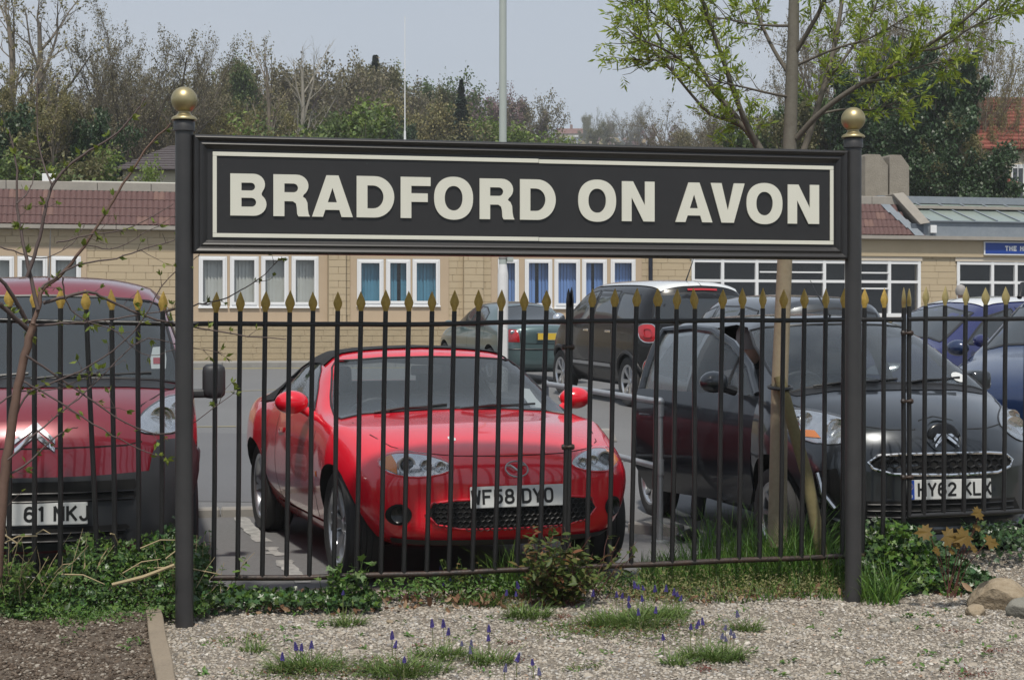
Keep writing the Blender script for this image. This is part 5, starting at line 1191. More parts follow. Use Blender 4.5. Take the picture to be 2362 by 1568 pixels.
while x < bx(2092, V+.3):
    w_ = min(rnd.uniform(.9, 1.25), bx(2092, V+.3)-x); cop.append(bpart(MB().box((x+.004, V+.19, 4.44), (x+w_-.004, V+.55, 4.64)), 'coping_stone', m_coping, bevel=.012, seg=1)); x += w_
# verge stone and lead soakers, patent glazing, lead upstand
va = R1-.02
bpart(MB().add([(va-.70, V+.12, 4.70), (va-.42, V+.12, 4.74), (va+.10, V-.26, 3.98), (va-.16, V-.26, 3.94), (va-.70, V+.6, 4.70), (va-.42, V+.6, 4.74), (va+.10, V+.2, 3.98), (va-.16, V+.2, 3.94)], [(0, 3, 2, 1), (4, 5, 6, 7), (0, 1, 5, 4), (1, 2, 6, 5), (2, 3, 7, 6), (3, 0, 4, 7)]), 'verge_stone', m_coping, bevel=.01, seg=1)
for k in range(4): 
    z0 = zt0+(zt1-zt0)*k/4; y0 = vt0+(vt1-vt0)*k/4-.06; xx = R1-.30-.75*k/4
    bpart(MB().add([(xx, y0, z0), (xx+.24, y0-.01, z0), (xx+.08, y0+.095, z0+ez_*1.1), (xx-.16, y0+.095, z0+ez_*1.1)], [(0, 1, 2, 3)]), 'lead_soaker', m_lead)
gx0 = R1+.06
bpart(MB().box((gx0-.1, V-.10, 3.667), (X1, V+.3, 4.02)), 'lead_upstand', m_lead); bpart(MB().box((gx0-.05, V-.16, 4.021), (X1, V+.3, 4.05)), 'lead_flashing', m_lead)
bpart(MB().box((gx0-.42, V-.14, 3.667), (gx0-.101, V+.2, 3.97)), 'lead_box', mat('dark_lead', (.09, .11, .14), .6))
m_roofglass = mat('patent_glazing', (.20, .25, .24), .18, var=(1.5, .6, (.28, .31, .26)), spec=.6)
bpart(MB().add([(gx0-.2, V-.05, 4.055), (X1, V-.05, 4.055), (X1, V+1.1, 4.56), (gx0-.75, V+1.1, 4.56)], [(0, 1, 2, 3)]), 'glazed_roof', m_roofglass)
x = gx0+.1
while x < X1: bpart(MB().tube([(x, V-.06, 4.07), (x-.42, V+1.08, 4.575)], .018, 6), 'glazing_bar', m_lead); x += .60
bpart(MB().box((gx0-.75, V+1.05, 4.565), (X1, V+1.5, 4.74)), 'lead_ridge', m_lead)
fl = bpart(MB().box((bx(2140)-.02, V-.20, 3.74), (bx(2140)+.14, V-.141, 3.93)), 'floodlight', m_upvc, bevel=.008)
for (a, b, tp) in ((1996, 2048, 4.55), (2052, 2097, 4.55)):
    xa, xb = onv(a, 400, V+2.2).x, onv(b, 400, V+2.2).x; zt_ = onv(2050, 357, V+2.2).z
    bpart(MB().add([(xa, V+2.2, 4.2), (xb, V+2.2, 4.2), (xb, V+2.2, zt_-.28), (xb-.22, V+2.2, zt_), (xa+.02, V+2.2, zt_), (xa, V+2.2, zt_-.05), (xa, V+3.4, 4.2), (xb, V+3.4, 4.2), (xb, V+3.4, zt_-.28), (xb-.22, V+3.4, zt_), (xa+.02, V+3.4, zt_), (xa, V+3.4, zt_-.05)],
               [(0, 1, 2, 3, 4, 5), (11, 10, 9, 8, 7, 6), (0, 6, 7, 1), (1, 7, 8, 2), (2, 8, 9, 3), (3, 9, 10, 4), (4, 10, 11, 5), (5, 11, 6, 0)]), 'chimney_slab', mat('weathered_slab', (.27, .24, .195), .95, var=(4, .8, (.17, .15, .12)), var2=(30, .5, (.36, .33, .28)), bump=(25, .7, .015)))
bpart(MB().box((R0, V+.6, 4.4), (X1, V+12, 4.47)), 'flat_roof', m_coping)
p = onv(115, 424, V+1.5); bpart(MB().box((p.x-.16, V+1.4, 4.471), (p.x+.14, V+1.7, p.z+.22)), 'roof_box', m_upvc, bevel=.01)
bpart(MB().box((onv(165, 424, V+1.8).x, V+1.8, 4.471), (onv(470, 424, V+1.8).x, V+2.6, onv(300, 419, V+1.8).z)), 'roof_light', mat('pale_rooflight', (.52, .52, .46), .5, var=(1, .4, (.42, .42, .36))), bevel=.02)
bpart(MB().tube([(bx(1498), V-.10, .7), (bx(1498), V-.10, 3.57)], .05, 10), 'downpipe', mat('navy_pipe', (.012, .016, .03), .4), sm=50)
# blue fascia sign
m_blue = mat('sign_blue', (.012, .055, .30), .35)
STK['T'] = [[(0, 1), (.57, 1)], [(.285, 1), (.285, 0)]]; STK['E'] = [[(.53, 1), (0, 1), (0, 0), (.53, 0)], [(0, .52), (.45, .52)]]
s0 = onv(2270, 572, V-.1); zt_, zb2 = onv(2272, 557, V-.1).z, onv(2272, 588, V-.1).z
fs_ = thing('fascia_sign', 'blue fascia sign with white border and white capitals on the stone building', 'sign', (s0.x, V-.075, zb2))
wS, hS = 2.6, zt_-zb2
MB().box((0, -.03, 0), (wS, .012, hS)).build('border', m_upvc, fs_); MB().box((.03, -.034, .03), (wS-.03, -.0302, hS-.03)).build('face', m_blue, fs_)
t_, tw = stroke_text('THE HE', .125, .032, .112, .07); t_.v = [(p_[1]+onv(2319, 572, V-.1).x-s0.x, -.037-.0002*(i % 9), p_[2]+hS/2-.0625) for i, p_ in enumerate(t_.v)]; tag(t_.build('lettering', m_upvc, fs_), kind='stuff')

# ================================================================== pavement, kerbs, paint
m_conc = mat('concrete_kerb', (.30, .29, .27), .9, var=(6, .6, (.21, .205, .195)), bump=(80, .3, .004)); m_pave = mat('paving', (.27, .265, .25), .9, var=(3, .5, (.2, .195, .19)))
pv = MB().box((-26, 33.36, .5), (34, V-.2, gz(33.2)+.11)).build('pavement', m_pave); tag(pv, kind='structure')
x = -8.5
while x < 14: o = MB().box((.005, 0, 0), (.905, .15, .17)).build('kerb_stone', m_conc, pv, bevel=.015, seg=1); o.location = (x, 33.205, gz(33.2)-.05); x += .91
m_yel = mat('yellow_line', (.42, .36, .16), .8, var=(9, .6, (.22, .20, .14))); m_wht = mat('worn_white_line', (.46, .46, .44), .85, var=(13, .95, (.17, .17, .17)))
for dv in (-.32, -.10): tag(MB().box((-26, 33.0+dv, gz(32.9)-.05), (34, 33.09+dv, gz(33.0+dv)+.006)).build('painted_line', m_yel), kind='structure')
def paint_strip(px0, py0, px1, py1, wd, m=m_wht, z=None, parts_=1, jag=0.0):
    for it in range(3):
        a = ong(px0, py0, gz(10.5) if z is None else z); b = ong(px1, py1, gz(10.5) if z is None else z)
    z0 = gz(a.y)+.004; z1 = gz(b.y)+.004; a.z, b.z = z0, z1
    d_ = (b-a); n_ = Vector((-d_.y, d_.x, 0)).normalized()*wd/2; q = MB(); k = 12; vs = []
    r2 = random.Random(int(px0))
    for i in range(k+1):
        p = a+d_*i/k; vs += [p-n_*(1+r2.uniform(-jag, jag)), p+n_*(1+r2.uniform(-jag, jag))]
    q.add(vs, [(2*i, 2*i+1, 2*i+3, 2*i+2) for i in range(k)]); return tag(q.build('painted_line', m), kind='structure')
MB().add([(*c2w(a_, b_).xy, gz(c2w(a_, b_).y)+.003) for a_, b_ in ((-4.5, 12.2), (.6, 12.0), (.9, 17.2), (-4.6, 17.6))], [(0, 1, 2, 3)]).build('asphalt_patch', mat('patched_asphalt', (.118, .12, .126), .85, var=(.5, .6, (.095, .097, .104)), var2=(50, .4, (.16, .16, .165)), bump=(260, .5, .004)))['kind'] = 'structure'
paint_strip(552, 1200, 608, 1250, .10, jag=.25); paint_strip(620, 1262, 644, 1282, .09, jag=.5); paint_strip(652, 1292, 700, 1345, .10, jag=.3)
paint_strip(455, 993, 545, 992, .09, m_yel, z=.2); paint_strip(1390, 1087, 1480, 1083, .08, z=.02); paint_strip(455, 922, 700, 914, .08, m_yel, z=.3)
# low kerb behind the bays, kerb round the grass island
def kerb_run(px0, py0, px1, py1, w_, h_, n):
    a, b = ong(px0, py0, -.012), ong(px1, py1, -.012); d_ = b-a; ang = math.atan2(d_.y, d_.x); L_ = d_.length/n
    root = bpy.data.objects.new('kerb', None); col.objects.link(root); root.location = a; root.rotation_euler.z = ang; tag(root, kind='structure')
    for i in range(n): MB().box((i*L_+.004, 0, -.06), ((i+1)*L_-.004, w_, h_+.012)).build('kerb_stone', m_conc, root, bevel=.012, seg=1)
kerb_run(250, 1206, 760, 1194, .13, .075, 4); kerb_run(1445, 1228, 1560, 1238, .13, .06, 2)

# ================================================================== lamp column, mast, handrail, wheel stop
P0 = c2w((1160-CX)/FPX*24.8, 24.8); m_col = mat('lamp_column_paint', (.42, .46, .43), .5, var=(2, .4, (.36, .40, .37))); m_colb = mat('lamp_base_paint', (.72, .72, .72), .5, var=(4, .4, (.55, .54, .52)), speck=(14, .74, (.25, .22, .2)))
lp = thing('lamp_post', 'tall pale green lamp column with white painted base behind the red sports car', 'lamp post', (P0.x, P0.y, gz(P0.y)))
MB().lathe([(.085, -.1), (.085, 1.86), (.080, 1.90), (.062, 2.02)], 20).build('base', m_colb, lp, sm=50); MB().lathe([(.0615, 2.015), (.0605, 4), (.058, 7.2), (.045, 9.5)], 18).build('shaft', m_col, lp, sm=50)
MB().lathe([(.064, 2.10), (.066, 2.105), (.066, 2.135), (.064, 2.14)], 18).build('band', m_conc, lp, sm=50); MB().box((.06, -.06, 2.06), (.16, .04, 2.24)).build('control_box', m_col, lp, bevel=.01); MB().box((-.05, -.092, .45), (.05, -.08, 1.0)).build('access_door', m_colb, lp, bevel=.004)
MB().tube([(0, 0, 9.4), (0, -.3, 9.75), (0, -1.1, 9.9)], .03, 8).build('arm', m_col, lp, sm=50); MB().box((-.13, -1.75, 9.84), (.13, -1.05, 9.98)).build('lantern', m_conc, lp, bevel=.04)
P1 = onv(934, 400, V+.9)
ma = thing('flag_mast', 'thin white mast rising from the flat roof', 'mast', (P1.x, P1.y, 4.47)); zj = onv(934, 303, V+.9).z-4.47; ztop = onv(934, 38, V+.9).z-4.47
MB().tube([(0, 0, 0), (0, 0, zj)], .026, 8).build('lower_pole', m_upvc, ma); MB().tube([(0, 0, zj), (0, 0, ztop)], [.014, .009], 8).build('upper_pole', m_upvc, ma); MB().box((-.1, -.1, 0), (.1, .1, .05)).build('foot', m_lead, ma)
m_galv = mat('galvanised_steel', (.42, .44, .46), .42, metal=.55, var=(14, .6, (.3, .32, .34)), bump=(60, .1, .003))
hp = c2w((1522-CX)/FPX*10.15, 10.15); h2 = c2w((1258-CX)/FPX*12.4, 12.4)
hr = thing('guard_rail', 'galvanised tubular guard rail between the red car and the open door', 'rail', (hp.x, hp.y, -.012)); dv_ = Vector((h2.x-hp.x, h2.y-hp.y, gz(h2.y)+.012))
MB().tube([(0, 0, -.1), (0, 0, .87)], .0215, 14).build('post', m_galv, hr, sm=50); MB().tube([dv_-Vector((0, 0, .1)), dv_+Vector((0, 0, .92))], .0215, 14).build('post', m_galv, hr, sm=50)
MB().tube([(0, 0, .915), dv_+Vector((0, 0, .915))], .0215, 14).build('rail', m_galv, hr, sm=50); MB().tube([(0, 0, .49), dv_+Vector((0, 0, .49))], .0215, 14).build('rail', m_galv, hr, sm=50)
for base in (Vector((0, 0, 0)), dv_):
    q = ellipsoid((base.x, base.y, base.z+.915), (.031, .031, .031), 14, 10); q.tube([base+Vector((0, 0, .82)), base+Vector((0, 0, .90))], .028, 14); q.build('elbow', m_galv, hr, sm=50); MB().tube([base+Vector((0, 0, .44)), base+Vector((0, 0, .54))], .028, 14).build('clamp', m_galv, hr, sm=50)
MB().lathe([(.06, -.01), (.06, .012), (.03, .02)], 16).build('base_flange', m_galv, hr, sm=50)
p = c2w((1335-CX)/FPX*16.8, 16.8)
tag(MB().add([(-.42, -.09, 0), (.42, -.09, 0), (.42, .09, 0), (-.42, .09, 0), (-.37, -.05, .14), (.37, -.05, .14), (.37, .05, .14), (-.37, .05, .14)], [(0, 3, 2, 1), (4, 5, 6, 7), (0, 1, 5, 4), (1, 2, 6, 5), (2, 3, 7, 6), (3, 0, 4, 7)]).build('wheel_stop', m_conc, loc=(p.x, p.y, gz(p.y)), rz=.1, bevel=.02), 'low concrete wheel stop on the asphalt behind the guard rail', 'wheel stop')

# ================================================================== houses beyond
def house(name, label, pxa, pxb, Y, y_ridge, y_eave, y_base, m_wall, m_roof, hip=0.0, courses=9, depth=8.0, wins=(), overhang=.25, chimney=None):
    a, b = atY(pxa, y_eave, Y), atY(pxb, y_eave, Y); zr = atY(pxa, y_ridge, Y).z; ze = a.z; zb2 = min(atY(pxa, y_base, Y).z, hill(a.x, a.y)-.3)
    Lh = (Vector((b.x, b.y, 0))-Vector((a.x, a.y, 0))).length; r = thing(name, label, 'house', (a.x, a.y, 0), -PSI*0+math.atan2(b.y-a.y, b.x-a.x))
    MB().box((0, 0, zb2), (Lh, depth, ze)).build('wall', m_wall, r)
    n = courses; h2_ = hip*Lh
    ro = MB().add([(-overhang, -overhang, ze-.02), (Lh+overhang, -overhang, ze-.02), (Lh-h2_+.0, depth/2, zr-.05), (h2_, depth/2, zr-.05), (-overhang, depth+overhang, ze-.02), (Lh+overhang, depth+overhang, ze-.02)], [(0, 1, 2, 3), (1, 5, 2), (5, 4, 3, 2), (4, 0, 3)]).build('roof', m_roof, r)
    for k in range(n):                        # stepped courses of tiles on the slope that faces us
        t0, t1 = k/n, (k+1.12)/n; f = lambda t: (-overhang+(h2_+overhang)*t, Lh+overhang-(h2_+overhang)*t, -overhang+(depth/2+overhang)*t, ze+(zr-ze)*t)
        A0, B0, C0, D0 = f(t0); A1, B1, C1, D1 = f(min(1, t1)); th = .05*(zr-ze)/2+.02
        MB().add([(A0, C0-.02, D0+th), (B0, C0-.02, D0+th), (B1, C1, D1+.015), (A1, C1, D1+.015), (A0, C0-.02, D0), (B0, C0-.02, D0)], [(0, 1, 2, 3), (4, 5, 1, 0)]).build('tile_course', m_roof, ro)
    if hip == 0:
        for xx in (0, Lh): MB().add([(xx, 0, ze), (xx, depth, ze), (xx, depth/2, zr-.06)], [(0, 1, 2)]).build('gable', m_wall, r)
    for (u0, u1, v0, v1) in wins:
        w2 = bpy.data.objects.new('window', None); col.objects.link(w2); w2.parent = r; w2.location = (Lh*u0, 0, zb2+(ze-zb2)*v0); ww, hh = Lh*(u1-u0), (ze-zb2)*(v1-v0)
        MB().prism(rect(0, ww, 0, hh), -.06, .02, holes=[rect(ww*.1, ww*.47, hh*.1, hh*.9), rect(ww*.53, ww*.9, hh*.1, hh*.9)]).build('frame', m_upvc, w2); MB().box((ww*.05, -.02, hh*.05), (ww*.95, -.01, hh*.95)).build('pane', g_dark2, w2)
    if chimney: MB().box((Lh*chimney-.4, depth/2-.4, zr-.8), (Lh*chimney+.4, depth/2+.4, zr+1.2)).build('chimney', m_tile2, ro)
    return r
m_slate = mat('slate_tiles', (.075, .062, .066), .8, var=(2.5, .7, (.11, .09, .09)), var2=(12, .5, (.05, .042, .045)))
m_redr = mat('red_clay_roof', (.24, .065, .045), .85, var=(1.2, .7, (.15, .045, .035)), var2=(9, .4, (.32, .12, .085))); m_cream = MATS['cream_letters']; m_render = mat('cream_render', (.52, .47, .36), .9, var=(1, .3, (.45, .40, .30)))
house('bungalow', 'bungalow with long dark slate roof behind the station building', 283, 905, 50, 303, 393, 470, m_render, m_slate, hip=.08, courses=10, wins=((.16, .20, .2, .8), (.05, .09, .2, .8)))
house('hillside_house', 'distant house with brown tiled roof and white window on the hilltop', 1285, 1353, 480, 293, 309, 328, m_render, mat('brown_roof', (.17, .075, .06), .9), courses=4, depth=8, wins=((.55, .75, .45, .95),), chimney=.5)
house('solar_house', 'distant low house with solar panelled roof below the hilltop house', 1280, 1338, 455, 314, 324, 334, m_upvc, mat('solar_panel', (.14, .19, .27), .3), courses=3, depth=9)
house('red_roofed_house', 'cream house with steep red tiled roof behind the ivy-clad trees', 2268, 2560, 60, 190, 345, 470, m_render, m_redr, hip=.16, courses=14, depth=8, wins=((.22, .32, .72, .92), (.45, .55, .72, .92), (.12, .2, .45, .6)))
house('red_roofed_annexe', 'low cream annexe with red roof in front of the red tiled house', 2205, 2330, 57, 385, 425, 480, m_render, m_redr, courses=5, depth=4, wins=((.45, .6, .25, .75),))
# ================================================================== trees
def unit(a): return a/np.maximum(1e-9, np.linalg.norm(a, axis=-1, keepdims=True))
def tube_block(P, R, sides):
    """P (n,k,3) points, R (n,k) radii -> verts, quads"""
    n, k, _ = P.shape; D = np.empty_like(P); D[:, 1:-1] = P[:, 2:]-P[:, :-2]; D[:, 0] = P[:, 1]-P[:, 0]; D[:, -1] = P[:, -1]-P[:, -2]; D = unit(D)
    up = np.where(np.abs(D[:, :1, 2:3]) < .9, np.array([0, 0, 1.])[None, None], np.array([1., 0, 0])[None, None]); up = np.repeat(up, k, 1)
    nx = unit(np.cross(D, up)); ny = np.cross(D, nx); a = 2*np.pi*np.arange(sides)/sides
    Vv = P[:, :, None]+R[:, :, None, None]*(nx[:, :, None]*np.cos(a)[None, None, :, None]+ny[:, :, None]*np.sin(a)[None, None, :, None])
    idx = np.arange(n*k*sides).reshape(n, k, sides); A = idx[:, :-1]; Bq = idx[:, 1:]
    F_ = np.stack([A, np.roll(A, -1, 2), np.roll(Bq, -1, 2), Bq], -1).reshape(-1, 4)
    return Vv.reshape(-1, 3), F_
def grow(seed, trunk_h, trunk_r, levels, lean=(0, 0), wob=.05):
    """levels: (children per branch, length ratio, spread angle, first fraction, upward pull, segments, sides, wobble). returns branch mesh arrays and the outer twigs"""
    r = np.random.RandomState(seed); k = 8
    t = np.linspace(0, 1, k)[None, :, None]; P = np.zeros((1, k, 3)); P[0, :, 2] = t[0, :, 0]*trunk_h; P[0, :, 0] = lean[0]*t[0, :, 0]; P[0, :, 1] = lean[1]*t[0, :, 0]
    P[0, 1:, :2] += np.cumsum(r.normal(0, wob*trunk_h/k, (k-1, 2)), 0)
    R = trunk_r*(1-.72*t[:, :, 0])*(1+.25*np.exp(-8*t[:, :, 0])); Ln = np.array([trunk_h])
    Vs, Fs, off = [], [], 0; v, f = tube_block(P, R, 8); Vs.append(v); Fs.append(f); off = len(v)
    for (m, ratio, ang, t0, pull, seg, sides, wb) in levels:
        n, k, _ = P.shape; tt = t0+(1-t0)*(np.arange(m)[None]+r.rand(n, m))/m; tt = np.clip(tt, 0, .995)
        x = tt*(k-1); i = x.astype(int); fr_ = x-i; ii = np.arange(n)[:, None]
        S = P[ii, i]*(1-fr_[..., None])+P[ii, i+1]*fr_[..., None]; Dp = unit(P[ii, i+1]-P[ii, i]); rp_ = R[ii, i]*(1-fr_)+R[ii, i+1]*fr_
        rnd_ = unit(r.normal(0, 1, (n, m, 3))); pr = unit(rnd_-Dp*np.sum(rnd_*Dp, -1, keepdims=True)); a = ang*(1+.35*r.normal(0, 1, (n, m, 1)))
        D = unit(Dp*np.cos(a)+pr*np.sin(a)); L_ = Ln[:, None]*ratio*(1-.45*tt)*(.7+.6*r.rand(n, m)); Rb = np.minimum(rp_*.62, L_*.034+.005)
        n2 = n*m; S = S.reshape(n2, 3); D = D.reshape(n2, 3); L_ = L_.reshape(n2); Rb = Rb.reshape(n2); k2 = seg+1
        Q = np.empty((n2, k2, 3)); Q[:, 0] = S; d = D
        for s_ in range(seg):
            d = unit(d+np.array([0, 0, pull])/seg+r.normal(0, wb, (n2, 3))); Q[:, s_+1] = Q[:, s_]+d*(L_/seg)[:, None]
        tr = np.linspace(0, 1, k2)[None]; Rq = Rb[:, None]*(1-.75*tr)
        v, f = tube_block(Q, Rq, sides); Vs.append(v); Fs.append(f+off); off += len(v); P, R, Ln = Q, Rq, L_
    return np.concatenate(Vs), np.concatenate(Fs), P
def leaves_on(seed, P, per, size, spread, tmpl, jit=.35):
    r = np.random.RandomState(seed); n, k, _ = P.shape; t = r.rand(n, per)*(k-1)*.999; i = t.astype(int); f = (t-i)[..., None]; ii = np.arange(n)[:, None]
    pos = (P[ii, i]*(1-f)+P[ii, i+1]*f).reshape(-1, 3)+r.normal(0, spread, (n*per, 3)); N = len(pos)
    rot = np.stack([r.uniform(-1.2, 1.2, N), r.uniform(-1.2, 1.2, N), r.uniform(0, 6.28, N)], 1)
    return scatter('crown', tmpl, pos, rot, size*r.uniform(1-jit, 1+jit, N))
LEAFQ = (np.array([(-.5, 0, 0), (-.12, -.28, .05), (.5, 0, 0), (-.12, .28, .05)]), np.array([(0, 1, 2, 3)]))
CLUMP = (np.array([(-.5, -.3, 0), (.1, -.45, .12), (.55, .1, 0), (-.1, .45, .1)]), np.array([(0, 1, 2, 3)]))
m_bark = mat('grey_brown_bark', (.14, .12, .095), .9, var=(4, .5, (.07, .06, .048))); m_twig = mat('twig_brown', (.19, .16, .125), .9); m_mauve = mat('mauve_twigs', (.21, .165, .165), .9); m_pale = mat('pale_bark', (.27, .25, .21), .9); m_greyt = mat('grey_twigs', (.17, .16, .15), .9)
def leafm(name, c, isl=.35, tr=.35, rough=.6): return mat(name, c, rough, island=isl, trans=tr)
lm_bud = leafm('bud_leaf', (.235, .21, .085)); lm_rust = leafm('rusty_bud', (.20, .178, .105)); lm_fresh = leafm('fresh_leaf', (.17, .24, .05)); lm_ol = leafm('olive_leaf', (.16, .155, .065)); lm_mid = leafm('mid_leaf', (.105, .155, .045)); lm_ivy = leafm('ivy_leaf', (.038, .075, .026), .4, .2, .45); lm_con = leafm('conifer_needles', (.04, .07, .045), .3, .05); lm_mau = leafm('mauve_bud', (.22, .145, .15))
ARCH = {}
def arch(name, branch, leaf=None):
    ARCH[name] = (np_mesh('trunk', branch[0], branch[1]), leaf, float(branch[0][:, 2].max() if name in ('slim', 'conifer') else .68*branch[0][:, 2].max()+.32*np.percentile(branch[2][:, -1, 2], 97)), branch[2]); shade(ARCH[name][0], 60)
t0 = grow(11, 4.6, .26, [(17, 1.75, .62, .30, .30, 8, 5, .10), (10, .42, .55, .22, .25, 5, 4, .14), (8, .52, .55, .15, .2, 4, 3, .16), (7, .58, .55, .1, .15, 2, 3, .14)]); arch('dome', t0, leaves_on(1, t0[2], 3, .085, .05, LEAFQ))
t1 = grow(23, 8.5, .22, [(20, .42, .70, .2, .45, 6, 4, .12), (7, .52, .6, .15, .3, 4, 3, .16), (6, .52, .6, .12, .2, 3, 3, .18), (4, .5, .6, .1, .1, 2, 3, .15)]); arch('budding', t1, leaves_on(2, t1[2], 4, .10, .06, LEAFQ))
t2 = grow(31, 7.5, .25, [(18, .55, .9, .16, .25, 6, 4, .12), (7, .5, .7, .15, .15, 4, 3, .16), (6, .5, .7, .12, .1, 3, 3, .18)]); arch('leafy', t2, leaves_on(3, t2[2], 26, .14, .22, CLUMP))
t3 = grow(43, 10, .20, [(9, .36, .42, .35, .5, 6, 4, .08), (6, .5, .5, .2, .3, 4, 3, .12), (5, .5, .5, .15, .2, 3, 3, .14)]); arch('slim', t3, leaves_on(4, t3[2], 3, .10, .04, LEAFQ))
t4 = grow(57, 7.5, .30, [(14, .5, .75, .25, .4, 6, 4, .14), (6, .5, .6, .15, .2, 4, 3, .16), (5, .5, .6, .12, .1, 3, 3, .16)])
def ivy_mass(seed, t, n, size):
    r = np.random.RandomState(seed); z = r.rand(n)**.8*7.6; ph = r.uniform(0, 6.28, n); rad = (.35+1.1*np.sin(np.clip(z/8.4, 0, 1)*3.0)**.8)*(.45+.55*r.rand(n)**.5)*(1+.30*np.sin(ph*3+z*1.7))*(1+.25*np.sin(z*2.6+ph))
    pos = np.stack([rad*np.cos(ph), rad*np.sin(ph), z], 1); P2 = t[2]; pk = r.randint(0, len(P2), n//2); extra = P2[pk, r.randint(0, 3, n//2)]+r.normal(0, .12, (n//2, 3))
    pos = np.concatenate([pos, extra]); N = len(pos); rot = np.stack([r.uniform(-1.3, 1.3, N), r.uniform(-1.3, 1.3, N), r.uniform(0, 6.28, N)], 1); return scatter('crown', CLUMP, pos, rot, size*r.uniform(.6, 1.4, N))
arch('ivied', t4, ivy_mass(5, t4, 30000, .115))
r_ = np.random.RandomState(9); zz = r_.rand(9000); ph = r_.uniform(0, 6.28, 9000); tier = (np.floor(zz*14)/14); rr = (1-zz)**.8*1.7*(1-.55*(zz*14-np.floor(zz*14)))*(.3+.7*r_.rand(9000)); pos = np.stack([rr*np.cos(ph), rr*np.sin(ph), .6+zz*8-.12*rr], 1)
tc_ = grow(3, 8.6, .15, [(30, .16, 1.35, .1, -.1, 3, 3, .05)]); arch('conifer', tc_, scatter('crown', CLUMP, pos, np.stack([r_.uniform(-.5, .5, 9000), r_.uniform(-.5, .5, 9000), ph], 1), .22*r_.uniform(.6, 1.3, 9000)))
t6 = grow(91, 4.6, .25, [(20, .95, .85, .28, .22, 6, 4, .12), (9, .5, .65, .2, .15, 4, 3, .16), (7, .5, .65, .12, .1, 3, 3, .16)]); arch('round', t6, leaves_on(8, t6[2], 17, .105, .16, CLUMP))
t5 = grow(71, 2.2, .09, [(14, .75, .8, .02, .35, 5, 4, .14), (8, .55, .6, .1, .2, 4, 3, .16), (6, .5, .6, .1, .1, 2, 3, .16)]); arch('bush', t5, leaves_on(6, t5[2], 14, .065, .07, LEAFQ))
def tree(kind, px, ytop, Y, wsc, bark, leaf, label, name=None, group=None, rz=None, sink=0.0):
    tm, lm_, h0, _ = ARCH[kind]; p = atY(px, ytop, Y); g = hill(p.x, p.y)-.15-sink; s = (p.z-g)/h0
    r = thing(name or {'conifer': 'conifer_tree', 'bush': 'bush', 'ivied': 'ivy_clad_tree'}.get(kind, 'broadleaf_tree'), label, 'bush' if kind == 'bush' else 'tree', (p.x, p.y, g), rz if rz is not None else (px*1.37) % 6.28, group)
    r.scale = (s*wsc, s*wsc, s)
    for nm, me, m in (('trunk', tm, bark), ('crown', lm_, leaf)):
        if me is None or m is None: continue
        o = bpy.data.objects.new(nm, me); col.objects.link(o); o.parent = r
        if not me.materials: me.materials.append(m)
        o.material_slots[0].link = 'OBJECT'; o.material_slots[0].material = m
    return r
GW = 'trees of the hillside wood'; GL = 'trees left of the name board'; GR = 'trees right of the name board'; GF = 'trees on the far hilltop'
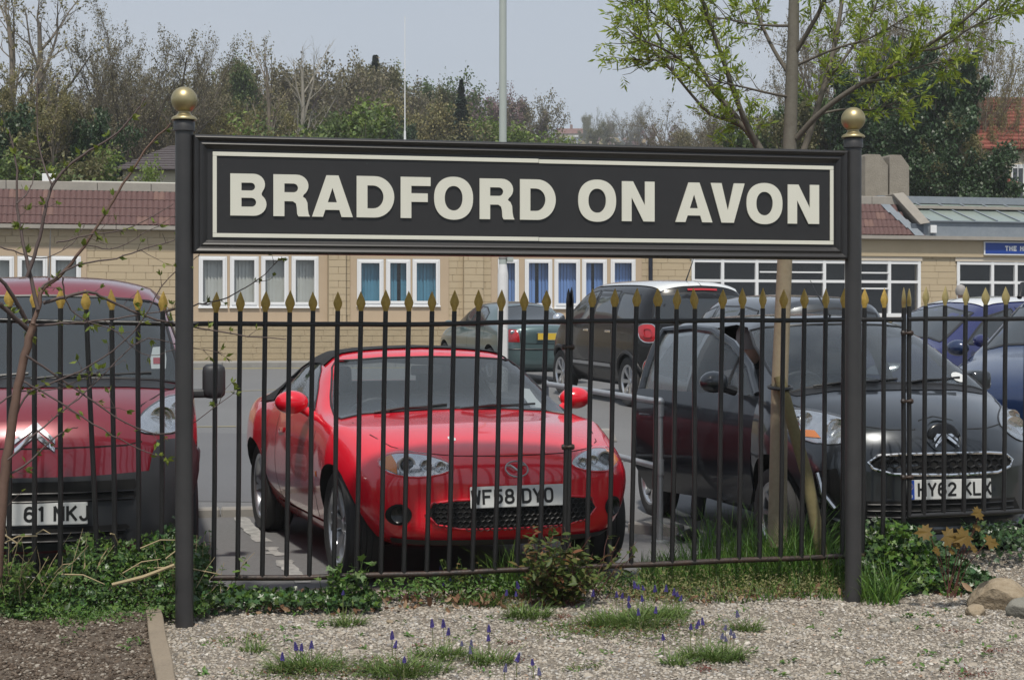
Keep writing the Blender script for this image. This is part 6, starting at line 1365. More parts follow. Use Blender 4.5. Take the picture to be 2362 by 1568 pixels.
T = [
 ('slim', 18, -95, 53, 1.1, m_twig, lm_bud, 'tall bare tree whose top leaves the picture at the upper left corner', GL), ('slim', 95, -70, 56, 1.2, m_bark, lm_bud, 'tall forked bare tree left of the broad domed tree', GL), ('dome', 318, 8, 60, .80, m_bark, lm_rust, 'broad domed bare tree rising behind the slate-roofed bungalow', GL), ('dome', 440, 95, 63, .62, m_twig, lm_rust, 'smaller bare tree beside the domed tree, above the left gold ball', GL), ('dome', 205, 50, 64, .72, m_twig, lm_rust, 'bare tree merging into the left side of the domed tree', GL),
 ('budding', 40, 150, 50, .72, m_twig, lm_bud, 'brown budding tree in the left edge thicket', GL), ('budding', 125, 185, 50, .72, m_twig, lm_bud, 'budding tree below the forked bare tree', GL), ('ivied', 75, 215, 52, .8, m_bark, lm_ol, 'olive ivy-covered tree in the thicket at far left', GL), ('budding', 205, 225, 52, .8, m_twig, lm_rust, 'rust brown budding tree under the domed crown', GL), ('ivied', 225, 265, 51, .6, m_bark, lm_ivy, 'dark ivied stem above the left end of the bungalow roof', GL), ('budding', 345, 240, 62, .7, m_twig, lm_bud, 'budding tree right behind the bungalow hip', GL), ('ivied', 10, 255, 49, .8, m_bark, lm_ivy, 'dark ivied tree at the left edge of the picture', GL), ('leafy', 395, 245, 66, .6, m_bark, lm_mid, 'green leafing tree behind the left gold ball', GL), ('budding', 425, 215, 62, .6, m_twig, lm_rust, 'rusty budding tree just left of the board post top', GL),
 ('bush', 95, 330, 45, 1.0, m_twig, lm_ol, 'olive bush over the left end of the flat roof', None), ('bush', 170, 350, 45, 1.0, m_twig, lm_fresh, 'fresh green bush beside the bungalow hip', None), ('bush', 370, 392, 44, .8, m_twig, lm_fresh, 'low green bush right of the bungalow wall, above the rooflight', None), ('bush', 30, 345, 44, 1.0, m_twig, lm_mid, 'green bush above the parapet at far left', None),
 ('round', 480, 142, 95, .78, m_twig, lm_ol, 'first brown tree of the wood right of the gold ball', GW), ('leafy', 530, 138, 98, .6, m_twig, lm_ol, 'olive tree of the wood left of the tall budding pole tree', GW), ('leafy', 572, 128, 92, .6, m_bark, lm_mid, 'greener tree of the wood beside the tall budding pole tree', GW), ('round', 655, 122, 96, .78, m_mauve, lm_rust, 'mauve brown tree of the wood between the two tall slim trees', GW), ('round', 748, 125, 100, .78, m_mauve, lm_rust, 'bare mauve tree of the wood behind the pale slim tree', GW), ('round', 800, 132, 104, .78, m_mauve, lm_rust, 'bare tree of the wood left of the cedar', GW), ('leafy', 842, 134, 108, .55, m_bark, lm_ol, 'olive tree of the wood just left of the cedar', GW), ('leafy', 895, 152, 110, .6, m_bark, lm_ol, 'olive tree of the wood left of the thin mast', GW), ('round', 925, 178, 112, .78, m_mauve, lm_rust, 'brown tree of the wood behind the thin mast', GW), ('round', 985, 152, 118, .85, m_bark, lm_mid, 'rounded tree crowning the wood right of the mast', GW), ('leafy', 1030, 185, 116, .55, m_bark, lm_ol, 'olive tree at the right shoulder of the wood', GW), ('round', 970, 205, 96, .8, m_bark, lm_bud, 'tawny domed tree low in front of the wood', GW), ('ivied', 905, 255, 92, .7, m_bark, lm_ivy, 'dark ivied tree low beside the mast', GW), ('leafy', 1045, 235, 98, .55, m_bark, lm_mid, 'dark green tree under the conifer', GW), ('ivied', 600, 230, 82, .75, m_bark, lm_ol, 'ivied olive tree in the lower wood', GW), ('ivied', 815, 250, 84, .75, m_bark, lm_mid, 'green ivied tree in the middle of the lower wood', GW), ('ivied', 715, 235, 86, .75, m_bark, lm_ol, 'ivied tree behind the pale slim trunk', GW),
 ('conifer', 866, 130, 111, 1.1, m_bark, lm_con, 'dark cedar tip standing out of the wood', None), ('conifer', 1064, 186, 95, .8, m_bark, lm_con, 'dark pointed conifer at the right end of the wood', None),
 ('slim', 614, 58, 66, .85, m_twig, lm_bud, 'slim yellow-budded tree standing above the wood', None), ('slim', 700, 66, 62, 1.0, m_pale, None, 'pale slim bare tree standing above the wood', None),
 ('budding', 505, 225, 60, .8, m_twig, lm_bud, 'budding tree over the left end of the board', GW), ('budding', 560, 235, 58, .8, m_twig, lm_bud, 'tawny budding tree above the letter R', GW), ('budding', 655, 252, 57, .8, m_twig, lm_bud, 'tawny budding tree behind the pale slim trunk foot', GW), ('bush', 770, 248, 56, 1.0, m_twig, lm_fresh, 'fresh green tall bush above the letter D', None), ('bush', 835, 256, 57, 1.0, m_twig, lm_mid, 'green tall bush above the letter F', None), ('bush', 720, 275, 55, .9, m_twig, lm_mid, 'green bush above the second letter A gap', None),
 ('round', 1115, 206, 150, .8, m_mauve, lm_mau, 'mauve bare tree left of the lamp column', GF), ('round', 1205, 214, 150, .8, m_mauve, lm_rust, 'brown bare tree right of the lamp column', GF), ('budding', 1248, 248, 150, .8, m_mauve, lm_rust, 'small brown tree on the slope left of the hilltop house', GF), ('bush', 1185, 282, 90, 1.2, m_twig, lm_fresh, 'lime green bush behind the lamp column', None), ('bush', 1110, 292, 90, 1.2, m_twig, lm_ol, 'olive bush left of the lamp column', None), ('dome', 1272, 288, 200, .7, m_mauve, lm_ol, 'small grey tree touching the hilltop house', GF),
 ('leafy', 1345, 268, 430, .6, m_greyt, lm_ol, 'dark green tree behind the hilltop house', GF), ('dome', 1378, 254, 330, .62, m_greyt, lm_ol, 'pale bare tree right of the hilltop house', GF), ('dome', 1462, 238, 280, .8, m_greyt, lm_rust, 'round-headed bare tree alone on the skyline', GF), ('leafy', 1412, 285, 300, .75, m_greyt, lm_ol, 'olive tree below the round-headed skyline tree', GF), ('leafy', 1380, 300, 260, .7, m_greyt, lm_ol, 'low olive tree above the letter O', GF), ('budding', 1500, 285, 200, .9, m_mauve, lm_mau, 'pinkish blossom tree right of the skyline tree', GF), ('budding', 1560, 285, 190, 1.0, m_mauve, lm_mau, 'pink tree left of the ash branches', GF), ('budding', 1620, 292, 180, 1.0, m_mauve, lm_rust, 'tawny tree under the ash branches', GF), ('leafy', 1590, 305, 160, .8, m_mauve, lm_bud, 'yellowish low tree above the letter N', GF), ('budding', 1700, 300, 160, 1.0, m_mauve, lm_mau, 'purple tree behind the ash fork', GF), ('leafy', 1660, 290, 170, .7, m_bark, lm_mid, 'green tree behind the ash fork', GF),
 ('dome', 1655, 185, 72, .85, m_twig, lm_rust, 'spreading bare tree seen through the ash leaves', GR), ('dome', 1935, -40, 66, .62, m_twig, lm_rust, 'tall bare tree behind the ash trunk', GR), ('dome', 2105, -60, 64, .6, m_twig, lm_rust, 'tall bare tree behind the right side of the ash', GR), ('dome', 2235, -30, 62, .5, m_twig, lm_bud, 'bare tree reaching over the red roof', GR), ('ivied', 2000, 150, 55, .75, m_bark, lm_ivy, 'dark ivied tree just right of the right gold ball', GR), ('ivied', 2090, 115, 56, .72, m_bark, lm_ivy, 'tall dark ivied tree above the chimney slabs', GR), ('ivied', 2185, 150, 54, .72, m_bark, lm_ivy, 'dark ivied tree left of the red house', GR), ('ivied', 2140, 260, 52, .9, m_bark, lm_ivy, 'bulky dark ivied tree above the glazed roof', GR), ('ivied', 1895, 215, 58, .75, m_bark, lm_mid, 'green ivied tree between ash trunk and gold ball', GR), ('ivied', 1850, 255, 57, .7, m_bark, lm_ol, 'olive ivied tree behind the ash trunk', GR), ('ivied', 1750, 275, 60, .7, m_bark, lm_mid, 'green ivied tree left of the ash trunk', GR), ('budding', 2230, 270, 51, .8, m_twig, lm_bud, 'brown budding tree before the red house', GR), ('ivied', 2250, 340, 50, .9, m_bark, lm_ivy, 'low dark ivied tree before the annexe', GR),
]
for t in T: tree(t[0], t[1], t[2]+(16 if t[8] == GW else 0), *t[3:7], t[7], group=t[8])

# the wooded slope behind them reads as one mass of twigs and young leaves
def wood(n, pxr, Yr, top, seed, stops, label, size=.5):
    r = np.random.RandomState(seed); px = r.uniform(*pxr, n); Yc = r.uniform(*Yr, n); X = (px-CX)/FPX*Yc; x = X*CP+Yc*SP; y = -X*SP+Yc*CP; g = np.array([hill(a, b) for a, b in zip(x, y)])
    zt_ = np.array([EYE+(HY-top(p))*Y_/FPX for p, Y_ in zip(px, Yc)]); h = (zt_-g)*(.85+.15*np.sin(px*.11+Yc*.5))*(.88+.12*np.sin(px*.31)); z = g+h*r.rand(n)**.75
    rot = np.stack([r.uniform(-1.2, 1.2, n), r.uniform(-1.2, 1.2, n), r.uniform(0, 6.28, n)], 1); k = z > g; me = scatter('woodland', CLUMP, np.stack([x, y, z], 1)[k], rot[k], size*r.uniform(.4, 1.3, n)[k])
    m = bpy.data.materials.new('woodland_leaves'); m.use_nodes = True; nt = m.node_tree; gn = _n(nt, 'ShaderNodeNewGeometry'); rp2 = _n(nt, 'ShaderNodeValToRGB'); els = rp2.color_ramp.elements
    while len(els) < len(stops): els.new(.5)
    for e, (p, c) in zip(els, stops): e.position = p; e.color = (*c, 1)
    nt.links.new(gn.outputs['Random Per Island'], rp2.inputs[0]); nt.links.new(rp2.outputs[0], nt.nodes['Principled BSDF'].inputs['Base Color']); nt.nodes['Principled BSDF'].inputs['Roughness'].default_value = .8
    return tag(link('woodland', me, m), label, kind='stuff')
WS = [(0, (.10, .085, .06)), (.3, (.17, .135, .10)), (.55, (.20, .17, .09)), (.75, (.13, .15, .055)), (.9, (.10, .14, .05)), (1, (.24, .19, .13))]
tw_ = lambda p: float(np.interp(p, [-150, 60, 200, 420, 470, 600, 760, 880, 960, 1060, 1090], [230, 240, 215, 190, 165, 160, 160, 175, 190, 235, 330]))
wood(42000, (-150, 1090), (112, 150), tw_, 3, WS, 'brown and olive woodland covering the slope behind the building', .42)
wood(13000, (-700, 470), (66, 84), lambda p: float(np.interp(p, [-700, -150, 100, 300, 470], [215, 215, 215, 250, 260])), 4, WS, 'brown undergrowth beneath the trees at left', .30)
wood(9000, (1060, 1720), (190, 320), lambda p: float(np.interp(p, [1060, 1240, 1290, 1400, 1500, 1720], [280, 300, 322, 305, 300, 300])), 5, [(0, (.14, .10, .10)), (.4, (.20, .15, .145)), (.7, (.17, .16, .09)), (1, (.22, .17, .12))], 'mauve and brown scrub on the far slope', .8)
wood(15000, (1720, 3000), (70, 88), lambda p: float(np.interp(p, [1720, 1900, 2300, 2400, 3000], [270, 240, 250, 270, 250])), 6, WS, 'brown thicket behind the ivied trees at right', .32)
# ------------------------------------------------------------------ young ash in the grass island, with its stake
YA = 8.62
def A(px, py, dY=0.0): return atY(px, py, YA+dY)
base = c2w((1797-CX)/FPX*YA, YA, 0.0)
m_ash = mat('ash_bark', (.30, .245, .165), .85, var=(9, .6, (.20, .165, .115)), var2=(40, .4, (.36, .31, .23)), bump=(60, .5, .004)); m_ashg = mat('ash_branch_bark', (.13, .115, .095), .85, var=(9, .5, (.09, .08, .066)), bump=(60, .4, .003))
ash = thing('ash_tree', 'young ash tree with fresh narrow green leaves standing behind the name board', 'tree', base)
def loc(p): return Vector(p)-base
trunk_pts = [(1793, 1260), (1795, 1100), (1798, 900), (1806, 700), (1812, 560), (1818, 430), (1823, 300), (1826, 190), (1830, 80), (1832, -40), (1836, -200), (1846, -420)]
tp = [loc(A(*p)) for p in trunk_pts]; tr = [.055, .05, .046, .043, .041, .040, .038, .035, .032, .027, .02, .012]
MB().tube(tp[:6], tr[:6], 14).build('trunk', m_ash, ash, sm=60); MB().tube(tp[5:], tr[5:], 14).build('upper_trunk', mat('ash_upper_bark', (.155, .14, .115), .85, var=(9, .6, (.10, .09, .075)), var2=(50, .4, (.21, .2, .17)), bump=(60, .5, .004)), ash, sm=60)
limbs = []
def limb(pts, r0, r1, dY0, dY1):
    n = len(pts); P = [loc(A(p[0], p[1], dY0+(dY1-dY0)*i/(n-1))) for i, p in enumerate(pts)]
    Q = [tuple(q) for q in chaikin([tuple(p) for p in P], 2)]; R_ = [r0+(r1-r0)*i/(len(Q)-1) for i in range(len(Q))]
    MB().tube(Q, R_, 8).build('limb', m_ashg, ash, sm=60); limbs.append((np.array(Q), np.array(R_)))
limb([(1815, 470), (1785, 400), (1750, 340), (1720, 292), (1690, 278)], .026, .020, 0, .1)
limb([(1722, 294), (1680, 250), (1632, 185), (1585, 95), (1560, 30), (1548, -60)], .017, .007, .1, .35); limb([(1745, 335), (1718, 280), (1690, 205), (1655, 100), (1625, 20), (1600, -70)], .018, .007, .05, -.25)
limb([(1690, 278), (1640, 268), (1600, 225), (1555, 170), (1515, 125)], .012, .004, .1, .1); limb([(1665, 235), (1610, 175), (1555, 125), (1500, 100), (1475, 92)], .010, .003, .15, -.2); limb([(1590, 110), (1550, 65), (1510, 35), (1490, 15)], .008, .003, .3, .1)
limb([(1820, 430), (1850, 360), (1880, 270), (1912, 160), (1935, 60), (1950, -60)], .022, .009, 0, .35); limb([(1838, 320), (1880, 270), (1945, 218), (2030, 168), (2120, 118), (2210, 60), (2290, -10)], .019, .006, -.02, -.5)
limb([(1830, 130), (1860, 80), (1895, 20), (1925, -60)], .016, .008, 0, -.2); limb([(1826, 180), (1780, 110), (1745, 30), (1720, -60)], .014, .006, 0, .25); limb([(1990, 190), (2060, 180), (2130, 150), (2190, 140)], .009, .003, -.25, -.4)
limb([(2120, 118), (2180, 110), (2240, 60), (2320, 30)], .009, .003, -.38, -.6); limb([(1885, 265), (1950, 250), (2010, 255), (2060, 240)], .008, .003, 0, .1); limb([(1905, 190), (1960, 120), (2010, 40), (2040, -40)], .01, .004, .2, .2); limb([(1826, 225), (1770, 215), (1710, 200), (1660, 190)], .009, .003, 0, -.2)
limb([(1826, 60), (1780, 60), (1720, 55), (1660, 40), (1600, 45)], .009, .003, 0, .15); limb([(1840, 150), (1930, 110), (2010, 90), (2090, 40)], .009, .003, 0, -.3)
limb([(1570, 130), (1530, 140), (1490, 138), (1470, 138)], .006, .002, .1, .05); limb([(1530, 110), (1505, 60), (1480, 20), (1485, -30)], .007, .003, .2, .1)
rs = np.random.RandomState(77); tw_P = []
for Q, R_ in limbs:
    L_ = np.linalg.norm(np.diff(Q, axis=0), axis=1).sum(); n = int(L_*22)+4
    for k in range(n):
        t = rs.uniform(.42, 1.0)*(len(Q)-1.001); i = int(t); p = Q[i]*(1-t+i)+Q[i+1]*(t-i); d = unit(Q[i+1]-Q[i]); rv = unit(rs.normal(0, 1, 3)); pr = unit(rv-d*np.dot(rv, d)); a = rs.uniform(.5, 1.1)
        dd = unit(d*math.cos(a)+pr*math.sin(a)+np.array([0, 0, .15])); ln_ = rs.uniform(.07, .26)
        P = [p]
        for s_ in range(4): dd = unit(dd+rs.normal(0, .16, 3)+np.array([0, 0, .03])); P.append(P[-1]+dd*ln_/4)
        tw_P.append(P)
    P = [Q[-1]]; dd = unit(Q[-1]-Q[-3])
    for s_ in range(4): dd = unit(dd+rs.normal(0, .16, 3)); P.append(P[-1]+dd*.05)
    tw_P.append(P)
tw = np.array(tw_P); v, f = tube_block(tw, np.repeat(np.linspace(.0032, .0012, 5)[None], len(tw), 0), 4); link('twigs', np_mesh('twigs', v, f), m_ashg, ash)['kind'] = 'stuff'
# compound leaves: leaflets in pairs along a short stalk, tufted at twig ends
LF = (np.array([(0, 0, 0), (.45, -.13, .03), (1, 0, -.04), (.45, .13, .03)]), np.array([(0, 1, 2, 3)]))
pos, rot, scl = [], [], []
for P in tw:
    d = unit(P[-1]-P[0])
    for e in range(rs.randint(3, 6)):
        t = rs.choice([1.0, 1.0, .9, .75, .5, .3]); b = P[min(4, int(t*4))]; rv = unit(rs.normal(0, 1, 3)); ax = unit(d*.6+rv*.8+np.array([0, 0, .1])); sl_ = rs.uniform(.025, .075)
        pr = unit(np.cross(ax, rs.normal(0, 1, 3)))
        for q in range(rs.randint(2, 5)):
            c = b+ax*sl_*(q+.4)/3
            for s_ in (1, -1):
                dr_ = unit(ax*.75+pr*s_*.75+np.array([0, 0, -.15])+rs.normal(0, .12, 3)); up_ = unit(np.cross(dr_, rs.normal(0, 1, 3))); z_ = np.cross(dr_, up_); pos.append(c); rot.append(np.stack([dr_, up_, z_], 1)); scl.append(rs.uniform(.028, .052))
        dr_ = ax; up_ = unit(np.cross(dr_, rs.normal(0, 1, 3))); pos.append(b+ax*sl_); rot.append(np.stack([dr_, up_, np.cross(dr_, up_)], 1)); scl.append(rs.uniform(.04, .065))
lm_ash = leafm('ash_leaf', (.29, .37, .055), .38, .5, .5)
link('crown', scatter('crown', LF, np.array(pos), np.array(rot), np.array(scl)), lm_ash, ash)
m_stake = mat('greenish_stake', (.16, .135, .06), .9, var=(8, .6, (.10, .085, .04)), var2=(60, .4, (.22, .19, .1)), bump=(50, .4, .004))
s0, s1 = atY(1916, 1262, 8.40), atY(1797, 868, 8.55)
stk = thing('tree_stake', 'leaning mossy timber stake strapped to the ash trunk', 'stake', (s0.x, s0.y, 0)); MB().tube([Vector((s0.x, s0.y, -.1))-stk.location, (s1-stk.location)*.5+(Vector((s0.x, s0.y, .05))-stk.location)*.5+Vector((.012, 0, .0)), s1-stk.location], [.034, .033, .031], 10).build('pole', m_stake, stk, sm=50)
sb = atY(1800, 893, 8.58); q = MB().tube([(sb.x+.06*math.cos(a), sb.y+.075*math.sin(a), sb.z+.008*math.sin(a)) for a in np.linspace(0, 2*PI, 21)], .011, 6, False); q.v = [tuple(Vector(p_)-stk.location) for p_ in q.v]; q.build('strap', m_dark, stk, sm=50)
# ------------------------------------------------------------------ bare shrub with opening buds, in front of the railings at the left
shb = c2w((5-CX)/FPX*7.0, 7.0, 0.0)
m_cherry = mat('cherry_bark', (.105, .062, .045), .6, var=(16, .6, (.17, .10, .07)), bump=(50, .3, .003)); m_twg = mat('shrub_twig', (.085, .06, .055), .7)
sh = thing('budding_shrub', 'bare shrub with reddish stem and small opening green buds before the railings at left', 'shrub', shb)
sl2 = []
def stem(pts, r0, r1, y0=7.05, y1=7.2, m=None):
    n = len(pts); P = [atY(p[0], p[1], y0+(y1-y0)*i/(n-1))-shb for i, p in enumerate(pts)]; Q = chaikin([tuple(p) for p in P], 2); k = len(Q)
    rj = np.random.RandomState(int(pts[0][0]*7+pts[-1][1])); Q = [tuple(np.array(q)+rj.normal(0, .0018, 3)*(0 < i < k-1)) for i, q in enumerate(Q)]
    MB().tube(Q, [r0+(r1-r0)*i/(k-1) for i in range(k)], 7).build('stem', m or (m_cherry if r0 > .011 else m_twg), sh, sm=60); sl2.append((np.array(Q), r0))
stem([(-8, 1330), (5, 1150), (18, 1050), (35, 930), (55, 830), (76, 748)], .026, .017, 7.0, 7.1)
stem([(76, 748), (92, 700), (95, 665), (140, 640), (200, 560), (275, 440), (345, 330), (395, 285)], .012, .003); stem([(88, 715), (62, 600), (48, 540), (38, 470), (40, 380), (20, 300)], .010, .003)
stem([(62, 640), (88, 560), (108, 470), (120, 425), (160, 380), (210, 345), (265, 315), (318, 255), (335, 225)], .009, .003); stem([(120, 425), (96, 370), (84, 300), (86, 190)], .005, .0015)
stem([(95, 665), (115, 650), (170, 610), (260, 600), (330, 575), (402, 555)], .006, .002); stem([(100, 700), (160, 680), (210, 670), (245, 690), (310, 720), (370, 740), (440, 752), (560, 775), (660, 782)], .009, .002, 7.1, 7.4); stem([(76, 750), (150, 745), (220, 742), (300, 730), (405, 712)], .007, .002, 7.1, 7.3)
stem([(470, 700), (520, 690), (560, 668), (605, 640), (650, 592)], .004, .0015, 7.4, 7.5); stem([(380, 720), (440, 705), (490, 700)], .004, .003, 7.3, 7.4); stem([(60, 820), (120, 860), (210, 920), (300, 985), (400, 1010), (540, 905)], .006, .0015, 7.05, 7.35)
stem([(20, 1010), (60, 900), (130, 880), (220, 840), (320, 760), (380, 640), (460, 590)], .0055, .0015); stem([(55, 880), (150, 935), (250, 1000), (330, 1040), (380, 1060)], .005, .0015); stem([(0, 700), (40, 740), (76, 770)], .010, .013); stem([(-20, 620), (30, 680), (62, 745)], .007, .012)
stem([(18, 1060), (90, 990), (170, 930), (255, 850), (330, 770), (425, 800), (520, 815)], .0045, .0012, 7.0, 7.4); stem([(5, 1100), (60, 1075), (130, 1000), (180, 985)], .006, .002); stem([(130, 560), (210, 540), (300, 530), (400, 470)], .004, .0015); stem([(145, 640), (150, 700), (190, 740), (270, 760), (330, 830), (420, 800)], .004, .0012)
stem([(38, 470), (70, 440), (80, 400)], .004, .0015); stem([(200, 565), (260, 580), (340, 535), (400, 500)], .003, .001); stem([(0, 570), (50, 585), (100, 600), (165, 570), (195, 520)], .004, .001); stem([(0, 930), (40, 900), (110, 905), (200, 870), (290, 830)], .004, .001)
rs = np.random.RandomState(5); tw_P, pos, rot, scl = [], [], [], []
for Q, r0 in sl2:
    L_ = np.linalg.norm(np.diff(Q, axis=0), axis=1).sum()
    for k in range(int(L_*(15 if r0 < .013 else 3))+1):
        t = rs.uniform(.2, 1)*(len(Q)-1.001); i = int(t); p = Q[i]*(1-t+i)+Q[i+1]*(t-i); d = unit(Q[i+1]-Q[i]); rv = unit(rs.normal(0, 1, 3)); rv[1] *= .3; dd = unit(d*.5+rv*.8+np.array([0, 0, .2])); ln_ = rs.choice([.012, .02, .05, .12], p=[.45, .3, .17, .08]); P = [p]
        for s_ in range(3): dd = unit(dd+rs.normal(0, .2, 3)); P.append(P[-1]+dd*ln_/3)
        tw_P.append(P)
        if rs.rand() < .66:
            for e in range(rs.randint(2, 6)):
                dr_ = unit(dd+rs.normal(0, .55, 3)); up_ = unit(np.cross(dr_, rs.normal(0, 1, 3))); pos.append(P[-1]); rot.append(np.stack([dr_, up_, np.cross(dr_, up_)], 1)); scl.append(rs.uniform(.018, .046))
tw = np.array(tw_P); v, f = tube_block(tw, np.repeat(np.linspace(.0019, .0008, 4)[None], len(tw), 0), 4); tag(link('twigs', np_mesh('twigs', v, f), m_twg, sh), kind='stuff')
LF2 = (np.array([(0, 0, 0), (.45, -.24, .06), (1, 0, -.05), (.45, .24, .06)]), np.array([(0, 1, 2, 3)]))
tag(link('buds', scatter('buds', LF2, np.array(pos), np.array(rot), np.array(scl)), leafm('bud_green', (.17, .22, .035), .35, .4), sh), kind='stuff')
# ================================================================== gravel stones, soil crumbs, litter
def ramp_island(name, stops, rough=.85, trans=0.0):
    m = bpy.data.materials.new(name); m.use_nodes = True; nt = m.node_tree; k = nt.links.new; b = nt.nodes['Principled BSDF']; g = _n(nt, 'ShaderNodeNewGeometry'); r = _n(nt, 'ShaderNodeValToRGB'); r.color_ramp.interpolation = 'LINEAR'
    els = r.color_ramp.elements
    while len(els) < len(stops): els.new(.5)
    for e, (p, c) in zip(els, stops): e.position = p; e.color = (*c, 1)
    tcn = _n(nt, 'ShaderNodeTexCoord'); ns = _n(nt, 'ShaderNodeTexNoise'); ns.inputs['Scale'].default_value = 90; mxn = _n(nt, 'ShaderNodeMix', data_type='RGBA', blend_type='MULTIPLY'); mxn.inputs['Factor'].default_value = .35
    k(tcn.outputs['Object'], ns.inputs['Vector']); k(g.outputs['Random Per Island'], r.inputs['Fac']); k(r.outputs[0], mxn.inputs[6]); k(ns.outputs['Fac'], mxn.inputs[7]); k(mxn.outputs[2], b.inputs['Base Color']); b.inputs['Roughness'].default_value = rough; b.inputs['Specular IOR Level'].default_value = .3
    if trans:
        tr = _n(nt, 'ShaderNodeBsdfTranslucent'); ms = _n(nt, 'ShaderNodeMixShader'); ms.inputs[0].default_value = trans; k(mxn.outputs[2], tr.inputs['Color']); k(b.outputs[0], ms.inputs[1]); k(tr.outputs[0], ms.inputs[2]); k(ms.outputs[0], nt.nodes['Material Output'].inputs[0])
    MATS[name] = m; return m
_p = (1+5**.5)/2
ICO = (np.array([(-1,_p,0),(1,_p,0),(-1,-_p,0),(1,-_p,0),(0,-1,_p),(0,1,_p),(0,-1,-_p),(0,1,-_p),(_p,0,-1),(_p,0,1),(-_p,0,-1),(-_p,0,1)])/1.9,
       np.array([(0,11,5),(0,5,1),(0,1,7),(0,7,10),(0,10,11),(1,5,9),(5,11,4),(11,10,2),(10,7,6),(7,1,8),(3,9,4),(3,4,2),(3,2,6),(3,6,8),(3,8,9),(4,9,5),(2,4,11),(6,2,10),(8,6,7),(9,8,1)]))
rs = np.random.RandomState(21)
def pebbles(name, n, xr, yr, ok, smin, smax, m, label, zf, flat=.6):
    x = rs.uniform(*xr, n*2); y = yr[0]+(yr[1]-yr[0])*rs.rand(n*2)
    k = np.array([ok(a, b) for a, b in zip(x, y)]); x, y = x[k][:n], y[k][:n]; N = len(x); s = smin+(smax-smin)*rs.rand(N)**2.2
    scl = np.stack([s*rs.uniform(.8, 1.35, N), s*rs.uniform(.7, 1.1, N), s*flat*rs.uniform(.6, 1.2, N)], 1); z = np.array([zf(a, b) for a, b in zip(x, y)])+scl[:, 2]*.25
    rot = np.stack([rs.uniform(-.45, .45, N), rs.uniform(-.45, .45, N), rs.uniform(0, 6.28, N)], 1); o = link(name, scatter(name, ICO, np.stack([x, y, z], 1), rot, scl), m); shade(o.data, 55); return tag(o, label, kind='stuff')
gzf = lambda x, y: nse(x, y)*smooth(-.1, .35, x-plank_x(y))+right_bank(x, y)
m_peb = ramp_island('gravel_stones', [(0, (.12, .11, .10)), (.10, (.31, .275, .23)), (.35, (.50, .445, .37)), (.55, (.40, .35, .285)), (.72, (.56, .52, .455)), (.86, (.28, .27, .265)), (.95, (.72, .68, .61)), (1, (.42, .28, .19))])
def in_gravel(x, y):
    X = x*CP-y*SP; Yc = x*SP+y*CP
    return x > plank_x(y)+.05 and abs(X) < .34*Yc+.5 and Yc > 5.7
pebbles('gravel', 64000, (-.6, 5.4), (5.0, 8.15), in_gravel, .0045, .0105, m_peb, 'pale tan gravel stones covering the ground before the board', gzf)
pebbles('gravel', 700, (-.4, 5.2), (5.4, 8.1), in_gravel, .011, .022, m_peb, 'larger scattered stones among the gravel', gzf)
m_crumb = ramp_island('soil_crumbs', [(0, (.05, .036, .026)), (.35, (.11, .08, .058)), (.6, (.17, .13, .098)), (.8, (.24, .2, .16)), (.93, (.34, .30, .25)), (1, (.46, .42, .36))])
def in_soil(x, y):
    X = x*CP-y*SP; Yc = x*SP+y*CP
    return x < plank_x(y)-.04 and abs(X) < .34*Yc+.5 and Yc > 5.6
szf = lambda x, y: 1.6*nse(x*1.3, y*1.2)+.055
pebbles('soil_crumbs', 22000, (-2.4, .2), (5.0, 7.9), in_soil, .003, .011, m_crumb, 'brown soil crumbs and small stones of the bare bed', szf, .7)
# ------------------------------------------------------------------ leaf shapes
def fan(pts):
    n = len(pts); return np.array([(0, 0, 0)]+list(pts)), np.array([(0, 1+i, 1+(i+1) % n) for i in range(n)])
IVY = fan([(-.15, 0, .0), (-.12, -.38, .04), (.12, -.28, .02), (.32, -.45, .06), (.42, -.16, .02), (.85, 0, -.06), (.42, .16, .02), (.32, .45, .06), (.12, .28, .02), (-.12, .38, .04)])
MAPLE = fan([(-.05, 0, 0), (-.25, -.30, .05), (.05, -.30, .0), (0, -.62, .06), (.22, -.48, .0), (.38, -.60, .05), (.42, -.28, 0), (.70, -.40, .04), (.66, -.15, 0), (1.0, 0, -.08), (.66, .15, 0), (.70, .40, .04), (.42, .28, 0), (.38, .60, .05), (.22, .48, 0), (0, .62, .06), (.05, .30, 0), (-.25, .30, .05)])
LEAF = (np.array([(0, 0, 0), (.3, -.2, .05), (.7, -.17, .04), (1, 0, -.06), (.7, .17, .04), (.3, .2, .05), (.5, 0, -.02)]), np.array([(0, 1, 6), (1, 2, 6), (2, 3, 6), (3, 4, 6), (4, 5, 6), (5, 0, 6)]))
def blade(bend=.5):
    pts = []
    for i in range(5): t = i/4; w_ = .018*(1-t**1.6)+.001; pts += [(bend*t*t, -w_, t-.25*bend*t*t), (bend*t*t, w_, t-.25*bend*t*t)]
    return np.array(pts), np.array([(2*i, 2*i+1, 2*i+3, 2*i+2) for i in range(4)])
def frames(n, up=.6, spread=1.0):
    """random leaf orientations: x axis outwards, z roughly up"""
    z = unit(np.stack([rs.normal(0, spread, n), rs.normal(0, spread, n)-.35, np.full(n, up*1.6)], 1)); a = rs.normal(0, 1, (n, 3)); x = unit(a-z*np.sum(a*z, 1, keepdims=True)); return np.stack([x, np.cross(z, x), z], 2)
m_ivyd = leafm('dark_ivy', (.046, .098, .03), .45, .2, .35); m_ivyl = leafm('light_ivy', (.085, .16, .022), .4, .3, .4); m_grs = leafm('long_grass', (.095, .19, .03), .4, .35, .5); m_weed = leafm('weed_leaf', (.085, .165, .03), .4, .3, .5)
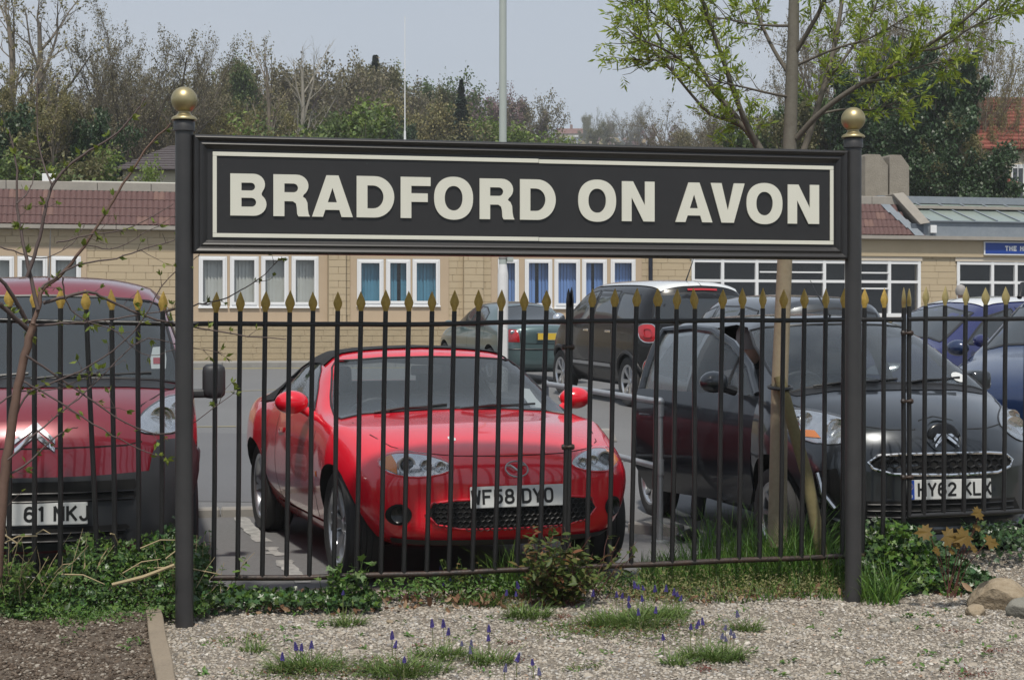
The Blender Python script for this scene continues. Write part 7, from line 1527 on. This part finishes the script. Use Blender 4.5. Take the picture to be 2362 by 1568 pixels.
m_dry = ramp_island('dead_leaves', [(0, (.10, .05, .03)), (.4, (.24, .13, .075)), (.75, (.36, .22, .13)), (1, (.46, .33, .22))], .8, .15); m_straw = mat('dry_stalk', (.36, .29, .17), .9)
def mound(n, hx0, hx1, yv0, yv1, hf, tmpl, size, m, name, label, sd=.012, up=.6, jit=.45, parent=None):
    """leaves heaped over a bank whose height is hf(u) with u in 0..1 along world x"""
    u = rs.rand(n); t = rs.rand(n); x = hx0+(hx1-hx0)*u; y = yv0+(yv1-yv0)*t; h = np.array([hf(a, b) for a, b in zip(u, t)])
    z = h*(.35+.65*rs.rand(n)**.5)+rs.normal(0, sd, n); z = np.maximum(z, .005); o = link(name, scatter(name, tmpl, np.stack([x, y, z], 1), frames(n, up), size*rs.uniform(1-jit, 1+jit, n)), m, parent)
    return tag(o, label, kind='stuff')
xl = lambda px: ong(px, 1350, .15).x if False else onv(px, 1300, 7.6).x
bank = lambda u, t: (.22+.08*math.sin(u*9+1)+.05*math.sin(u*23))*smooth(0, .5, t)*(1-.25*smooth(.8, 1, t))+.075
BX0, BX1 = onv(-330, 1300, 7.5).x, onv(484, 1300, 7.5).x
mound(5600, BX0, BX1, 7.42, 8.08, lambda u, t: bank(u, t)*(.85 if u < .8 else .85+.55*(u-.8)/.2), IVY, .030, m_ivyd, 'ivy', 'dark ivy bank below the van')
mound(2200, BX0, BX1, 7.42, 8.05, lambda u, t: bank(u, t)*1.03, IVY, .026, m_ivyl, 'ivy', 'paler ivy leaves scattered over the bank below the van')
mound(8200, BX0+.2, BX1-.02, 7.38, 7.95, lambda u, t: bank(u, t)*.95, LEAF, .017, m_weed, 'undergrowth', 'small-leaved green undergrowth on the bank by the plank')
mound(900, BX0+.9, BX1-.25, 7.15, 7.5, lambda u, t: .085, LEAF, .016, m_weed, 'undergrowth', 'low weeds creeping from the bank on to the soil')
# ivy strip and litter under the railing
FX0, FX1 = onv(446, 1350, 7.7).x, onv(870, 1350, 7.7).x
mound(1500, FX0, FX1, 7.52, 7.86, lambda u, t: .10*(1-.5*u), IVY, .030, m_ivyd, 'ivy', 'ivy strip under the railing right of the left post'); mound(420, FX0, FX1, 7.50, 7.84, lambda u, t: .11*(1-.5*u), IVY, .026, m_ivyl, 'ivy', 'pale ivy leaves under the railing right of the left post')
def litter(n, x0, x1, y0, y1, size, label): return mound(n, x0, x1, y0, y1, lambda u, t: .022, LEAF, size, m_dry, 'leaf_litter', label, sd=.008, up=.35)
litter(420, onv(560, 1360, 7.7).x, onv(1330, 1360, 7.7).x, 7.50, 7.95, .045, 'dead brown leaves drifted under the middle railing'); litter(230, onv(1420, 1350, 7.6).x, onv(1930, 1350, 7.6).x, 7.45, 7.8, .04, 'dead leaves below the grassy railing'); litter(70, onv(2120, 1340, 7.6).x, onv(2290, 1340, 7.6).x, 7.35, 7.6, .05, 'dead leaves at the foot of the boulder'); litter(60, -3.3, -1.0, 11.32, 11.5, .06, 'leaves along the low kerb')
mound(1500, onv(880, 1350, 7.7).x, onv(1480, 1350, 7.7).x, 7.60, 8.0, lambda u, t: .10, LEAF, .026, m_weed, 'undergrowth', 'green weeds along the foot of the middle railing')
mound(3800, onv(1400, 1330, 7.6).x, onv(1965, 1330, 7.6).x, 7.45, 7.95, lambda u, t: .045+.06*t, LEAF, .016, leafm('yellow_weed', (.19, .19, .07), .4, .3), 'undergrowth', 'yellowish low weeds between the gravel and the grassy railing')
# the grass island
def grass(n, px0, px1, Y0, Y1, h0, h1, m, label, dens=None, name='grass', z0=-.02):
    px = rs.uniform(px0, px1, n); Yc = rs.uniform(Y0, Y1, n); X = (px-CX)/FPX*Yc; x = X*CP+Yc*SP; y = -X*SP+Yc*CP; h = h0+(h1-h0)*rs.rand(n)
    if dens is not None: h *= np.array([dens((p-px0)/(px1-px0)) for p in px])
    k = h > .03; x, y, h = x[k], y[k], h[k]; N = len(x); rot = np.stack([rs.normal(0, .18, N), rs.normal(0, .22, N), rs.uniform(0, 6.28, N)], 1)
    half = N//2; V1 = scatter('a', blade(.35), np.stack([x, y, np.full(N, z0)], 1)[:half], rot[:half], np.stack([h, h*0+.20, h], 1)[:half]); V2 = scatter('b', blade(.75), np.stack([x, y, np.full(N, z0)], 1)[half:], rot[half:], np.stack([h, h*0+.20, h], 1)[half:])
    bm = bmesh.new(); bm.from_mesh(V1); bm.from_mesh(V2); me = bpy.data.meshes.new(name); bm.to_mesh(me); bm.free(); return tag(link(name, me, m), label, kind='stuff')
grass(2600, 1480, 1965, 8.20, 8.95, .16, .36, m_grs, 'long green grass of the island round the ash tree', lambda u: .45+.75*math.exp(-((u-.72)/.26)**2)+.25*math.exp(-((u-.25)/.15)**2))
grass(420, 1600, 1900, 8.45, 8.8, .28, .48, m_grs, 'tallest grass blades round the foot of the ash'); grass(650, 1450, 1990, 7.85, 8.2, .05, .15, m_grs, 'shorter grass at the foot of the grassy railing'); grass(240, 1985, 2070, 7.75, 8.1, .10, .28, m_grs, 'grass right of the right post'); grass(260, 1130, 1330, 7.95, 8.15, .12, .34, m_grs, 'grass blades rising before the red car bumper')
isl = MB(); c0 = c2w(.85, 8.30); c1_ = c2w(2.0, 8.52); c2_ = c2w(1.85, 9.05); c3_ = c2w(.75, 9.0)
tag(isl.add([(p_.x, p_.y, .004) for p_ in (c0, c1_, c2_, c3_)], [(0, 1, 2, 3)]).build('grass_island_soil', m_soil), kind='structure')
# ------------------------------------------------------------------ individual plants
def leafy_plant(name, label, cat, px, py, Y, stems, h0, h1, splay, leaf, size, per, ml, ms, droop=0.0, tip=None):
    b = atY(px, py, Y); b.z = max(.0, min(b.z, .05)); r = thing(name, label, cat, (b.x, b.y, 0)); P = []; lp, lr, ls, tipp = [], [], [], []
    for i in range(stems):
        a = rs.uniform(0, 6.28); d = unit(np.array([math.cos(a)*splay*rs.rand(), math.sin(a)*splay*rs.rand()*.6, 1.0])); h = rs.uniform(h0, h1); p = np.array([rs.normal(0, .05), rs.normal(0, .03), 0.0]); Q = [p]
        for s_ in range(5): d = unit(d+rs.normal(0, .14, 3)+np.array([0, 0, -droop])); Q.append(Q[-1]+d*h/5)
        P.append(Q)
        for k in range(per):
            t = rs.uniform(.15, 1)*4.99; j = int(t); c = Q[j]*(1-t+j)+Q[j+1]*(t-j); dr_ = unit(np.array([rs.normal(0, 1), rs.normal(0, 1)-.3, rs.normal(.1, .45)])); z_ = unit(np.array([rs.normal(0, .4), rs.normal(0, .4)-.3, 1])); y_ = unit(np.cross(z_, dr_)); z_ = np.cross(dr_, y_)
            lp.append(c); lr.append(np.stack([dr_, y_, z_], 1)); ls.append(size*rs.uniform(.55, 1.3))
        tipp.append(Q[-1])
    P = np.array(P); v, f = tube_block(P, np.repeat(np.linspace(.0027, .0011, 6)[None], len(P), 0), 5); tag(link('stems', np_mesh('stems', v, f), ms, r), kind='stuff')
    lv = link('leaves', scatter('leaves', leaf, np.array(lp), np.array(lr), np.array(ls)), ml, r); tag(lv, kind='stuff'); return r
m_redst = mat('red_stem', (.12, .045, .035), .6); m_peony = ramp_island('bronze_green_leaf', [(0, (.07, .115, .025)), (.6, (.12, .16, .04)), (.85, (.17, .15, .045)), (.95, (.22, .12, .05)), (1, (.26, .07, .04))], .5, .3)
leafy_plant('shrub', 'bronze-green shrub with red stems before the red car bumper', 'shrub', 1290, 1385, 7.72, 40, .16, .42, .95, LEAF, .050, 24, m_peony, m_redst, .02)
leafy_plant('shrub', 'small bronze-leaved shrub shoot leaning against the joined railing posts', 'shrub', 1375, 1370, 7.85, 9, .30, .50, 1.1, LEAF, .042, 6, m_peony, m_redst, .0)
leafy_plant('weed', 'lobed green weed growing through the railing by the front wheel', 'plant', 775, 1385, 7.66, 22, .12, .30, .9, IVY, .045, 7, m_weed, m_weed); leafy_plant('weed', 'light green weed right of the red car wheel', 'plant', 850, 1370, 7.78, 9, .12, .24, .8, IVY, .035, 6, m_weed, m_weed)
leafy_plant('weed', 'small pale weed sprig left of the bronze shrub', 'plant', 960, 1352, 7.85, 7, .08, .18, .9, LEAF, .03, 7, m_weed, m_redst); leafy_plant('weed', 'feathery sprig beside the grille end', 'plant', 1075, 1345, 7.95, 12, .12, .27, .9, LEAF, .028, 9, m_peony, m_weed)
leafy_plant('weed', 'straggling green weed climbing the left sign post', 'plant', 470, 1370, 7.62, 16, .18, .42, .7, LEAF, .036, 9, m_weed, m_straw); leafy_plant('bramble', 'pale stemmed bramble before the van number plate', 'plant', 120, 1300, 7.35, 14, .25, .52, .9, LEAF, .034, 5, m_weed, m_straw); leafy_plant('weed', 'leafy green weed tangled in the railing at the left edge', 'plant', 25, 1320, 7.3, 26, .22, .52, .8, LEAF, .040, 12, leafm('shrub_leaf', (.085, .15, .02), .4, .35), m_straw)
leafy_plant('weed', 'bushy green weed on the bank beside the left post', 'plant', 385, 1330, 7.4, 26, .16, .36, .8, LEAF, .026, 14, m_weed, m_straw)
q = MB()
for k in range(15):                           # dead stalks on the bank
    px = rs.uniform(-10, 420); a = atY(px, rs.uniform(1230, 1330), rs.uniform(7.2, 7.45)); a.z = max(a.z, .14); d_ = Vector((rs.normal(0, .16), rs.normal(0, .05), rs.uniform(-.06, .22))); q.tube([a, a+d_*.5+Vector((0, 0, .02)), a+d_], [.004, .0035, .002], 5)
tag(q.build('dead_stalks', m_straw), 'dry pale stalks tangled over the green bank', kind='stuff')
st = atY(352, 1322, 7.1); tag(MB().tube([atY(258, 1348, 7.0), atY(330, 1330, 7.05), atY(402, 1302, 7.1)], [.008, .009, .007], 6).build('fallen_branch', m_straw), 'pale cut stick lying on the weeds beside the plank', 'stick')
# ivy mound, sycamore seedling and boulders at the right
mx0, mx1 = onv(1992, 1300, 7.6).x, onv(2275, 1300, 7.6).x; mh = lambda u, t: (.26*math.exp(-((u-.42)/.38)**2)+.07)*smooth(-.1, .35, t)
mound(2600, mx0, mx1, 7.42, 8.05, mh, IVY, .034, m_ivyd, 'ivy', 'dark ivy mound right of the right post'); mound(900, mx0+.05, mx1-.25, 7.40, 7.95, lambda u, t: mh(u, t)*1.03, IVY, .034, m_ivyl, 'ivy', 'bright young ivy leaves over the mound by the right post')
mound(800, onv(2250, 1200, 7.9).x, onv(2480, 1200, 7.9).x, 7.7, 8.2, lambda u, t: .28, IVY, .03, m_ivyd, 'ivy', 'ivy along the wall foot under the pencil spears')
m_syc = ramp_island('sycamore_leaf', [(0, (.21, .19, .035)), (.4, (.18, .16, .03)), (.62, (.23, .14, .035)), (.8, (.25, .10, .045)), (1, (.20, .07, .045))], .55, .4)
sy = atY(2195, 1290, 7.7); syc = thing('sycamore_seedling', 'sycamore seedling with yellow and orange leaves beside the boulder', 'plant', (sy.x, sy.y, .05))
for i, (px, py, s_) in enumerate([(2143, 1226, .085), (2180, 1236, .095), (2232, 1235, .10), (2278, 1248, .08), (2215, 1255, .055), (2190, 1268, .05), (2262, 1182, .07), (2250, 1218, .045), (2165, 1270, .05), (2240, 1262, .06)]):
    p = atY(px, py, 7.62)-syc.location; me = MB().add([tuple((v+np.array([0, 0, -.25*v[1]**2-.12*v[0]**2]))*s_*.9) for v in MAPLE[0]], [tuple(f) for f in MAPLE[1]]).mesh('leaf'); o = link('leaf', me, m_syc, syc, p); o.rotation_euler = (rs.uniform(.7, 1.15), rs.uniform(-.4, .4), rs.uniform(-.5, .5)) if i % 2 else (-rs.uniform(.7, 1.15), rs.uniform(-.4, .4), PI+rs.uniform(-.5, .5))
    MB().tube([(rs.normal(0, .02), 0, 0), p*.5+Vector((0, .02, .02)), p], .0022, 5).build('stalk', m_redst, syc)
def boulder(name, label, px, py, Y, sx, sy_, sz, seed, m):
    c = atY(px, py, Y); bm = bmesh.new(); bmesh.ops.create_icosphere(bm, subdivisions=4, radius=1); r2 = np.random.RandomState(seed); pl_ = [(Vector(r2.normal(0, 1, 3)).normalized(), r2.uniform(.62, .92)) for _ in range(16)]
    for v in bm.verts:
        p = v.co.copy()
        for n_, d_ in pl_:
            t = p.dot(n_)
            if t > d_: p -= n_*(t-d_)*.85
        p += Vector((math.sin(p.y*9+seed), math.sin(p.z*11), math.sin(p.x*10)))*.018; v.co = Vector((p.x*sx, p.y*sy_, p.z*sz))
    me = bpy.data.meshes.new(name); bm.to_mesh(me); bm.free(); o = link(name, me, m, None, (c.x, c.y, min(c.z, right_bank(c.x, c.y)+sz*.45)), seed*.7, sm=35); return tag(o, label, 'boulder')
m_rock = mat('limestone_boulder', (.29, .225, .15), .95, var=(7, .8, (.20, .155, .10)), var2=(30, .5, (.45, .38, .28)), bump=(30, .9, .02)); m_rock2 = mat('grey_boulder', (.24, .23, .20), .95, var=(9, .7, (.13, .13, .10)), bump=(35, .8, .015))
boulder('boulder', 'large tan limestone boulder half buried at the right edge', 2312, 1308, 7.72, .185, .16, .105, 4, m_rock); boulder('boulder', 'smaller grey stone in front of the large boulder', 2368, 1342, 7.45, .10, .09, .065, 9, m_rock2); boulder('boulder', 'small tan stone left of the large boulder', 2250, 1325, 7.5, .055, .05, .04, 6, m_rock)
for i, (px, py, s_, m, lb) in enumerate([(2065, 1340, .035, m_rock2, 'flat grey stone at the foot of the ivy mound'), (2110, 1345, .03, m_rock2, 'small grey stone below the bright ivy'), (900, 1352, .02, m_rock, 'pale pebble under the middle railing'), (80, 1522, .025, m_rock, 'white rounded stone lying on the bare soil')]): boulder('stone', lb, px, py, 7.3 if py < 1400 else 6.45, s_, s_*.8, s_*.55, 20+i, m)
# ------------------------------------------------------------------ tufts and grape hyacinths in the gravel
m_tuft = leafm('hyacinth_leaf', (.115, .18, .04), .4, .3, .5); m_mus = ramp_island('muscari_blue', [(0, (.045, .035, .16)), (.5, (.075, .055, .26)), (1, (.13, .10, .36))], .6); m_musg = ramp_island('muscari_faded', [(0, (.10, .10, .22)), (1, (.20, .19, .32))], .6); m_mstem = mat('muscari_stem', (.13, .15, .05), .7)
g5 = lambda a, b: ((700+a/1.5747)*.6151, (1900+b/1.5747)*.6151); g6 = lambda a, b: ((2100+a/1.3575)*.6151, (1900+b/1.3575)*.6151)
TUFT = [(g5(950, 690), .10, 70, 'tuft of narrow leaves below the lone tall grape hyacinth'), (g5(1700, 565), .17, 240, 'low grass tuft under the bronze shrub'), (g5(2010, 655), .13, 150, 'grass tuft right of centre beside the long clump'), (g5(700, 955), .18, 200, 'leafy clump in the left foreground gravel'), (g5(1290, 985), .20, 230, 'broad leafy clump at the bottom edge of the gravel'), (g5(1500, 895), .12, 90, 'thin tuft behind the bottom leafy clump'), (g5(1790, 915), .12, 90, 'thin tuft near the middle of the gravel'), (g6(370, 590), .30, 480, 'largest long-leaved clump in the gravel before the railing'), (g6(520, 560), .16, 160, 'right end tuft of the largest clump'), (g6(780, 775), .16, 260, 'round grass clump in the right foreground'), (g6(945, 630), .08, 60, 'small wiry tuft right of the largest clump'), (g6(590, 815), .06, 40, 'tiny tuft left of the round clump'), (g5(400, 850), .07, 30, 'tiny tuft in the gravel by the left post')]
for (px, py), rad, n, lb in TUFT:
    b = ong(px, py); t = thing('grass_tuft', lb, 'grass tuft', (b.x, b.y, gzf(b.x, b.y)), group='leafy tufts in the gravel'); n = int(n*2.1); a = rs.uniform(0, 6.28, n); rr = rad*rs.rand(n)**.6*.85; pos = np.stack([rr*np.cos(a), rr*np.sin(a)*.7, np.zeros(n)], 1); h = rs.uniform(.04, .12, n)
    rot = np.stack([rs.normal(0, .25, n), rs.uniform(.1, .9, n), a+rs.normal(0, .9, n)], 1); link('blades', scatter('blades', blade(.6), pos, rot, np.stack([h, h*0+.13, h], 1)), m_tuft, t)['kind'] = 'stuff'
def flower_meshes():
    pos, scl = [], []
    for i in range(46): t = i/45; r_ = .0085*(1-t)**.55+.0008; a = i*2.4; pos.append((r_*math.cos(a), r_*math.sin(a), .036*t)); scl.append((.0042*(1-.45*t),)*3)
    pos = np.array(pos); me = scatter('flower_head', ICO, pos, np.stack([np.zeros(46)]*3, 1), np.array(scl)); shade(me, 60); return me
FH = flower_meshes(); FH.materials.append(m_mus); FH2 = FH.copy(); FH2.materials.clear(); FH2.materials.append(m_musg)
places = {'a': 'in the left foreground clump', 'b': 'left of the bottom edge clump', 'c': 'in the trio above the bottom clump', 'd': 'under the middle railing', 'e': 'by the low tuft under the bronze shrub', 'f': 'above the thin middle tuft', 'g': 'between the bottom clump and the thin tuft', 'h': 'at the bottom edge right of the clumps', 'i': 'beside the tuft right of centre', 'j': 'in the largest clump before the railing', 'k': 'in the round right foreground clump', 'l': 'right of the round clump', 'm': 'standing alone and tall near the green weed', 'n': 'in the small wiry tuft'}
FL = [('m', g5(923, 495), 130)]+[('a', g5(*p), 75) for p in ((565, 878), (648, 818), (677, 822), (737, 810))]+[('b', g5(*p), 110) for p in ((1214, 755), (1229, 805), (1285, 890))]+[('c', g5(*p), 100) for p in ((1450, 685), (1517, 685), (1545, 730))]+[('d', g5(*p), 60) for p in ((1498, 350), (1518, 445), (1563, 440))]+[('e', g5(*p), 70) for p in ((1735, 395), (1785, 415))]+[('f', g5(*p), 90) for p in ((1785, 712), (1782, 765))]+[('g', g5(*p), 60) for p in ((1625, 795), (1680, 805), (1675, 840))]+[('h', g5(*p), 70) for p in ((1950, 885), (2043, 905), (1880, 945), (2083, 965))]+[('i', g5(*p), 90) for p in ((1958, 458), (1945, 505), (1888, 500))]
FL += [('j', g6(*p), 85) for p in ((167, 435), (289, 440), (316, 445), (350, 458), (353, 490), (383, 395), (400, 400), (425, 403), (420, 460), (484, 412), (540, 412), (580, 430), (598, 437), (612, 457), (400, 530), (487, 520), (527, 655))]+[('k', g6(*p), 95) for p in ((666, 600), (703, 580), (727, 578), (696, 596))]+[('l', g6(*p), 60) for p in ((840, 605), (825, 650), (846, 662), (870, 630), (888, 645))]+[('n', g6(905, 540), 70)]
cnt = {}
for k, (px, py), dr in FL: cnt.setdefault(k, []).append((px, py, dr))
ordn = ['first', 'second', 'third', 'fourth', 'fifth', 'sixth', 'seventh', 'eighth', 'ninth', 'tenth', 'eleventh', 'twelfth', 'thirteenth', 'fourteenth', 'fifteenth', 'sixteenth', 'seventeenth']
for k, l_ in cnt.items():
    l_.sort()
    for i, (px, py, dr) in enumerate(l_):
        pb = py+dr*.6; b = ong(px+rs.uniform(-4, 4), pb); top = onv(px, py, b.y); faded = k in 'gln' or (k == 'h' and i in (0, 3)); lb = f"{'faded' if faded else 'purple'} grape hyacinth {places[k]}" if len(l_) == 1 else f"{ordn[i]} {'faded' if faded else 'purple'} grape hyacinth from the left {places[k]}"
        t = thing('grape_hyacinth', lb, 'flower', (b.x, b.y, gzf(b.x, b.y)), group='grape hyacinths in the gravel'); q_ = top-t.location; z_ = max(.06, q_.z); MB().tube([(0, 0, -.01), (q_.x*.4, 0, z_*.5), (q_.x, 0, z_)], [.0022, .0019, .0015], 5).build('stem', m_mstem, t); o = link('flower_head', FH2 if faded else FH, None, t, (q_.x, 0, z_-.018)); s_ = rs.uniform(.62, .85); o.scale = (s_, s_, s_*rs.uniform(.9, 1.25)); o.rotation_euler = (rs.normal(0, .12), rs.normal(0, .12), rs.uniform(0, 6))
# creeping stonecrop patches, tiny seedlings
m_sed = ramp_island('stonecrop', [(0, (.07, .12, .03)), (.6, (.12, .17, .045)), (.85, (.15, .13, .05)), (1, (.22, .07, .05))], .5, .2); m_sedr = ramp_island('red_stonecrop', [(0, (.14, .04, .035)), (.6, (.24, .07, .055)), (1, (.12, .10, .05))], .5, .2)
def patch(pts, m, size, label):
    P = []
    for (px, py, sx, n) in pts:
        b = ong(px, py); P += [(b.x+rs.normal(0, sx), b.y+rs.normal(0, sx*.55)) for _ in range(n)]
    P = np.array(P); n = len(P); z = np.array([gzf(*p) for p in P])+rs.rand(n)*.018; tag(link('stonecrop', scatter('stonecrop', LEAF, np.column_stack([P, z]), frames(n, .9, .8), size*rs.uniform(.6, 1.4, n)), m), label, kind='stuff')
patch([(*g5(900, 970), .18, 900), (*g5(1150, 985), .15, 600), (*g5(620, 985), .11, 400), (*g6(330, 640), .24, 1700), (*g6(180, 640), .08, 300), (*g6(120, 820), .05, 110), (*g5(2300, 700), .12, 400), (*g5(1700, 870), .05, 60), (*g6(540, 620), .10, 260), (*g5(300, 790), .09, 200), (*g5(1480, 870), .08, 100)], m_sed, .014, 'green stonecrop creeping between the clumps')
patch([(*g5(1380, 820), .02, 40), (*g5(1900, 820), .03, 60), (*g5(1925, 895), .03, 60), (*g5(2220, 640), .02, 40), (*g6(740, 830), .03, 70), (*g6(2200, 745), .05, 110), (*g6(2080, 860), .06, 130), (*g6(1990, 640), .04, 60), (*g6(1210, 490), .025, 50), (*g6(20, 560), .03, 60), (*g5(1050, 975), .03, 60)], m_sedr, .012, 'red stonecrop rosettes dotted over the gravel')
seeds = []
for _ in range(90): seeds.append((rs.uniform(450, 2350), rs.uniform(1395, 1560), .012, 7))
for px, py in [g5(380, 580), g5(560, 590), g5(405, 650), g5(650, 640), g5(885, 600), g5(790, 720), g5(100, 1000), g6(1580, 435), g6(1880, 570), g6(1390, 420), g6(1780, 570)]: seeds.append((px, py, .016, 16))
patch(seeds, m_weed, .024, 'tiny green seedlings sprouting through the gravel')
sd2 = [(rs.uniform(10, 330), rs.uniform(1410, 1550), .015, 9) for _ in range(9)]+[(130, 1385, .06, 80), (225, 1400, .05, 60)]
P = []
for (px, py, sx, n) in sd2:
    b = ong(px, py); P += [(b.x+rs.normal(0, sx), b.y+rs.normal(0, sx*.55), .065+rs.rand()*.02) for _ in range(n)]
P = np.array(P); tag(link('undergrowth', scatter('undergrowth', LEAF, P, frames(len(P), .9, .8), .02*rs.uniform(.6, 1.4, len(P))), m_weed), 'seedlings in the bare soil left of the plank', kind='stuff')
# ================================================================== people
def skin_person(name, label, loc, rz, joints, edges, mats, hair=None):
    r = thing(name, label, 'person', loc, rz)
    def sk(nm, js, es, m, sub=2, root_=0):
        me = bpy.data.meshes.new(nm); me.from_pydata([j[:3] for j in js], es, []); o = bpy.data.objects.new(nm, me); col.objects.link(o); o.parent = r; md = o.modifiers.new('s', 'SKIN'); md.use_smooth_shade = True; me.skin_vertices.new() if not me.skin_vertices else None
        for v, j in zip(me.skin_vertices[0].data, js): v.radius = (j[3], j[4] if len(j) > 4 else j[3])
        me.skin_vertices[0].data[root_].use_root = True; s2 = o.modifiers.new('d', 'SUBSURF'); s2.levels = s2.render_levels = sub; me.materials.append(m)
        for p_ in o.modifiers: pass
        return o
    for (nm, js, es, m, root_) in joints: sk(nm, js, es, m, root_=root_)
    return r
m_skin = mat('skin', (.50, .32, .24), .55); m_cloth1 = mat('dark_trousers', (.012, .013, .018), .85, bump=(80, .2, .003)); m_top = mat('dark_top', (.03, .03, .036), .85); m_hair = mat('grey_hair', (.30, .28, .27), .7, bump=(120, .5, .004)); m_shoe = mat('black_shoe', (.008, .008, .009), .4)
# driver sitting sideways in the open doorway, one foot on the tarmac: placed in the car's own frame
M_ = Matrix.Translation(c1.location) @ c1.rotation_euler.to_matrix().to_4x4()
pr = skin_person('person', 'person in dark clothes sitting in the open driver seat with a foot on the ground', c1.location, c1.rotation_euler.z, [
  ('clothing', [(-.15, -.36, .60, .16, .13), (-.18, -.36, .80, .15, .11), (-.22, -.36, 1.02, .17, .10), (-.22, -.36, 1.14, .07, .07), (-.20, -.57, 1.06, .055), (-.02, -.60, .86, .045), (.18, -.50, .84, .035), (-.20, -.16, 1.06, .055), (0, -.14, .86, .045), (.2, -.2, .88, .035)], [(0, 1), (1, 2), (2, 3), (2, 4), (4, 5), (5, 6), (2, 7), (7, 8), (8, 9)], m_top, 0),
  ('trousers', [(-.15, -.36, .60, .15, .13), (-.10, -.46, .58, .10), (.22, -.74, .60, .075), (.22, -.88, .34, .055), (.21, -.90, .13, .045), (-.05, -.28, .58, .10), (.30, -.30, .60, .075), (.42, -.32, .36, .055), (.45, -.32, .28, .045)], [(0, 1), (1, 2), (2, 3), (3, 4), (0, 5), (5, 6), (6, 7), (7, 8)], m_cloth1, 0),
  ('shoe', [(.20, -.88, .06, .045, .05), (.24, -.95, .05, .045, .045), (.27, -1.06, .035, .038, .03)], [(0, 1), (1, 2)], m_shoe, 0),
  ('head', [(-.21, -.36, 1.14, .055), (-.19, -.36, 1.22, .07, .075), (-.17, -.36, 1.31, .085, .095), (-.18, -.36, 1.385, .07, .075)], [(0, 1), (1, 2), (2, 3)], m_skin, 0)], None, None)
pr.rotation_euler = c1.rotation_euler
MB().lathe([(.03, 1.44), (.075, 1.425), (.10, 1.37), (.104, 1.31), (.09, 1.25)], 18, (-.195, -.36, 0)).build('hair', m_hair, pr, sm=60)
# grey-haired person behind the blue hatchback
hp_ = atY(2216, 657, 30); gzz = gz(hp_.y); s_ = (hp_.z-gzz)/1.73
p2 = skin_person('person', 'grey-haired person standing beyond the blue hatchback, only the head showing', (hp_.x, hp_.y, gzz), 2.6, [
  ('clothing', [(0, 0, .95, .16, .11), (0, 0, 1.15, .15, .10), (0, 0, 1.36, .18, .10), (0, 0, 1.46, .06), (.22, 0, 1.36, .055), (.27, 0, 1.10, .045), (.26, .08, .86, .035), (-.22, 0, 1.36, .055), (-.27, 0, 1.10, .045), (-.26, .08, .86, .035)], [(0, 1), (1, 2), (2, 3), (2, 4), (4, 5), (5, 6), (2, 7), (7, 8), (8, 9)], m_top, 0),
  ('trousers', [(0, 0, .95, .15, .11), (.09, 0, .86, .09), (.10, 0, .48, .065), (.10, .02, .08, .045), (-.09, 0, .86, .09), (-.10, 0, .48, .065), (-.10, .02, .08, .045)], [(0, 1), (1, 2), (2, 3), (0, 4), (4, 5), (5, 6)], m_cloth1, 0),
  ('head', [(0, 0, 1.45, .05), (0, -.01, 1.52, .065, .07), (0, -.01, 1.60, .078, .09), (0, 0, 1.67, .06, .07)], [(0, 1), (1, 2), (2, 3)], m_skin, 0)], None, None)
p2.scale = (s_, s_, s_)
for sx in (.1, -.1): ellipsoid((sx, -.05, .035), (.05, .13, .04)).build('shoe', m_shoe, p2, sm=60)
MB().lathe([(.02, 1.735), (.07, 1.71), (.095, 1.65), (.098, 1.60), (.085, 1.54)], 18, (0, .015, 0)).build('hair', m_hair, p2, sm=60)
# ================================================================== thin spring haze
hm = bpy.data.materials.new('haze_air'); hm.use_nodes = True; nt = hm.node_tree; nt.nodes.clear(); o_ = _n(nt, 'ShaderNodeOutputMaterial'); pvn = _n(nt, 'ShaderNodeVolumePrincipled'); pvn.inputs['Color'].default_value = (.90, .94, .98, 1); pvn.inputs['Density'].default_value = .0007; pvn.inputs['Anisotropy'].default_value = 0.0
nt.links.new(pvn.outputs[0], o_.inputs['Volume'])
hz = MB().box((-1850, -80, -2), (1850, 2450, 84)).build('haze', hm); tag(hz, 'thin pale haze in the air over the whole scene', kind='stuff')
